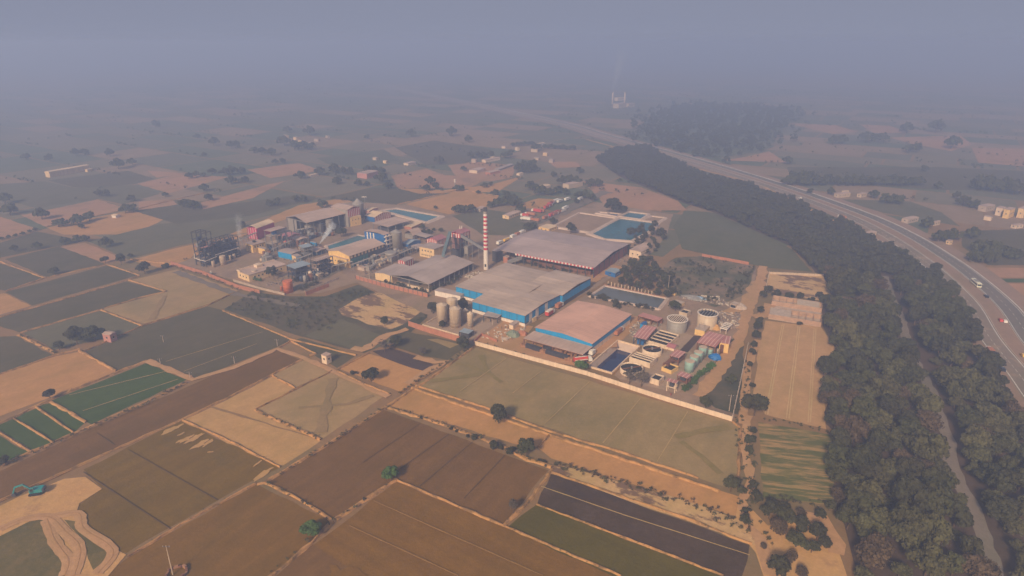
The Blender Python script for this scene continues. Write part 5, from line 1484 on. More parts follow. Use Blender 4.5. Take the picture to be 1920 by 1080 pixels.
for k in range(1, 4): box(T, 'bar', WHITE, 0.5, d * k / 4 - 0.25, 2.8, w - 0.5, d * k / 4 + 0.25, 3.15)
for x in (0.4, w - 0.4):
    for y in (0.4, d - 0.4): box(T, 'leg', CONC, x - 0.25, y - 0.25, 0, x + 0.25, y + 0.25, 2.6)
slot_basin('holding_tank', 'tan rectangular tank behind the barred round tank', 'tank', 'W7', (808, 450), (930, 490), (990, 440), 420, 1, TANK)
fr = fit('W7', (150, 452), (462, 547), (522, 495), 3.6)
T = open_shed('long_pink_shed', 'long low pink-roofed store left of the barred round tank', 'shed', fr, 3.6, 0.0, 'flat', PINKW, 4, 2, RUST, 0.2)
box(T, 'rear_wall', BRICK, 0.3, fr[3] - 0.4, 0, fr[2] - 0.3, fr[3] - 0.1, 3.4)
fr, h = fit_h('W7', (172, 668), (215, 680), (285, 635), 602)
building('blue_cabin', 'small deep blue cabin beside the pink shed', 'cabin', fr, h, 0, 'flat', BLUE, DBLUE, 0.05)
slot_basin('filter_box', 'small slotted steel filter box behind the pink shed', 'tank', 'W7', (395, 620), (470, 645), (530, 600), 630, 3, GTANK)
fr, h = fit_h('Z6', (860, 500), (950, 525), (990, 500), 490)
T = building('roofless_hut', 'ruined pale hut with open top beside the pond', 'hut', fr, h, 0, 'flat', CREAM, CONC, 0.0)
fr, h = fit_h('Z6', (870, 395), (892, 402), (905, 392), 375)
building('orange_hut', 'tiny orange hut above the pond corner', 'hut', fr, h, 0, 'flat', YELLOW, CONC, 0.1)
fr, h = fit_h('W7', (1645, 330), (1750, 350), (1830, 320), 275)
T = building('ruined_store', 'crumbling pale store at the top of the estate road', 'store', fr, h, 0, 'flat', CONC, CONC, 0.0)
win_row(T, fr, 'f', 3, h * .3, 1.2, 1.6)

# ---- silo yard
for a, b, yb, yt, lab in ((1055, 1150, 430, 262, 'left of the two front tall tan silos in the walled yard'), (1170, 1272, 465, 297, 'right of the two front tall tan silos in the walled yard'), (1145, 1240, 400, 212, 'tall tan silo behind the two front ones'), (1283, 1336, 405, 305, 'small tan silo at the back right of the silo yard'), (1326, 1382, 458, 335, 'small tan silo at the front right of the silo yard')):
    tank('tan_silo', lab, 'silo', 'Z5', a, b, yb, yt, TANK, 'cone', 28, 5, rise=1.2)
fr = fit('Z5', (1255, 488), (1325, 515), (1352, 482), 3.2)
T = open_shed('guard_shelter', 'tiny white-roofed shelter in the silo yard', 'shelter', fr, 3.2, 0.0, 'flat', R_blue, 2, 2, STEEL, 0.2)
box(T, 'booth', STEEL, 0.4, 0.4, 0, fr[2] - 0.4, fr[3] - 0.4, 2.2)
fr = fit('Z5', (1470, 342), (1590, 372), (1625, 325), 3.4)
open_shed('grey_canopy', 'flat grey canopy between the silo yard and the blue warehouse', 'canopy', fr, 3.4, 0.0, 'flat', R_grey, 3, 2, STEEL, 0.2)
fr, h = fit_h('Z5', (1035, 165), (1265, 215), (1310, 190), 185)
h = 3.6
T = building('low_office', 'low grey-roofed office with white front left of the blue warehouse', 'office', fr, h, 0, 'flat', WHITE, R_grey, 0.4)
fr, h = fit_h('W8', (1345, 590), (1400, 610), (1520, 515), 575)
building('site_hut', 'pale flat site hut in the sandy yard', 'hut', fr, max(h, 2.6), 0, 'flat', OFFW, R_tan, 0.15)
fr, h = fit_h('W8', (1630, 480), (1690, 500), (1740, 470), 440)
building('kiosk', 'cream kiosk at the near corner of the blue warehouse', 'kiosk', fr, h, 0, 'flat', CREAM, OFFW, 0.1)
FARH = []
# ---- mid-distance sheds beyond the blue warehouse
for f, L, F, R, yt, rise, wall, rf, lab, nm in (
    ('Z6', (185, 195), (280, 222), (325, 185), 180, 0.5, DBLUE, R_blue, 'small white-roofed shed with pale blue end near the pond trees', 'white_roofed_shed'),
    ('Z3', (705, 300), (790, 315), (860, 292), 288, 0.4, YELLOW, R_white, 'cream office behind the red-fringed warehouse', 'cream_office'),
    ('Z3', (1410, 505), (1490, 530), (1530, 490), 475, 0.4, OFFW, R_tan, 'dusty roofed building among rubble right of the red-fringed warehouse', 'dusty_building'),
    ('Z3', (1440, 470), (1510, 480), (1600, 430), 455, 0.4, TANK, R_tan, 'long dusty shed at the edge of the wood behind the warehouse', 'dusty_shed'),
    ('Z3', (425, 205), (470, 215), (560, 175), 190, 0.4, CREAM, R_tan, 'cream walled building left of the parked lorries', 'cream_building'),
    ('Z3', (205, 150), (245, 158), (280, 138), 142, 0.6, OFFW, R_tan, 'pale house among trees behind the chimney', 'pale_house'),
    ('Z2', (870, 440), (930, 455), (1015, 405), 430, 0.3, BRICK, R_white, 'low brick store with white edge beside the flat open shed', 'brick_store'),
    ('R2', (1230, 460), (1260, 466), (1290, 455), 452, 0.5, OFFW, R_white, 'white-roofed house in the grove beyond the lorry park', 'white_roofed_house'),
    ('R2', (1365, 455), (1400, 462), (1480, 445), 440, 0.3, TANK, R_tan, 'pale walled compound in the grove beyond the lorry park', 'walled_compound'),
    ('R2', (1105, 386), (1120, 389), (1140, 383), 380, 0.3, OFFW, R_white, 'small white hut under the big dark grove', 'white_hut'),
    ('R2', (210, 400), (260, 408), (320, 390), 380, 0.3, PINKW, R_tan, 'brick-pink farm building left of the tall trees', 'farm_building'),
    ('R2', (840, 372), (880, 378), (920, 362), 362, 0.3, OFFW, R_tan, 'pale village house left of the big dark grove', 'village_house'),
    ('R2', (930, 380), (950, 386), (1000, 372), 373, 0.3, BRICK, R_tan, 'brick village house nearest the big dark grove', 'village_house'),
    ('R2', (980, 362), (1000, 366), (1075, 335), 355, 0.3, GTANK, R_grey, 'long grey shed left of the big dark grove', 'long_shed'),
    ('R2', (910, 312), (930, 316), (1010, 300), 302, 0.3, OFFW, R_tan, 'pale houses row below the far hedge', 'village_house'),
    ('R2', (1220, 216), (1235, 219), (1255, 212), 210, 0.3, WHITE, R_white, 'tiny white house by the far tree row', 'far_house'),
    ('R2', (470, 328), (490, 333), (525, 322), 322, 0.3, OFFW, R_tan, 'pale farmhouse left of the salmon bare ground', 'farmhouse'),
    ('R1', (258, 516), (272, 521), (490, 480), 490, 0.8, CREAM, R_white, 'long cream poultry shed alone in the far left fields', 'long_cream_shed'),
    ('R1', (480, 487), (485, 490), (505, 484), 476, 0.3, CREAM, R_white, 'small cream house at the end of the long cream shed', 'small_house'),
    ('R1', (630, 745), (645, 750), (662, 742), 738, 0.4, WHITE, R_white, 'small white farm hut between hedges on the left', 'farm_hut'),
    ('R1', (1735, 515), (1745, 518), (1785, 508), 508, 0.3, OFFW, R_white, 'white farm roofs above the pale salmon field', 'farm_house'),
    ('R3', (1085, 630), (1110, 634), (1170, 630), 618, 0.2, TANK, R_tan, 'pale long house across the highway, left one', 'roadside_house'),
    ('R3', (1118, 618), (1130, 620), (1155, 618), 606, 0.2, OFFW, R_white, 'upper storey house behind the pale long roadside house', 'roadside_house'),
    ('R3', (1185, 630), (1205, 633), (1235, 629), 619, 0.2, TANK, R_tan, 'pale long house across the highway, right one', 'roadside_house'),
    ('R3', (1790, 710), (1815, 716), (1822, 708), 682, 0.0, OFFW, R_tan, 'white two-storey village house at the right edge', 'village_house'),
    ('R3', (1822, 722), (1845, 728), (1858, 716), 690, 0.0, YELLOW, R_tan, 'cream two-storey village house at the right edge', 'village_house'),
    ('R3', (1885, 720), (1910, 726), (1925, 715), 685, 0.0, CREAM, R_tan, 'cream village house cut by the right edge', 'village_house'),
    ('R3', (1715, 690), (1745, 698), (1775, 688), 675, 0.2, CONC, R_tan, 'low grey village house left of the white one', 'village_house'),
    ('R3', (1860, 765), (1880, 770), (1915, 766), 756, 0.2, OFFW, R_tan, 'low pale wall building by the village path', 'low_building'),
    ('R3', (1575, 838), (1588, 842), (1600, 838), 825, 0.0, CREAM, R_tan, 'tiny cream hut by trees beyond the highway', 'tiny_hut'),
    ('R3', (1380, 742), (1410, 748), (1460, 738), 730, 0.2, CONC, R_tan, 'low greyish roadside sheds beyond the highway', 'roadside_shed'),
    ('R3', (1515, 755), (1525, 758), (1545, 752), 742, 0.2, TANK, R_tan, 'small tan shed between roadside trees', 'roadside_shed'),
    ('R3', (1215, 805), (1240, 812), (1262, 800), 795, 0.2, OFFW, R_tan, 'small pale kiosk on the near verge of the highway', 'verge_kiosk'),
    ('R3', (115, 240), (130, 243), (158, 236), 224, 0.0, TANK, R_tan, 'left white block of the far hazy factory', 'far_factory'),
    ('R3', (165, 236), (180, 238), (200, 234), 222, 0.0, TANK, R_tan, 'right white block of the far hazy factory', 'far_factory'),
    ('R3', (120, 208), (130, 210), (155, 206), 196, 0.0, OFFW, R_white, 'upper hazy block of the far factory', 'far_factory'),
    ('P', (195, 640), (206, 644), (215, 638), 630, 0.4, PINKW, R_tan, 'little pinkish field hut beside the dark tree clump', 'field_hut'),
    ('P', (604, 680), (612, 684), (620, 679), 669, 0.0, OFFW, R_tan, 'little pale pump hut beside the field path', 'pump_hut'),
):
    fr, h = fit_h(f, L, F, R, yt)
    h = max(h, 2.4)
    T = building(nm, lab, 'building', fr, h, rise, 'x' if fr[2] > fr[3] else 'y', wall, rf, 0.2)
    if f in ('R3', 'P', 'Z3', 'Z6'):
        win_row(T, fr, 'f', max(1, int(fr[2] / 4)), h * 0.45, 1.0, 1.0)
        win_row(T, fr, 'r', max(1, int(fr[3] / 4)), h * 0.45, 1.0, 1.0)
_r = random.Random(91)
for k, (x, y) in enumerate([(1005, 300), (1018, 292), (1030, 305), (995, 285), (560, 268), (548, 262), (575, 272), (530, 258), (590, 265), (610, 258), (905, 292), (920, 300), (880, 305), (1240, 205), (1262, 200), (1290, 195), (1310, 203), (940, 278), (965, 282), (700, 300), (720, 306), (1840, 412)]):
    p = ground(x + _r.uniform(-4, 4), y)
    w, d, h = _r.uniform(5, 10), _r.uniform(4, 7), _r.uniform(2.6, 4.5)
    fr = (p, GRID + _r.uniform(-.4, .4), w, d)
    FARH.append((building('far_house', 'x', 'house', fr, h, 0.4, 'x', _r.choice((OFFW, CREAM, CONC, TANK)), _r.choice((R_tan, R_grey, R_white)), 0.2), (x, y), w))
for x, lab in ((112, 'left slim stack of the far hazy factory'), (165, 'right slim stack of the far hazy factory')):
    p = G('R3', x, 232); hh = height_to(p, PX('R3', 0, 170)[1])
    T = thing('far_stack', lab, 'chimney', p)
    MB().lathe(0, 0, [(2.2, 0), (1.5, hh)], 10).build('shaft', OFFW, T, True)
    MB().lathe(0, 0, [(1.7, hh), (1.7, hh + 1.0)], 10).build('cap', STEEL, T)
# brick row house under construction, right
fr = fit('R7', (455, 335), (735, 378), (745, 270))
RBRICK = plain('dull_brick', (176, 138, 112), 0.95, 0.2, 0.5, dirt=(136, 106, 90), dirt_amt=0.5)
T = thing('row_house', 'unfinished roofless brick row house above the tan field', 'house', fr[0], fr[1])
w, d = fr[2], fr[3]
hh = 3.0
box(T, 'floor', CONC, 0, 0, 0.05, w, d, 0.3)
for y in (0.0, d * 0.36, d * 0.68, d - 0.3): box(T, 'long_wall', RBRICK, 0, y, 0.3, w, y + 0.3, hh)
for i in range(8):
    x = (w - 0.3) * i / 7
    box(T, 'cross_wall', RBRICK, x, 0.3, 0.3, x + 0.3, d * 0.36, hh - 0.1); box(T, 'cross_wall', RBRICK, x, d * 0.68 + 0.3, 0.3, x + 0.3, d - 0.3, hh - 0.1)
box(T, 'slab', CONC, 0.35, 0.35, hh - 0.09, w * 0.42, d * 0.34, hh + 0.06); box(T, 'slab', TANK, w * 0.5, d * 0.69, hh - 0.09, w * 0.95, d * 0.97, hh + 0.06)

# ---- walls and fences in panels
def wall_run(name, label, f, pts, h, pan, mat, th=0.25, pier=None, cope=None, z0=0.0, cat='wall'):
    P_ = [G(f, *p) for p in pts]
    T = thing(name, label, cat, P_[0])
    for a, b in zip(P_, P_[1:]):
        d = b - a
        n = max(1, round(d.length / pan)); s = d.length / n
        ang = math.atan2(d.y, d.x)
        me = MB().box(0.03, -th / 2, z0, s - 0.03, th / 2, h).mesh('panel', mat)
        mp = MB().box(-0.17, -th / 2 - 0.1, z0, 0.17, th / 2 + 0.1, h + 0.15).mesh('pier', pier or mat)
        mc = MB().box(0, -th / 2 - 0.06, h + 0.004, s, th / 2 + 0.06, h + 0.12).mesh('coping', cope) if cope else None
        for i in range(n):
            p = a + d * (i / n) - P_[0]
            for me_, nm in ((me, 'panel'), (mp, 'pier')) + (((mc, 'coping'),) if mc else ()):
                o = link(nm, me_, T); o.location = p + Vector((0, 0, random.uniform(-0.05, 0.03))); o.rotation_euler = (0, 0, ang + random.uniform(-0.004, 0.004))
    return T
wall_run('boundary_wall', 'long cream boundary wall between the estate and the sage field', 'Z4', [(-275, 428), (0, 503), (560, 655), (1110, 835), (1650, 1000)], 2.3, 4.2, OFFW)
wall_run('boundary_wall', 'thin pale wall running up beside the dirt lane, right of the tanks', 'Z4', [(1652, 985), (1715, 700), (1770, 430)], 2.0, 4.5, CONC)
wall_run('brick_wall', 'brick wall with dark piers below the large open shed', 'Z2', [(430, 900), (660, 965), (1090, 1070)], 2.8, 4.0, BRICK, pier=STEEL, cope=CONC)
wall_run('brick_wall', 'orange brick wall in front of the silo yard', 'Z5', [(800, 440), (1000, 505), (1310, 595)], 3.2, 5.0, BRICK, cope=None)
wall_run('brick_wall', 'brick wall along the left corner of the estate', 'Z1', [(105, 718), (410, 812), (730, 940), (920, 985)], 2.6, 5.0, BRICK)
wall_run('brick_wall', 'brick wall right of the orange tank corner', 'W3', [(1290, 905), (1700, 750)], 2.6, 5.0, BRICK)
wall_run('perimeter_fence', 'pale concrete fence curving round the left corner road', 'W3', [(-20, 650), (450, 790), (900, 900)], 1.6, 3.0, CONC, th=0.14, cat='fence')
wall_run('perimeter_fence', 'pale concrete fence right of the orange tank', 'W3', [(1270, 850), (1600, 720), (1880, 610)], 1.6, 3.0, CONC, th=0.14, cat='fence')
wall_run('brick_wall', 'low brick wall at the sandy yard corner', 'W8', [(845, 790), (950, 690), (1170, 785)], 1.6, 4.0, BRICK)
wall_run('boundary_wall', 'salmon wall at the edge of the scrub beside the wood', 'Z6', [(1170, 5), (1400, 45), (1640, 90)], 2.2, 5.0, BRICK)
wall_run('yard_wall', 'pale wall round the top of the sandy plot by the wood', 'R7', [(440, 190), (460, 97), (750, 110)], 1.8, 5.0, TANK)
wall_run('pond_wall', 'salmon brick edge wall along the far side of the pond', 'Z6', [(185, 305), (490, 370), (790, 432)], 1.1, 5.0, BRICK)
wall_run('verge_barrier', 'white barrier along the near verge of the highway', 'R3', [(1215, 790), (1400, 885), (1500, 955), (1540, 1010)], 1.0, 4.0, WHITE, th=0.2, cat='barrier')
wall_run('yard_wall', 'low cream kerb wall round the silo pad', 'W8', [(305, 430), (98, 545), (620, 695)], 0.9, 4.0, OFFW)

# ---- odds and ends lying about the yards
def debris(label, polys, n, seed, mats, smax=1.1):
    rd = random.Random(seed)
    mb = MB()
    for f, q in polys:
        c = [G(f, *p) for p in q]
        for i in range(n):
            u, v = rd.random(), rd.random()
            p = c[0].lerp(c[1], u).lerp(c[3].lerp(c[2], u), v)
            s = rd.uniform(0.2, smax); a = rd.uniform(0, 3.14); L_ = s * rd.uniform(1, 4); hh = rd.uniform(0.15, 0.7)
            ux, uy = math.cos(a), math.sin(a)
            k = len(mb.v)
            for z in (0.1, 0.1 + hh + 0.2):
                for sx, sy in ((-1, -1), (1, -1), (1, 1), (-1, 1)):
                    x, y = sx * L_ / 2 * (0.8 if z > 0.2 else 1), sy * s / 2 * (0.7 if z > 0.2 else 1)
                    mb.v.append((p.x + x * ux - y * uy, p.y + x * uy + y * ux, z))
            mb.f += [tuple(k + i_ for i_ in q_) for q_ in ((0, 3, 2, 1), (4, 5, 6, 7), (0, 1, 5, 4), (1, 2, 6, 5), (2, 3, 7, 6), (3, 0, 4, 7))]
    o = mb.build('yard_debris', mats)
    return tag(o, label, 'debris', kind='stuff')
DEB1 = plain('debris_mixed', (140, 118, 104), 0.9, 0.5, 1.5, dirt=(60, 54, 54), dirt_amt=0.8)
DEB2 = plain('debris_pale', (196, 176, 156), 0.9, 0.3, 1.5, dirt=(110, 90, 80), dirt_amt=0.6)
debris('small odds and ends strewn over the factory yards', [('Z3', ((880, 860), (950, 830), (1040, 720), (1000, 760))), ('W7', ((0, 780), (150, 900), (320, 560), (60, 560))), ('W7', ((1480, 380), (1850, 420), (1800, 700), (1450, 600))), ('Z3', ((1180, 600), (1300, 590), (1620, 430), (1400, 480))), ('Z6', ((900, 420), (1200, 470), (1500, 520), (1300, 400))), ('Z2', ((400, 880), (600, 940), (980, 700), (700, 700))), ('W2', ((400, 900), (900, 960), (1300, 700), (800, 600))), ('W3', ((400, 700), (900, 760), (1700, 560), (1000, 500)))], 70, 61, DEB1)
debris('pale scraps strewn over the sandy yards', [('W8', ((900, 720), (1300, 780), (1600, 600), (1300, 500))), ('W7', ((0, 780), (150, 900), (320, 560), (60, 560))), ('W7', ((1480, 380), (1850, 420), (1800, 700), (1450, 600))), ('Z6', ((900, 420), (1200, 470), (1500, 520), (1300, 400))), ('Z3', ((180, 690), (60, 660), (250, 620), (300, 640)))], 50, 62, DEB2, 0.9)
# ================================================================== trees, scrub, vehicles, people, poles, smoke
BARK = plain('bark', (92, 70, 54), 0.95, 0.2, 0.8)
L_DARK = leafmat('leaves_dark', (42, 42, 24), (60, 58, 34))
L_MID = leafmat('leaves_mid', (50, 52, 26), (70, 68, 36))
L_OLIVE = leafmat('leaves_olive', (66, 66, 38), (84, 78, 46))
L_BROWN = leafmat('leaves_brown', (72, 56, 40), (88, 70, 50))
L_GREEN = leafmat('leaves_green', (58, 84, 36), (74, 100, 44))
L_GREY = leafmat('leaves_grey_twigs', (84, 74, 66), (96, 84, 74))
def leaf_cloud(seed, n_clump, leaves, leaf, flat=0.8, tall=False, spread=1.0):
    """quads scattered over lumpy clumps; unit crown, centre at 0"""
    r = np.random.default_rng(seed)
    cs = []
    while len(cs) < n_clump:
        p = r.uniform(-1, 1, 3)
        q = np.linalg.norm(p)
        if q > 1 or q < 0.35: continue
        if p[2] < -0.55: continue
        cs.append(p * np.array([0.72, 0.72, flat * 0.72]) * spread)
    cs = np.array(cs)
    cr = r.uniform(0.24, 0.44, n_clump)
    k = r.integers(0, n_clump, leaves)
    d = r.normal(size=(leaves, 3)); d /= np.linalg.norm(d, axis=1)[:, None]
    d[:, 2] = np.where(d[:, 2] < -0.4, -d[:, 2], d[:, 2])
    pos = cs[k] + d * (cr[k] * r.uniform(0.75, 1.08, leaves))[:, None] * np.array([1, 1, 0.85])
    nrm = d + r.normal(size=(leaves, 3)) * 0.45
    nrm /= np.linalg.norm(nrm, axis=1)[:, None]
    t = np.cross(nrm, r.normal(size=(leaves, 3))); t /= np.linalg.norm(t, axis=1)[:, None]
    b = np.cross(nrm, t)
    s = (leaf * r.uniform(0.6, 1.4, leaves))[:, None]
    v = np.stack([pos - t * s - b * s * 0.6, pos + t * s * 0.8 - b * s * 0.7, pos + t * s + b * s * 0.6, pos - t * s * 0.7 + b * s * 0.8], 1)
    if tall: v[..., 2] *= 1.0
    return v.reshape(-1, 3)
def quads_mesh(name, v, mat):
    n = len(v) // 4
    me = bpy.data.meshes.new(name)
    me.vertices.add(len(v)); me.vertices.foreach_set('co', v.astype(np.float32).ravel())
    me.loops.add(len(v)); me.loops.foreach_set('vertex_index', np.arange(len(v), dtype=np.int32))
    me.polygons.add(n); me.polygons.foreach_set('loop_start', np.arange(0, len(v), 4, dtype=np.int32))
    me.materials.append(mat)
    me.update(calc_edges=True)
    return me
def trunk_mesh(seed, h, r, limbs, reach):
    rd = random.Random(seed)
    mb = MB()
    pts = [(0, 0, -0.2), (rd.uniform(-.1, .1), rd.uniform(-.1, .1), h * 0.5), (rd.uniform(-.2, .2), rd.uniform(-.2, .2), h)]
    for (p, q), (a, b) in zip(zip(pts, pts[1:]), ((r, r * 0.75), (r * 0.75, r * 0.55))): mb.bar(p, q, a, 7, b)
    for i in range(limbs):
        a = 2 * math.pi * (i + rd.random() * 0.6) / limbs
        m = (math.cos(a) * reach * 0.45, math.sin(a) * reach * 0.45, h + reach * 0.45)
        e = (math.cos(a) * reach * 0.8, math.sin(a) * reach * 0.8, h + reach * rd.uniform(0.7, 1.0))
        mb.bar(pts[-1], m, r * 0.45, 5, r * 0.3); mb.bar(m, e, r * 0.3, 5, r * 0.1)
    return mb.mesh('trunk', BARK)
# prototypes: (crown mesh, trunk mesh) for a crown radius of 1 with the crown centre at height cz
KINDS = {}
def kind(key, mat, seed, clumps, leaves, leaf, flat, cz, spread=1.0):
    cr = leaf_cloud(seed, clumps, leaves, leaf, flat, spread=spread)
    cr[:, 2] += cz
    KINDS[key] = (quads_mesh('crown', cr, mat), trunk_mesh(seed, cz * 0.62, 0.07, 5, 0.62), cz)
for i in range(3): kind('dark%d' % i, L_DARK, 11 + i, 20, 2600, 0.075, 0.85, 1.15)
for i in range(3): kind('mid%d' % i, L_MID, 21 + i, 20, 2600, 0.075, 0.85, 1.15)
for i in range(2): kind('olive%d' % i, L_OLIVE, 31 + i, 22, 2400, 0.07, 0.75, 1.0)
for i in range(2): kind('brown%d' % i, L_BROWN, 41 + i, 22, 1900, 0.06, 0.75, 1.0)
kind('green0', L_GREEN, 51, 18, 2400, 0.08, 0.85, 1.0)
kind('grey0', L_GREY, 61, 20, 1300, 0.05, 0.9, 1.1)
kind('tall0', L_DARK, 71, 22, 2200, 0.09, 2.0, 2.0)
kind('tall1', L_MID, 72, 22, 2200, 0.09, 1.9, 1.9)
kind('bush0', L_DARK, 81, 14, 900, 0.10, 0.7, 0.5)
kind('bush1', L_BROWN, 82, 14, 800, 0.09, 0.7, 0.5)
for k in ('far0', 'far1'): kind(k, L_MID, 90 + int(k[-1]), 12, 420, 0.14, 0.75, 0.7)
TC = [0]
def tree(label, p, rad, key, group=None, name='tree', rot=None, sz=1.0, cat='tree'):
    TC[0] += 1
    cr, tr, cz = KINDS[key]
    T = thing(name, label, cat, (p.x, p.y, 0.1), random.uniform(0, 6.28) if rot is None else rot, group)
    T.scale = (rad, rad, rad * sz)
    link('trunk', tr, T); link('crown', cr, T)
    return T
def tree_px(label, f, x, yb, wpx, key, group=None, name='tree', sz=1.0):
    p = G(f, x, yb)
    a, b = G(f, x - wpx / 2, yb), G(f, x + wpx / 2, yb)
    r = max(1.0, (b - a).length / 2 * 1.1)
    p = p + Vector((p.x, p.y, 0)).normalized() * r * 0.3
    return tree(label, p, r, key, group, name, sz=sz)
# ---- single trees one can point to
for f, x, y, w, k, sz, lab in (
    ('P', 935, 797, 34, 'dark0', 1.1, 'lone dark round tree on the bund below the sage field'),
    ('P', 987, 860, 35, 'mid0', 1.0, 'bushy olive tree on the bund between brown fields'),
    ('P', 733, 903, 29, 'green0', 1.0, 'fresh green tree at the top corner of the brown field'),
    ('P', 962, 965, 20, 'grey0', 1.6, 'slim bare dark tree at the right edge of the dark brown field'),
    ('P', 585, 1008, 38, 'green0', 0.8, 'round bright green tree near the bottom of the picture'),
    ('P', 95, 750, 22, 'dark1', 0.85, 'dark round tree at the corner of the green field'),
    ('P', 112, 657, 20, 'dark0', 0.8, 'smallest tree of the dark clump beside the pinkish hut'),
    ('P', 146, 648, 38, 'dark2', 0.8, 'left big tree of the dark clump beside the pinkish hut'),
    ('P', 178, 642, 36, 'mid1', 0.8, 'right big tree of the dark clump beside the pinkish hut'),
    ('P', 11, 872, 20, 'dark1', 0.8, 'small dark tree at the left edge beside the green plots'),
    ('P', 696, 718, 34, 'dark2', 0.7, 'low dark tree clump beside the field path'),
    ('P', 664, 703, 14, 'bush0', 1.0, 'small shrub left of the low dark clump'),
    ('P', 1413, 783, 46, 'dark1', 0.9, 'large dark tree at the end of the cream boundary wall'),
    ('P', 1090, 697, 24, 'green0', 1.0, 'fresh green tree beside the red tanker truck'),
    ('P', 1180, 722, 26, 'grey0', 1.1, 'left bare grey tree inside the boundary wall'),
    ('P', 1202, 728, 30, 'grey0', 1.1, 'right bare grey tree inside the boundary wall'),
    ('P', 1321, 768, 24, 'mid2', 1.0, 'leafy tree at the lane just inside the boundary wall'),
    ('P', 1370, 722, 22, 'mid1', 0.8, 'shrubby tree in the green corner beside the thin pale wall'),
    ('P', 722, 662, 24, 'grey0', 1.0, 'bare tree at the edge of the burnt patch'),
    ('P', 743, 652, 28, 'dark0', 0.7, 'dark shrubby tree beside the grey field'),
    ('P', 793, 668, 16, 'grey0', 1.0, 'thin bare tree in the grey field'),
    ('P', 868, 658, 26, 'dark2', 0.9, 'dark tree at the corner where the two boundary walls meet'),
    ('P', 812, 590, 20, 'dark1', 1.1, 'dark tree between the sand patch and the silos'),
    ('P', 868, 585, 22, 'dark2', 1.0, 'dark tree between the silos and the blue warehouse'),
    ('P', 830, 616, 15, 'dark0', 0.9, 'small tree at the foot of the tan silos'),
    ('P', 980, 603, 20, 'dark1', 0.9, 'dark tree at the near corner of the blue warehouse'),
    ('P', 722, 612, 16, 'dark0', 1.1, 'dark tree on the lower edge of the sand patch'),
    ('P', 505, 522, 14, 'tall1', 1.0, 'left of two slim poplars before the flat-roofed building'),
    ('P', 514, 524, 13, 'tall0', 1.0, 'right of two slim poplars before the flat-roofed building'),
    ('P', 628, 506, 6, 'tall0', 0.9, 'left small cypress before the yellow hall annex'),
    ('P', 636, 508, 6, 'tall1', 0.8, 'right small cypress before the yellow hall annex'),
    ('P', 640, 446, 22, 'dark1', 0.8, 'dark tree right of the white steam plume'),
    ('P', 272, 515, 25, 'dark2', 0.85, 'round dark tree outside the left brick wall'),
    ('P', 310, 503, 18, 'bush0', 0.8, 'low bush by the left end of the brick wall'),
    ('P', 228, 497, 18, 'dark0', 1.1, 'tall dark tree in the hedge left of the estate'),
    ('P', 198, 494, 15, 'dark1', 0.8, 'small tree at the salmon strip corner'),
    ('P', 1175, 475, 16, 'dark1', 0.9, 'dark tree at the right end of the red-fringed warehouse'),
    ('P', 1070, 440, 20, 'dark2', 0.95, 'dark tree at the corner of the dried-out lagoon'),
    ('P', 1148, 402, 34, 'dark0', 0.8, 'left of two dark trees above the small blue pools'),
    ('P', 1168, 401, 16, 'dark1', 0.9, 'right of two dark trees above the small blue pools'),
    ('P', 1265, 585, 22, 'mid0', 0.9, 'green tree behind the ruined hut by the pond'),
    ('P', 1478, 565, 16, 'dark1', 1.0, 'dark tree on the sandy plot by the wood'),
    ('P', 1499, 610, 12, 'bush0', 1.0, 'bush before the unfinished brick row house'),
    ('P', 1752, 515, 22, 'dark2', 0.9, 'tree leaning over the near edge of the highway'),
    ('P', 1130, 560, 14, 'bush0', 1.0, 'left bush on the bank behind the pink warehouse'),
    ('P', 1157, 578, 20, 'bush0', 1.0, 'right bush on the bank behind the pink warehouse'),
):
    tree_px(lab, f, x, y, w, k, name='bush' if k.startswith('bush') else 'tree', sz=sz)
# ---- rows and clumps: alike trees told apart only by where they stand
LAND = {'the long cream shed': (125, 322), 'the lattice mast': (376, 330), 'the two hazy farm groves': (500, 275), 'the salmon field': (540, 315), 'the pale salmon strip': (150, 465),
        'the striped ploughland': (130, 395), 'the white farm hut': (215, 408), 'the tallest steel tower': (380, 440), 'the crimson shed': (485, 430), 'the fermentation hall': (600, 400),
        'the green plots': (40, 440), 'the teal basin': (770, 400), 'the chimney': (911, 400), 'the lorry park': (1040, 385), 'the blue pools': (1180, 410), 'the big dark grove': (985, 315),
        'the brick-pink farm building': (690, 330), 'the marker pole': (852, 345), 'the village houses': (890, 318), 'the pale walled compound': (1075, 348), 'the tiny white house': (1012, 272),
        'the far hazy factory': (1160, 195), 'the pale roadside houses': (1595, 367), 'the white village house': (1875, 400), 'the dark plantation': (1350, 250), 'the bus': (1828, 530), 'the greyish roadside sheds': (1705, 415), 'the hazy right horizon': (1800, 250)}
def near_label(px_, w, what):
    k = min(LAND, key=lambda q: (LAND[q][0] - px_[0]) ** 2 + 3 * (LAND[q][1] - px_[1]) ** 2)
    dx, dy = px_[0] - LAND[k][0], px_[1] - LAND[k][1]
    side = ('left of' if dx < 0 else 'right of') if abs(dx) > 2.2 * abs(dy) else ('just beyond' if dy < 0 else 'in front of')
    far = 'well ' if abs(dx) > 70 and 'of' in side else ''
    size = 'small' if w < 14 else 'large' if w > 20 else 'mid-sized'
    return '%s %s %s%s %s' % (size, what, far, side, k)
for i, (o_, q_, w_) in enumerate(FARH):
    o_['label'] = near_label(q_, w_, 'hazy village house'); o_['group'] = 'hazy village houses'
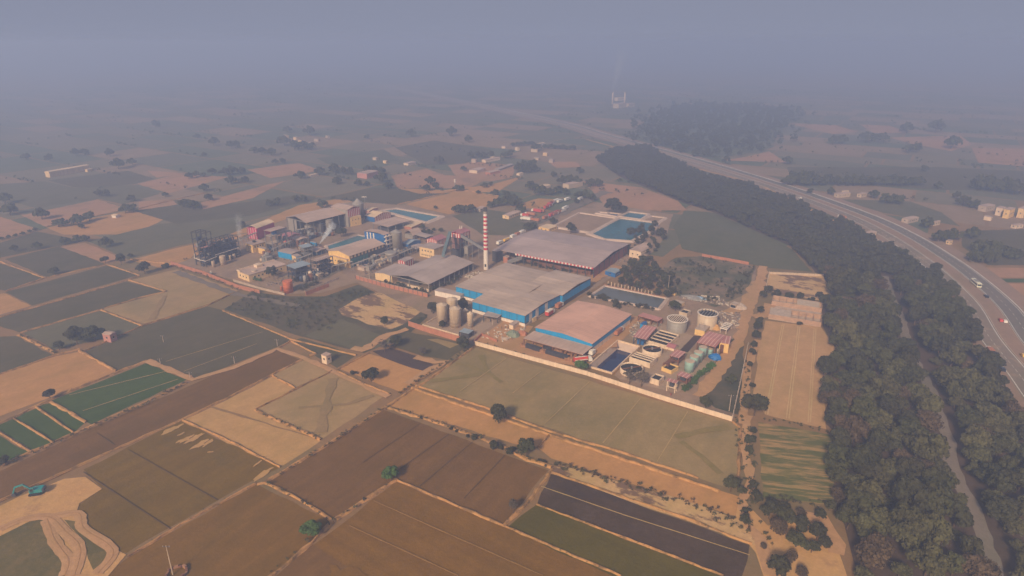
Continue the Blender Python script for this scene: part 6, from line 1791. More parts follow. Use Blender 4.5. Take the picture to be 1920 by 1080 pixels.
def rows(label, group, items, keys, sz=1.0, f='P', name='tree'):
    rd = random.Random(len(items))
    ORD = 'first second third fourth fifth sixth seventh eighth ninth tenth eleventh twelfth thirteenth fourteenth fifteenth sixteenth seventeenth eighteenth nineteenth twentieth twenty-first'.split()
    if label.startswith('ord:'):
        for i, (x, y, w) in enumerate(sorted(items)): tree_px('%s from the left %s' % (ORD[i], label[4:]), f, x, y, w, rd.choice(keys), group, name, sz * rd.uniform(0.85, 1.15))
        return
    for x, y, w in items: tree_px(near_label(PX(f, x, y), w / FR[f][2], label[5:] if label.startswith('near:') else '') if label.startswith('near:') else label, f, x, y, w, rd.choice(keys), group, name, sz * rd.uniform(0.85, 1.15))
rows('ord:of the low bushes on the bund above the dark brown field', 'bushes on the long bund', [(845, 806, 8), (856, 810, 8), (877, 821, 8), (889, 824, 16), (931, 844, 26), (958, 851, 22), (1021, 868, 10), (1012, 866, 8), (790, 786, 6)], ['bush0'], name='bush')
rows('tree of the shady group between the pond and the dusty buildings', 'trees above the pond', [(1184, 508, 20), (1198, 512, 22), (1212, 520, 20), (1190, 525, 22), (1206, 535, 20), (1176, 530, 18), (1222, 532, 18), (1165, 536, 14), (1235, 545, 14), (1252, 540, 18), (1262, 555, 14), (1240, 520, 14), (1226, 505, 14), (1218, 492, 12), (1170, 515, 18), (1205, 500, 20), (1228, 515, 18), (1245, 530, 18), (1215, 545, 18), (1195, 545, 16), (1258, 525, 14), (1180, 540, 16), (1232, 555, 14), (1250, 560, 16), (1210, 480, 14), (1270, 535, 12)], ['dark0', 'dark1', 'mid1'])
rows('dark tree in the strip between the lane and the tan field', 'trees along the lane', [(1420, 622, 18), (1423, 605, 18), (1417, 638, 18), (1425, 590, 16), (1412, 655, 14), (1410, 668, 14), (1410, 730, 12), (1405, 690, 12), (1430, 560, 14), (1440, 552, 16), (1455, 556, 18), (1500, 562, 14), (1520, 566, 14), (1535, 562, 16)], ['dark0', 'dark1', 'bush0'])
rows('dark tree in the hedge left of the striped crop', 'hedge beside the striped crop', [(1405, 838, 22), (1410, 828, 18), (1412, 815, 14), (1370, 925, 30), (1378, 915, 24), (1410, 918, 22), (1395, 985, 20), (1400, 962, 18), (1390, 930, 18), (1404, 855, 16), (1420, 945, 20), (1415, 935, 18)], ['dark0', 'mid0', 'bush0'])
rows('ord:of the trees in the thicket below the striped crop', 'thicket below the striped crop', [(1440, 975, 34), (1470, 985, 38), (1500, 1000, 36), (1530, 1015, 34), (1455, 1005, 36), (1490, 1030, 38), (1520, 1040, 30), (1445, 960, 28), (1545, 1030, 26), (1465, 965, 28), (1500, 975, 26), (1455, 1085, 44), (1480, 1060, 30), (1500, 1085, 26), (1430, 1030, 14), (1535, 975, 24), (1555, 960, 22)], ['dark0', 'dark1', 'dark2', 'mid1', 'brown0'], 0.85)
HD = ['far0', 'far1']
rows('near:hazy dark tree', 'far trees on the left', [(x, y, w * 1.25) for x, y, w in [(1030, 690, 45), (1060, 690, 55), (1090, 700, 60), (1150, 597, 45), (1175, 652, 42), (1300, 558, 50), (1380, 548, 40), (1270, 508, 50), (1310, 505, 50), (1065, 528, 35), (1105, 518, 35), (1145, 518, 30), (1195, 502, 40), (1360, 502, 40), (710, 722, 50), (750, 717, 45), (240, 757, 60), (330, 797, 50), (360, 797, 45), (440, 787, 60), (505, 767, 55), (460, 808, 30), (35, 668, 60), (60, 733, 70), (560, 628, 40), (600, 628, 40), (670, 472, 60), (745, 452, 40), (930, 628, 30), (740, 658, 40), (440, 883, 40), (480, 883, 40), (370, 897, 45), (215, 923, 40), (85, 938, 35), (600, 913, 60), (735, 968, 25), (310, 1068, 45), (1205, 342, 45), (1300, 357, 40), (1330, 357, 40), (1430, 382, 40), (1475, 392, 40), (1530, 397, 50), (1660, 367, 50), (1710, 365, 50), (1750, 365, 40), (1600, 342, 60), (1620, 268, 40), (1740, 283, 50), (1895, 558, 40), (1880, 492, 50), (1520, 682, 40), (1560, 680, 40), (1665, 658, 40), (1705, 660, 40), (1815, 692, 50), (1360, 803, 40), (1550, 442, 30), (1590, 442, 30), (1150, 402, 25), (1690, 528, 50), (1800, 508, 50), (150, 420, 40), (280, 430, 40), (430, 400, 40), (480, 395, 40), (620, 400, 40), (880, 240, 40), (1110, 300, 30), (170, 830, 20), (130, 845, 22), (90, 855, 20), (50, 862, 22), (200, 820, 22), (10, 870, 20)]], HD, 1.0, 'R1')
rows('near:dusky tree', 'trees around the village', [(x, y, w * 1.2) for x, y, w in [(100, 437, 40), (215, 447, 40), (265, 447, 30), (345, 432, 60), (385, 467, 50), (270, 382, 50), (310, 382, 50), (345, 385, 45), (90, 378, 40), (130, 382, 40), (170, 385, 40), (70, 360, 30), (620, 440, 50), (600, 477, 40), (650, 467, 40), (770, 477, 40), (800, 475, 30), (890, 492, 25), (925, 457, 35), (960, 447, 25), (1045, 507, 40), (985, 502, 40), (845, 292, 40), (885, 290, 40), (920, 292, 40), (960, 290, 40), (1040, 292, 40), (1070, 288, 40), (1215, 252, 50), (835, 202, 40), (740, 168, 50), (1460, 377, 35), (1315, 397, 30), (1365, 442, 50), (1400, 440, 50), (1440, 442, 60), (1520, 452, 50), (1560, 452, 50), (1190, 472, 60), (1455, 522, 50), (1490, 520, 50), (1530, 532, 40), (850, 602, 50), (790, 602, 50), (760, 602, 40), (820, 598, 40), (1130, 602, 50), (1085, 562, 50), (1120, 555, 40), (1000, 562, 50), (1040, 558, 50), (960, 570, 40), (1310, 662, 40), (1170, 702, 50), (1200, 690, 40), (1440, 547, 30), (670, 322, 50), (265, 183, 30), (515, 173, 50), (680, 708, 25), (585, 718, 30), (615, 718, 30), (575, 692, 30), (808, 362, 30), (640, 700, 20), (650, 578, 20), (1240, 500, 60), (1290, 500, 50), (1340, 490, 50), (1380, 500, 40), (1060, 520, 30), (1090, 530, 40)]], HD, 1.0, 'R2')
rows('ord:of the trees in the big dark grove above the village track', 'big dark grove', [(x, y, 42) for x, y in ((1110, 372), (1135, 375), (1160, 376), (1185, 374), (1205, 370), (1120, 358), (1150, 358), (1180, 358), (1200, 355))], HD, 1.5, 'R2')
rows('ord:in the far straight tree row by the tiny white house', 'far straight tree row', [(1085 + 22 * i, 224 - 1.2 * i, 30) for i in range(6)] + [(1265 + 20 * i, 236 + 1.2 * i, 32) for i in range(9)], HD, 1.0, 'R2')
rows('near:dim tree across the highway', 'trees across the highway', [(x, y, w * 1.15) for x, y, w in [(880, 488, 40), (1490, 768, 50), (1540, 832, 50), (1570, 830, 50), (1600, 822, 60), (1260, 638, 40), (1310, 662, 45), (1340, 662, 45), (1370, 667, 40), (1690, 817, 50), (1710, 872, 50), (1740, 870, 50), (1775, 892, 60), (1805, 890, 60), (1850, 902, 60), (1700, 922, 60), (1740, 925, 60), (1780, 920, 50), (1880, 905, 50), (1715, 602, 60), (1750, 600, 60), (1790, 612, 60), (1830, 610, 60), (1870, 622, 60), (1900, 620, 50), (1070, 622, 30), (980, 617, 25), (1410, 437, 40), (1445, 437, 40), (1080, 402, 40), (1120, 400, 40), (1220, 392, 50), (1260, 390, 40), (1300, 392, 40), (1650, 672, 50), (1540, 597, 30), (1700, 682, 40), (1620, 640, 30), (1480, 520, 30), (1530, 350, 60), (1400, 350, 50), (1600, 420, 60)]], HD, 1.1, 'R3')
rows('ord:in the long hedge row of trees across the highway', 'hedge row across the highway', [(880 + 36 * i, 582 + 2 * math.sin(i), 54) for i in range(17)] + [(905, 560, 50), (945, 560, 50), (985, 562, 50), (1345, 560, 40)], HD, 1.0, 'R3')

# ---- woodland belt beside the highway
def inside(p, poly):
    c = False
    for i in range(len(poly)):
        a, b = poly[i], poly[i - 1]
        if (a.y > p.y) != (b.y > p.y) and p.x < (b.x - a.x) * (p.y - a.y) / (b.y - a.y) + a.x: c = not c
    return c
def seg_dist(p, line):
    m = 1e9
    for a, b in zip(line, line[1:]):
        d = b - a; t = max(0, min(1, (p - a).dot(d) / max(d.length_squared, 1e-6)))
        m = min(m, (p - a - d * t).length)
    return m
def scatter(poly, gap, seed, keep=None, tries=60000, cap=3000):
    rd = random.Random(seed)
    x0, x1 = min(p.x for p in poly), max(p.x for p in poly); y0, y1 = min(p.y for p in poly), max(p.y for p in poly)
    cell, out = {}, []
    for _ in range(tries):
        p = Vector((rd.uniform(x0, x1), rd.uniform(y0, y1), 0))
        k = (int(p.x / gap), int(p.y / gap))
        if any((p - q).length < gap for i in (-1, 0, 1) for j in (-1, 0, 1) for q in cell.get((k[0] + i, k[1] + j), ())): continue
        if not inside(p, poly) or (keep and not keep(p)): continue
        cell.setdefault(k, []).append(p); out.append(p)
        if len(out) >= cap: break
    return out
wood = scatter(WOOD, 6.0, 5, keep=lambda p: p.y > 90 and seg_dist(p, TRACK) > 5.6)
wood.sort(key=lambda p: p.length)
rd = random.Random(77)
in_view = [p for p in wood if -20 < pix((p.x, p.y, 5))[0] < 1945 and pix((p.x, p.y, 5))[1] < 1120]
near, far = in_view[:300], in_view[300:]
for p in near:
    k = rd.choice(['dark0', 'dark1', 'dark2', 'mid0', 'mid1', 'mid2', 'olive0', 'olive1', 'brown0', 'brown1', 'dark1', 'mid1', 'olive0', 'olive1'])
    left = seg_dist(p, TRACK) and (p.x < min(TRACK, key=lambda q: abs(q.y - p.y)).x)
    py = pix((p.x, p.y, 4))[1]
    where = 'abreast of the bottom thicket' if py > 960 else 'abreast of the striped crop' if py > 800 else 'abreast of the lower tan field' if py > 700 else 'abreast of the upper tan field' if py > 610 else 'abreast of the brick row house'
    word = {'d': 'dark', 'm': 'green', 'o': 'olive', 'b': 'russet'}[k[0]]
    tree('%s woodland tree %s, %s' % (word, 'left of the dusty track' if left else 'between dusty track and highway', where), p, rd.choice((rd.uniform(2.8, 4.2), rd.uniform(4.0, 6.0), rd.uniform(5.5, 7.2))), k, 'woodland trees', sz=rd.uniform(0.75, 1.3), name='woodland_tree')
base_far = [leaf_cloud(200 + i, 14, 520, 0.13, 0.85) for i in range(4)]
def far_wood(name, pts, rlo, rhi, mat, label, leaves=None, seed=3):
    rd = random.Random(seed)
    vs = []
    for p in pts:
        v = base_far[rd.randrange(4)]
        if leaves: v = v.reshape(-1, 4, 3)[:leaves].reshape(-1, 3) * np.array([1, 1, 1])
        r = rd.uniform(rlo, rhi); a = rd.uniform(0, 6.28)
        c, s = math.cos(a), math.sin(a)
        w = np.empty_like(v)
        w[:, 0] = (v[:, 0] * c - v[:, 1] * s) * r + p.x
        w[:, 1] = (v[:, 0] * s + v[:, 1] * c) * r + p.y
        w[:, 2] = (v[:, 2] + 1.0) * r * rd.uniform(0.8, 1.2)
        vs.append(w)
    o = link(name, quads_mesh(name, np.concatenate(vs), mat))
    return tag(o, label, 'woodland', kind='stuff')
far_wood('woodland', far, 3.6, 5.4, L_DARK, 'dark woodland belt running away beside the highway')
# the dark plantation beyond the bend
far_wood('plantation', [p + Vector((_r.gauss(0, 16), _r.gauss(0, 16), 0)) for p in scatter(PLANT, 11.0, 9, cap=1700)], 3.5, 7.0, L_MID, 'broad dark plantation beyond the highway bend', leaves=150, seed=4)
# bushes of the scrubland, the wall foot and the grassy flat
SCR = [ground(*p) for p in ((425, 578), (475, 552), (545, 562), (610, 562), (672, 540), (700, 552), (640, 575), (620, 620), (560, 622))]
sc1 = scatter(SCR, 4.6, 10, cap=260)
SCR2 = [G('Z6', *p) for p in ((640, 190), (900, 60), (1150, 20), (1700, 110), (1580, 400), (1300, 500), (980, 400), (820, 360))]
_r = random.Random(4)
sc2 = [p + Vector((_r.gauss(0, 4), _r.gauss(0, 4), 0)) for p in scatter(SCR2, 12.0, 11, cap=60) for _ in range(_r.choice((3, 6, 9, 20, 34)))]
sc2 = [p for p in sc2 if inside(p, SCR2)]
HILL = [G('R3', *p) for p in ((300, 740), (420, 690), (560, 860), (780, 930), (1000, 955), (780, 960), (560, 910), (420, 880), (260, 860))]
BANK = [G('Z3', *p) for p in ((1440, 330), (1600, 260), (1640, 330), (1660, 480), (1560, 440), (1420, 400))]
sc3 = [p + Vector((_r.gauss(0, 2), _r.gauss(0, 2), 0)) for p in scatter(BANK, 6.5, 12, cap=60)]
far_wood('scrub', sc1, 0.6, 1.7, L_OLIVE, 'dark scrub below the left estate wall', leaves=110, seed=5)
far_wood('scrub', sc2, 0.35, 1.6, L_MID, 'dry scrub behind the effluent plant', leaves=90, seed=6)
far_wood('thicket', sc3, 1.8, 4.2, L_DARK, 'dark thicket on the bank right of the blue pools', leaves=420, seed=7)
def along(f, pts, gap, spread, seed):
    rd = random.Random(seed); P_ = [G(f, *p) for p in pts]; out = []
    for a, b in zip(P_, P_[1:]):
        n = int((b - a).length / gap)
        for i in range(n):
            q = a.lerp(b, (i + rd.random()) / max(n, 1)); out.append(q + Vector((rd.uniform(-spread, spread), rd.uniform(-spread, spread), 0)))
    return out
tufts = []
for k, (f, q, g, s) in enumerate((('R6', [(110, 300), (420, 405), (700, 515), (870, 585)], 2.2, 0.8), ('R6', [(870, 575), (1150, 645), (1500, 755), (1800, 880)], 1.6, 2.2), ('P', [(-10, 882), (138, 818), (262, 764), (350, 720)], 1.8, 0.7), ('P', [(500, 905), (620, 832), (715, 770)], 2.6, 0.6), ('P', [(742, 902), (625, 978), (500, 1085)], 2.6, 0.7), ('R8', [(270, 200), (290, 400), (330, 560), (290, 650), (330, 800), (400, 900)], 1.0, 3.0), ('R7', [(330, 560), (350, 700), (300, 860)], 1.4, 1.6), ('R8', [(390, 205), (560, 225), (780, 285)], 1.6, 0.8), ('R8', [(390, 645), (600, 670), (800, 695)], 1.0, 2.0), ('Z1', [(120, 735), (420, 830), (740, 960)], 2.2, 1.2), ('Z5', [(840, 400), (1000, 330), (1040, 240)], 1.2, 2.0), ('P', [(602, 826), (540, 800), (480, 771)], 2.6, 0.6), ('P', [(497, 906), (560, 938), (622, 978)], 3.0, 0.5), ('P', [(36, 628), (104, 664)], 3.0, 0.8), ('P', [(752, 738), (806, 700), (885, 652)], 2.0, 1.0), ('Z3', [(560, 545), (850, 620), (1180, 640)], 1.5, 2.0), ('Z6', [(60, 420), (300, 490), (700, 560)], 1.4, 1.5), ('Z6', [(190, 300), (480, 340), (780, 420)], 1.4, 2.0), ('W8', [(850, 800), (1200, 890), (1690, 1030)], 1.6, 0.8), ('P', [(470, 440), (440, 452), (345, 490)], 2.5, 1.5))):
    tufts += along(f, q, g, s, 300 + k)
far_wood('verge_scrub', tufts, 0.45, 1.15, L_OLIVE, 'dry tufts and low scrub along the bunds and walls', leaves=70, seed=8)
yh = along('Z3', [(560, 545), (850, 615), (1180, 645)], 1.3, 2.2, 71) + along('Z6', [(20, 425), (300, 480), (700, 555)], 1.6, 1.6, 72) + along('Z2', [(1120, 1020), (1330, 930), (1400, 880)], 1.6, 1.4, 73) + along('Z2', [(620, 930), (740, 960), (1080, 1040)], 2.4, 1.2, 74) + along('W3', [(900, 700), (1300, 640), (1700, 560)], 1.8, 1.6, 75) + along('W3', [(1150, 820), (1500, 700)], 1.5, 1.6, 76) + along('Z3', [(1180, 560), (1400, 480), (1440, 420)], 2.0, 2.5, 77)
far_wood('yard_greenery', yh, 0.8, 2.0, L_DARK, 'dark hedges and bushes between the factory sheds', leaves=170, seed=14)
cells, ux, uy = FAR_CELLS
_q = random.Random(33); hp_ = []
for x, y, dw, dh in cells:
    if _q.random() < 0.45:
        n_ = _q.randint(2, 9); s0 = _q.random() * 0.5
        for i in range(n_): hp_.append(ux * (x + dw * (s0 + 0.5 * i / n_) + _q.gauss(0, 2)) + uy * (y + _q.gauss(0, 1.5)))
    if _q.random() < 0.25:
        for i in range(_q.randint(1, 4)): hp_.append(ux * (x + _q.gauss(0, 5)) + uy * (y + dh * _q.random()))
far_wood('far_hedges', [p for p in hp_ if pix(p)[1] < 400 and seg_dist(p, ROAD) > 30], 1.2, 3.2, L_MID, 'hazy tree lines between the far fields', leaves=60, seed=15)
bt = [q for k, (f, pts) in enumerate(BUNDS) for q in along(f, pts, 2.6, 0.7, 500 + k)]
far_wood('bund_grass', bt, 0.2, 0.6, L_OLIVE, 'dry grass tufts along the field bunds', leaves=26, seed=13)
far_wood('verge_brush', along('R6', [(870, 565), (1150, 640), (1500, 745), (1780, 860)], 0.9, 2.0, 55), 0.4, 1.0, L_BROWN, 'reddish brush on the eroded bank', leaves=60, seed=9)
far_wood('hedge', along('W6', [(935, 1045), (1140, 850), (1350, 665)], 0.5, 1.3, 56), 0.9, 1.4, L_GREEN, 'thick green hedge between the tanks and the lane', leaves=160, seed=10)
far_wood('garden_hedge', along('W3', [(130, 560), (300, 610), (480, 660)], 0.7, 1.2, 57), 0.8, 1.6, L_GREEN, 'green hedge before the flat-roofed building', leaves=140, seed=11)

# ---- vehicles
TYRE = plain('tyre', (28, 28, 30), 0.9, 0.2, 0.8)
CABW = plain('cab_white', (228, 214, 200), 0.4, 0.08, 0.5)
CARGO_RED = plain('cargo_red', (196, 64, 50), 0.6, 0.15, 0.5)
CARGO_ORG = plain('cargo_rust', (176, 110, 78), 0.7, 0.15, 0.5)
YEL = plain('yellow_paint', (230, 176, 60), 0.5, 0.1, 0.5)
BUSW = plain('bus_cream', (236, 226, 196), 0.4, 0.06, 0.5)
CARB = plain('car_dark', (40, 42, 46), 0.3, 0.1, 0.5)
TEALM = plain('excavator_teal', (24, 136, 136), 0.5, 0.15, 0.8, dirt=(110, 96, 70), dirt_amt=0.6)
def wheels(T, xs, y, r=0.5):
    for x in xs:
        for s in (-1, 1):
            w = MB().bar((x, s * y - 0.14, r), (x, s * y + 0.14, r), r, 12).build('wheel', TYRE, T)
            MB().bar((x, s * (y + 0.15) - 0.01, r), (x, s * (y + 0.15) + 0.01, r), r * 0.5, 8).build('hub', GSTEEL, w)
def truck(label, p, ang, cargo, L_=9.0, tanker=False, cab=CABW, name='truck', z=0.3, tarp=None):
    T = thing(name, label, 'truck', (p.x, p.y, z), ang)
    MB().prism([(L_ / 2 - 2.0, 0.7), (L_ / 2, 0.7), (L_ / 2, 1.7), (L_ / 2 - 0.35, 2.7), (L_ / 2 - 2.0, 2.75)], -1.15, 1.15, 'y').build('cab', cab, T)
    MB().quad((L_ / 2 + 0.01, -1.0, 1.72), (L_ / 2 + 0.01, 1.0, 1.72), (L_ / 2 - 0.31, 0.95, 2.62), (L_ / 2 - 0.31, -0.95, 2.62)).build('windscreen', GLASS, T)
    box(T, 'chassis', STEEL, -L_ / 2, -0.9, 0.6, L_ / 2 - 0.2, 0.9, 0.95)
    if tanker:
        MB().bar((-L_ / 2, 0, 2.05), (L_ / 2 - 2.3, 0, 2.05), 1.15, 16).build('tank_body', cargo, T)
        box(T, 'walkway', WHITE, -L_ / 2 + 0.5, -0.35, 3.15, L_ / 2 - 2.8, 0.35, 3.28)
        box(T, 'side_stripe', WHITE, -L_ / 2 + 0.3, -1.2, 1.75, L_ / 2 - 2.5, -1.1, 2.15)
    else:
        box(T, 'cargo_body', cargo, -L_ / 2, -1.22, 0.96, L_ / 2 - 2.2, 1.22, 3.2)
        if tarp: MB().prism([(-1.24, 3.0), (1.24, 3.0), (1.1, 3.6), (0, 3.8), (-1.1, 3.6)], -L_ / 2 + 0.1, L_ / 2 - 2.4, 'x').build('load_cover', tarp, T)
    wheels(T, (L_ / 2 - 1.2, -L_ / 2 + 1.2, -L_ / 2 + 2.4), 1.0)
    return T
def car(label, p, ang, mat, name='car', z=0.55):
    T = thing(name, label, 'car', (p.x, p.y, z), ang)
    MB().prism([(-2.1, 0.35), (2.1, 0.35), (2.1, 0.8), (1.2, 0.95), (0.6, 1.45), (-1.3, 1.45), (-2.0, 0.95)], -0.85, 0.85, 'y').build('body', mat, T)
    MB().quad((1.19, -0.75, 0.97), (1.19, 0.75, 0.97), (0.63, 0.7, 1.43), (0.63, -0.7, 1.43)).build('windscreen', GLASS, T)
    for s in (-1, 1): box(T, 'side_glass', GLASS, -1.2, s * 0.86 - 0.01, 1.0, 0.7, s * 0.86 + 0.01, 1.38)
    wheels(T, (1.35, -1.35), 0.78, 0.33)
    return T
def road_at(px_, z=0.55):
    p = ground(*px_, z)
    i = min(range(len(ROAD) - 1), key=lambda k: (ROAD[k] - Vector((p.x, p.y, 0))).length)
    d = (ROAD[i + 1] - ROAD[i]).normalized()
    return p, math.atan2(d.y, d.x)
p, a = road_at((1829, 535)); T = thing('bus', 'cream and white bus on the far carriageway of the highway', 'bus', (p.x, p.y, 0.55), a + math.pi)
box(T, 'body', BUSW, -5.5, -1.25, 0.55, 5.5, 1.25, 3.2); box(T, 'window_band', GLASS, -5.2, -1.28, 1.7, 5.2, 1.28, 2.5); box(T, 'windscreen', GLASS, 5.45, -1.1, 1.4, 5.53, 1.1, 2.7); box(T, 'rear_window', GLASS, -5.53, -1.0, 1.7, -5.45, 1.0, 2.6)
box(T, 'roof_rack', GSTEEL, -3, -0.9, 3.21, 2, 0.9, 3.4); wheels(T, (3.6, -3.4), 1.1, 0.5)
for px_, m, lab in (((1849, 557), CARB, 'dark car ahead of the cream bus'), ((1884, 604), CABW, 'white car on the far carriageway at the right edge'), ((1876, 602), CARGO_RED, 'small red car beside the white car at the right edge'), ((1879, 694), CARB, 'dark car on the near carriageway below the truck'), ((1600, 484), CABW, 'white van by the near verge kiosk of the highway'), ((1500, 372), CABW, 'tiny white car far along the highway')):
    p, a = road_at(px_); car(lab, p, a, m)
p, a = road_at((1854, 662)); truck('small dusty truck on the near carriageway of the highway', p, a, CARGO_ORG, 6.5, z=0.55)
p, a = road_at((1578, 410)); truck('salmon loaded truck on the near carriageway beyond the wood', p, a, CARGO_ORG, 10, z=0.55, tarp=HAY)
p, a = road_at((1918, 668)); car('yellow auto at the right edge of the highway', p, a, YEL)
A_, B_ = GRID, GRID + math.pi / 2
truck('red and white tanker truck parked at the awning corner', G('Z4', 530, 560), math.radians(14), CARGO_RED, 9.5, True)
truck('orange sided truck along the right wall of the pink warehouse', G('Z4', 800, 345), B_, CARGO_ORG, 9)
truck('red and white truck between the blue and pink warehouses', G('Z4', 285, 205), B_, CARGO_RED, 8, tarp=WHITE)
truck('tan truck behind the red one between the two warehouses', G('Z4', 355, 150), B_, CARGO_ORG, 7)
truck('white pickup truck at the corner of the pink warehouse', G('Z4', 600, 505), B_, CABW, 4.2)
truck('yellow tanker at the left corner of the red-fringed warehouse', G('Z3', 460, 388), B_, YEL, 9, True)
for k, (x, y, m) in enumerate(((405, 412, CABW), (510, 362, CABW), (545, 345, CARGO_ORG), (580, 328, CABW))):
    truck(('white truck nearest the chimney beside the red-fringed warehouse', 'white truck right of the yellow tanker', 'rust truck third beyond the yellow tanker', 'white truck last in line beyond the yellow tanker')[k], G('Z3', x, y), B_, m, 7)
LOR = [(605, 222, 0), (625, 216, 1), (650, 225, 0), (672, 230, 1), (600, 196, 2), (640, 185, 1), (690, 160, 2), (720, 158, 1), (770, 130, 2), (790, 118, 2), (800, 104, 2), (815, 95, 1), (845, 80, 0), (870, 84, 0), (810, 190, 2), (835, 183, 1), (850, 172, 2), (875, 165, 1), (895, 158, 0), (915, 138, 0), (760, 212, 1), (930, 68, 0), (1030, 66, 0)]
for k, (x, y, c) in enumerate(LOR):
    truck('lorry in the crowded lorry park behind the warehouses' if False else ('%s lorry in the dusty park behind the warehouses' % ('white', 'rust-coloured', 'red')[c]), G('Z3', x, y), B_ + random.uniform(-.06, .06) if x > 740 else A_ + random.uniform(-.1, .1) + math.pi, (CABW, CARGO_ORG, CARGO_RED)[c], random.uniform(8.5, 11), name='lorry')['group'] = ('white', 'rust-coloured', 'red')[c] + ' lorries in the lorry park'
car('white car beside the silo yard', G('Z5', 1425, 315), A_, CABW, z=0.3)
# excavator
p = G('R5', 190, 455)
T = thing('excavator', 'teal excavator digging at the edge of the sandy pit', 'excavator', (p.x, p.y, 0.2), math.radians(195))
for s in (-1, 1):
    tr = MB().prism([(-2.0, 0.25), (-1.6, 0.0), (1.6, 0.0), (2.0, 0.25), (2.0, 0.7), (1.6, 0.95), (-1.6, 0.95), (-2.0, 0.7)], s * 1.2 - 0.3, s * 1.2 + 0.3, 'y').build('track', TYRE, T)
MB().prism([(-2.4, 1.1), (1.3, 1.1), (1.3, 2.0), (0.2, 2.3), (-2.4, 2.2)], -1.35, 1.35, 'y').build('house', TEALM, T)
cb = MB().prism([(0.0, 1.2), (1.5, 1.2), (1.6, 2.0), (1.2, 3.1), (0.0, 3.1)], 0.45, 1.35, 'y').build('cab', TEALM, T)
box(cb, 'window', GLASS, 0.2, 1.33, 2.0, 1.2, 1.38, 2.95)
box(T, 'counterweight', STEEL, -2.9, -1.3, 1.1, -2.42, 1.3, 2.1)
MB().prism([(1.0, 1.8), (1.3, 1.6), (3.6, 3.9), (6.0, 3.4), (6.1, 3.8), (3.5, 4.5)], -0.55, -0.1, 'y').build('boom', TEALM, T)
MB().prism([(5.8, 3.9), (6.3, 3.7), (7.4, 1.2), (7.0, 1.1)], -0.52, -0.13, 'y').build('stick', TEALM, T)
MB().prism([(6.6, 1.3), (7.5, 1.2), (7.6, 0.5), (6.9, 0.0), (6.3, 0.5)], -0.85, 0.2, 'y').build('bucket', STEEL, T)
MB().bar((2.2, -0.33, 1.7), (3.4, -0.33, 3.4), 0.1, 6).build('ram', GSTEEL, T)

# ---- people: one continuous body grown over a joint skeleton
CL = [plain('cloth_blue', (60, 80, 130), 0.9), plain('cloth_white', (220, 210, 196), 0.9), plain('cloth_red', (150, 50, 44), 0.9), plain('cloth_dark', (50, 46, 46), 0.9)]
HAIR = plain('hair', (30, 24, 22), 0.8); SKIN = plain('skin', (150, 100, 74), 0.7)
def body_mesh(step):
    J = [((0, 0, .95), .15), ((0, 0, 1.15), .14), ((0, 0, 1.38), .17), ((0, 0, 1.5), .065), ((0, .02, 1.62), .10), ((0, .01, 1.74), .085),
         ((.2, 0, 1.42), .065), ((.26, .03 + step * .1, 1.14), .05), ((.25, .1 + step * .2, .9), .04), ((-.2, 0, 1.42), .065), ((-.26, .03 - step * .1, 1.14), .05), ((-.25, .1 - step * .2, .9), .04),
         ((.1, 0, .88), .1), ((.1, -step * .2 + .03, .48), .07), ((.1, -step * .4, .08), .05), ((.1, -step * .4 + .16, .04), .04), ((-.1, 0, .88), .1), ((-.1, step * .2 + .03, .48), .07), ((-.1, step * .4, .08), .05), ((-.1, step * .4 + .16, .04), .04)]
    E = [(0, 1), (1, 2), (2, 3), (3, 4), (4, 5), (2, 6), (6, 7), (7, 8), (2, 9), (9, 10), (10, 11), (0, 12), (12, 13), (13, 14), (14, 15), (0, 16), (16, 17), (17, 18), (18, 19)]
    me = bpy.data.meshes.new('body_skeleton'); me.from_pydata([j[0] for j in J], E, [])
    o = bpy.data.objects.new('body_skeleton', me); COL.objects.link(o)
    md = o.modifiers.new('skin', 'SKIN'); o.modifiers.new('sub', 'SUBSURF').levels = 1
    for i, (c, r) in enumerate(J): me.skin_vertices[0].data[i].radius = (r, r); me.skin_vertices[0].data[i].use_root = (i == 0)
    dg = bpy.context.evaluated_depsgraph_get()
    out = bpy.data.meshes.new_from_object(o.evaluated_get(dg))
    bpy.data.objects.remove(o)
    out.name = 'body'
    return out
try:
    BODY = [body_mesh(0.0), body_mesh(0.5)]
    for k, (f, x, y, cl, st, lab) in enumerate((('W8', 1235, 600, 3, 0, 'left of three workers standing in the sandy yard'), ('W8', 1295, 605, 0, 0, 'middle of three workers standing in the sandy yard'), ('W8', 1335, 598, 3, 0, 'right of three workers standing in the sandy yard'), ('W8', 1388, 755, 3, 1, 'worker in dark clothes walking past the covered heap'), ('W8', 812, 636, 2, 0, 'worker standing beside the tiny white-roofed shelter'), ('Z4', 1190, 815, 2, 0, 'worker inside the boundary wall near the pink canopy'), ('Z5', 472, 630, 3, 1, 'person walking on the dirt path below the sand patch'), ('R5', 1872, 497, 3, 1, 'person in dark clothes on the bund between brown fields'))):
        m = BODY[st].copy(); m.materials.clear(); m.materials.append(CL[cl])
        T = thing('person', lab, 'person', G(f, x, y) + Vector((0, 0, 0.3)), random.uniform(0, 6.28))
        link('body', m, T)
        MB().lathe(0, 0.0, [(0.085, 1.66), (0.115, 1.74), (0.09, 1.83), (0.03, 1.86)], 10).build('hair', HAIR, T, True)
        MB().lathe(0, 0.035, [(0.04, 1.5), (0.075, 1.56), (0.085, 1.64), (0.07, 1.7)], 10).build('face', SKIN, T, True)
except Exception as e:
    print('people skipped', e)

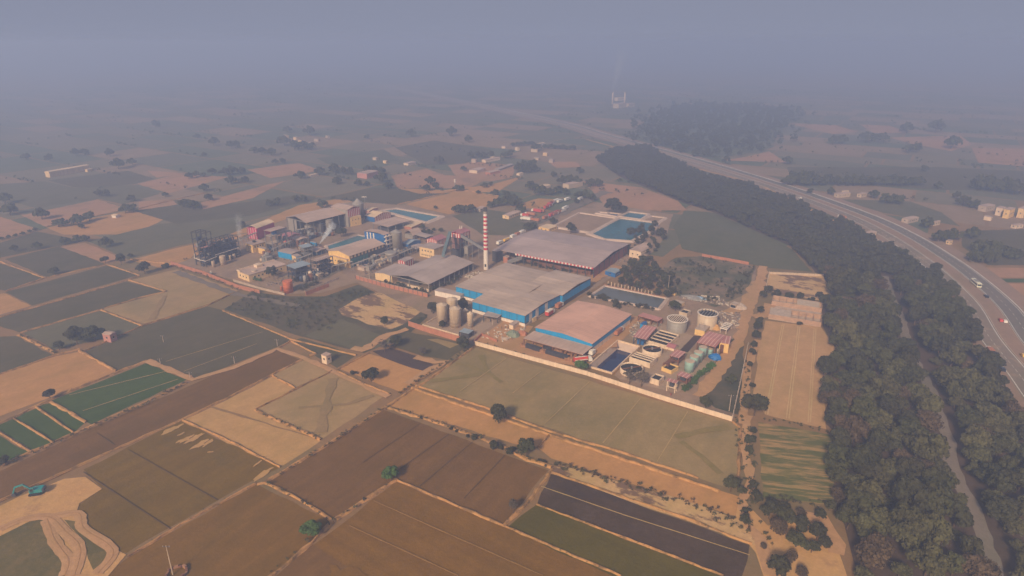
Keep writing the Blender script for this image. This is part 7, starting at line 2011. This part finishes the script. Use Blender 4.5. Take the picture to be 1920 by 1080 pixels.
# ---- poles
def pole(label, f, x, yb, yt, mat=CONC, arm=True):
    p = G(f, x, yb); h = height_to(p, PX(f, 0, yt)[1])
    T = thing('utility_pole', label, 'pole', p)
    MB().bar((0, 0, 0), (0, 0, h), 0.2, 7, 0.11).build('shaft', mat, T)
    if arm:
        MB().box(-1.1, -0.07, h - 0.6, 1.1, 0.07, h - 0.45).build('crossarm', STEEL, T)
        for s in (-0.95, 0, 0.95): MB().lathe(s, 0, [(0.07, h - 0.45), (0.05, h - 0.15)], 6).build('insulator', WHITE, T)
    return T
for f, x, yb, yt, lab in (('R4', 828, 490, 455, 'utility pole in the large grey-green field'), ('R4', 1405, 510, 475, 'utility pole by the path bend'), ('R4', 812, 600, 572, 'utility pole at the near edge of the grey-green field'), ('R4', 1188, 598, 562, 'utility pole on the middle of the field path'), ('R4', 963, 672, 640, 'utility pole at the path corner'), ('Z2', 555, 905, 755, 'white pole before the pipe racks'), ('Z6', 825, 345, 195, 'pale pole in the scrub above the pond'), ('Z4', 1628, 925, 800, 'brown pole in the green corner by the boundary wall'), ('Z5', 1555, 430, 370, 'dark pole at the gate of the silo yard'), ('Z5', 1460, 410, 370, 'dark pole beside the grey canopy')):
    pole(lab, f, x, yb, yt)
def lattice(label, f, x, yb, yt, half, name='lattice_tower', mat=GSTEEL):
    p = G(f, x, yb); h = height_to(p, PX(f, 0, yt)[1])
    T = thing(name, label, 'tower', p, 0.5)
    n = 7
    for sx in (-1, 1):
        for sy in (-1, 1): MB().bar((sx * half, sy * half, 0), (sx * half * 0.15, sy * half * 0.15, h), 0.06, 4).build('leg', mat, T)
    br = MB()
    for i in range(n):
        a, b = h * i / n, h * (i + 1) / n
        ra, rb = half * (1 - .85 * i / n), half * (1 - .85 * (i + 1) / n)
        for (ax, ay), (cx_, cy_) in zip(((-1, -1), (1, -1), (1, 1), (-1, 1)), ((1, -1), (1, 1), (-1, 1), (-1, -1))):
            br.bar((ax * ra, ay * ra, a), (cx_ * rb, cy_ * rb, b), 0.035, 4); br.bar((ax * rb, ay * rb, b), (cx_ * rb, cy_ * rb, b), 0.03, 4)
    br.build('bracing', mat, T)
    for z in (0.8, 0.9): MB().box(-3.2 * half / 2, -0.1, h * z, 3.2 * half / 2, 0.1, h * z + 0.15).build('crossarm', mat, T)
    return T
lattice('tall thin lattice mast over the far salmon field', 'R1', 1128, 535, 445, 3.0)
pole('slim pale pole in a brick ring at the bottom of the brown field', 'R5', 890, 872, 720, TANK)
T = thing('brick_ring', 'low ring of brick rubble round the pylon foot', 'rubble', G('R5', 908, 868))
for i in range(12):
    a = 2 * math.pi * i / 12; MB().box(-0.7, -0.3, 0, 0.7, 0.3, 0.5 + 0.3 * (i % 3)).build('brick_block', RUST if i % 2 else HAY, T)
    o = COL.objects[-1]; o.location = (2.8 * math.cos(a), 2.8 * math.sin(a), 0); o.rotation_euler = (0, 0, a + 1.57)
pb = G('R2', 760, 450); T = thing('marker_pole', 'short white banded marker pole beyond the estate', 'pole', pb)
hp = height_to(pb, PX('R2', 0, 412)[1])
MB().bar((0, 0, 0), (0, 0, hp), 0.5, 8).build('shaft', GSTEEL, T)
for k in (0.62, 0.85): MB().lathe(0, 0, [(1.1, hp * k), (1.1, hp * k + 2)], 8).build('band', WHITE, T)
for i in range(14):                                       # pale fence posts along the pond
    p = G('Z6', 215 + 34 * i, 300 + 7.6 * i)
    o = MB().box(-0.16, -0.16, 0, 0.16, 0.16, 3.0).build('fence_post', OFFW); o.location = p
    tag(o, 'pale concrete fence post along the far side of the pond', 'post', 'fence posts by the pond')

# ---- smoke and steam
def plume(label, a, b, r0, r1, dens, color, name='steam_plume', thr=0.42):
    """a widening puff along its own z axis, thinning towards its edge and its top"""
    a, b = Vector(a), Vector(b)
    d = b - a; L_ = d.length
    mb = MB().lathe(0, 0, [(r0 + (r1 - r0) * i / 8, L_ * i / 8) for i in range(9)], 16)
    m = bpy.data.materials.new(name); m.use_nodes = True
    N, K = m.node_tree.nodes, m.node_tree.links; N.clear()
    o = N.new('ShaderNodeOutputMaterial'); v = N.new('ShaderNodeVolumePrincipled')
    v.inputs['Color'].default_value = (*color, 1); v.inputs['Anisotropy'].default_value = 0.0
    tc = N.new('ShaderNodeTexCoord'); sx = N.new('ShaderNodeSeparateXYZ'); K.new(tc.outputs['Object'], sx.inputs[0])
    def mt(op, p, q=None):
        n_ = N.new('ShaderNodeMath'); n_.operation = op
        for k, e in enumerate((p, q)):
            if e is None: continue
            if isinstance(e, (int, float)): n_.inputs[k].default_value = e
            else: K.new(e, n_.inputs[k])
        return n_.outputs[0]
    rr = mt('SQRT', mt('ADD', mt('MULTIPLY', sx.outputs[0], sx.outputs[0]), mt('MULTIPLY', sx.outputs[1], sx.outputs[1])))
    rz = mt('ADD', mt('MULTIPLY', sx.outputs[2], (r1 - r0) / L_), r0)
    edge = frange(N, K, mt('DIVIDE', rr, rz), 0.35, 1.0, 0.0, 0.34)
    f = noise(N, K, tc.outputs['Object'], 3.2 / (r0 + r1), 4, 0.62)
    dn = frange(N, K, mt('SUBTRACT', f, edge), thr - 0.1, thr + 0.12, 0.0, dens)
    fade = frange(N, K, sx.outputs[2], L_ * 0.45, L_, 1.0, 0.0)
    K.new(mt('MULTIPLY', dn, fade), v.inputs['Density'])
    K.new(v.outputs[0], o.inputs['Volume'])
    ob = mb.build(name, m); ob.location = a
    ob.rotation_euler = d.to_track_quat('Z', 'Y').to_euler()
    return tag(ob, label, 'smoke', kind='stuff')
p = G('Z2', 95, 600)
plume('white steam plume rising right from the plant yard', (p.x, p.y, 2.0), (p.x + 13, p.y + 3, 19.0), 0.8, 5.0, 0.9, (0.98, 0.98, 0.98), thr=0.42)
p = G('Z1', 735, 510)
plume('thin grey smoke column left of the crimson shed', (p.x, p.y, 1.0), (p.x + 1, p.y + 3, 24.0), 2.2, 5.0, 0.14, (0.9, 0.9, 0.9), 'smoke_column', thr=0.40)
p = G('R3', 112, 232)
plume('faint smoke drifting up from the far hazy stacks', (p.x, p.y, 40.0), (p.x + 25, p.y + 30, 140.0), 6.0, 22.0, 0.03, (0.92, 0.92, 0.92), 'far_smoke', thr=0.40)
p = G('Z2', 240, 400)
plume('blue-grey fume hanging before the fermentation hall', (p.x - 4, p.y, 1.0), (p.x + 14, p.y + 10, 18.0), 5.0, 9.0, 0.06, (0.85, 0.88, 0.95), 'fume', thr=0.40)
# ------------------------------------------------------------------ haze: the smoky air itself
def haze():
    mb = MB().box(-9050, -550, -6.0, 9050, 18050, 157.0)
    m = bpy.data.materials.new('haze')
    m.use_nodes = True
    n, l = m.node_tree.nodes, m.node_tree.links
    n.clear()
    o = n.new('ShaderNodeOutputMaterial')
    v = n.new('ShaderNodeVolumePrincipled')
    v.inputs['Color'].default_value = (*HAZE_COLOR, 1)
    v.inputs['Density'].default_value = HAZE_DENSITY
    v.inputs['Anisotropy'].default_value = HAZE_ANISO
    l.new(v.outputs[0], o.inputs['Volume'])
    h = mb.build('haze', m)
    tag(h, 'pale mauve smoke haze over the whole plain', 'haze', kind='stuff')
haze()
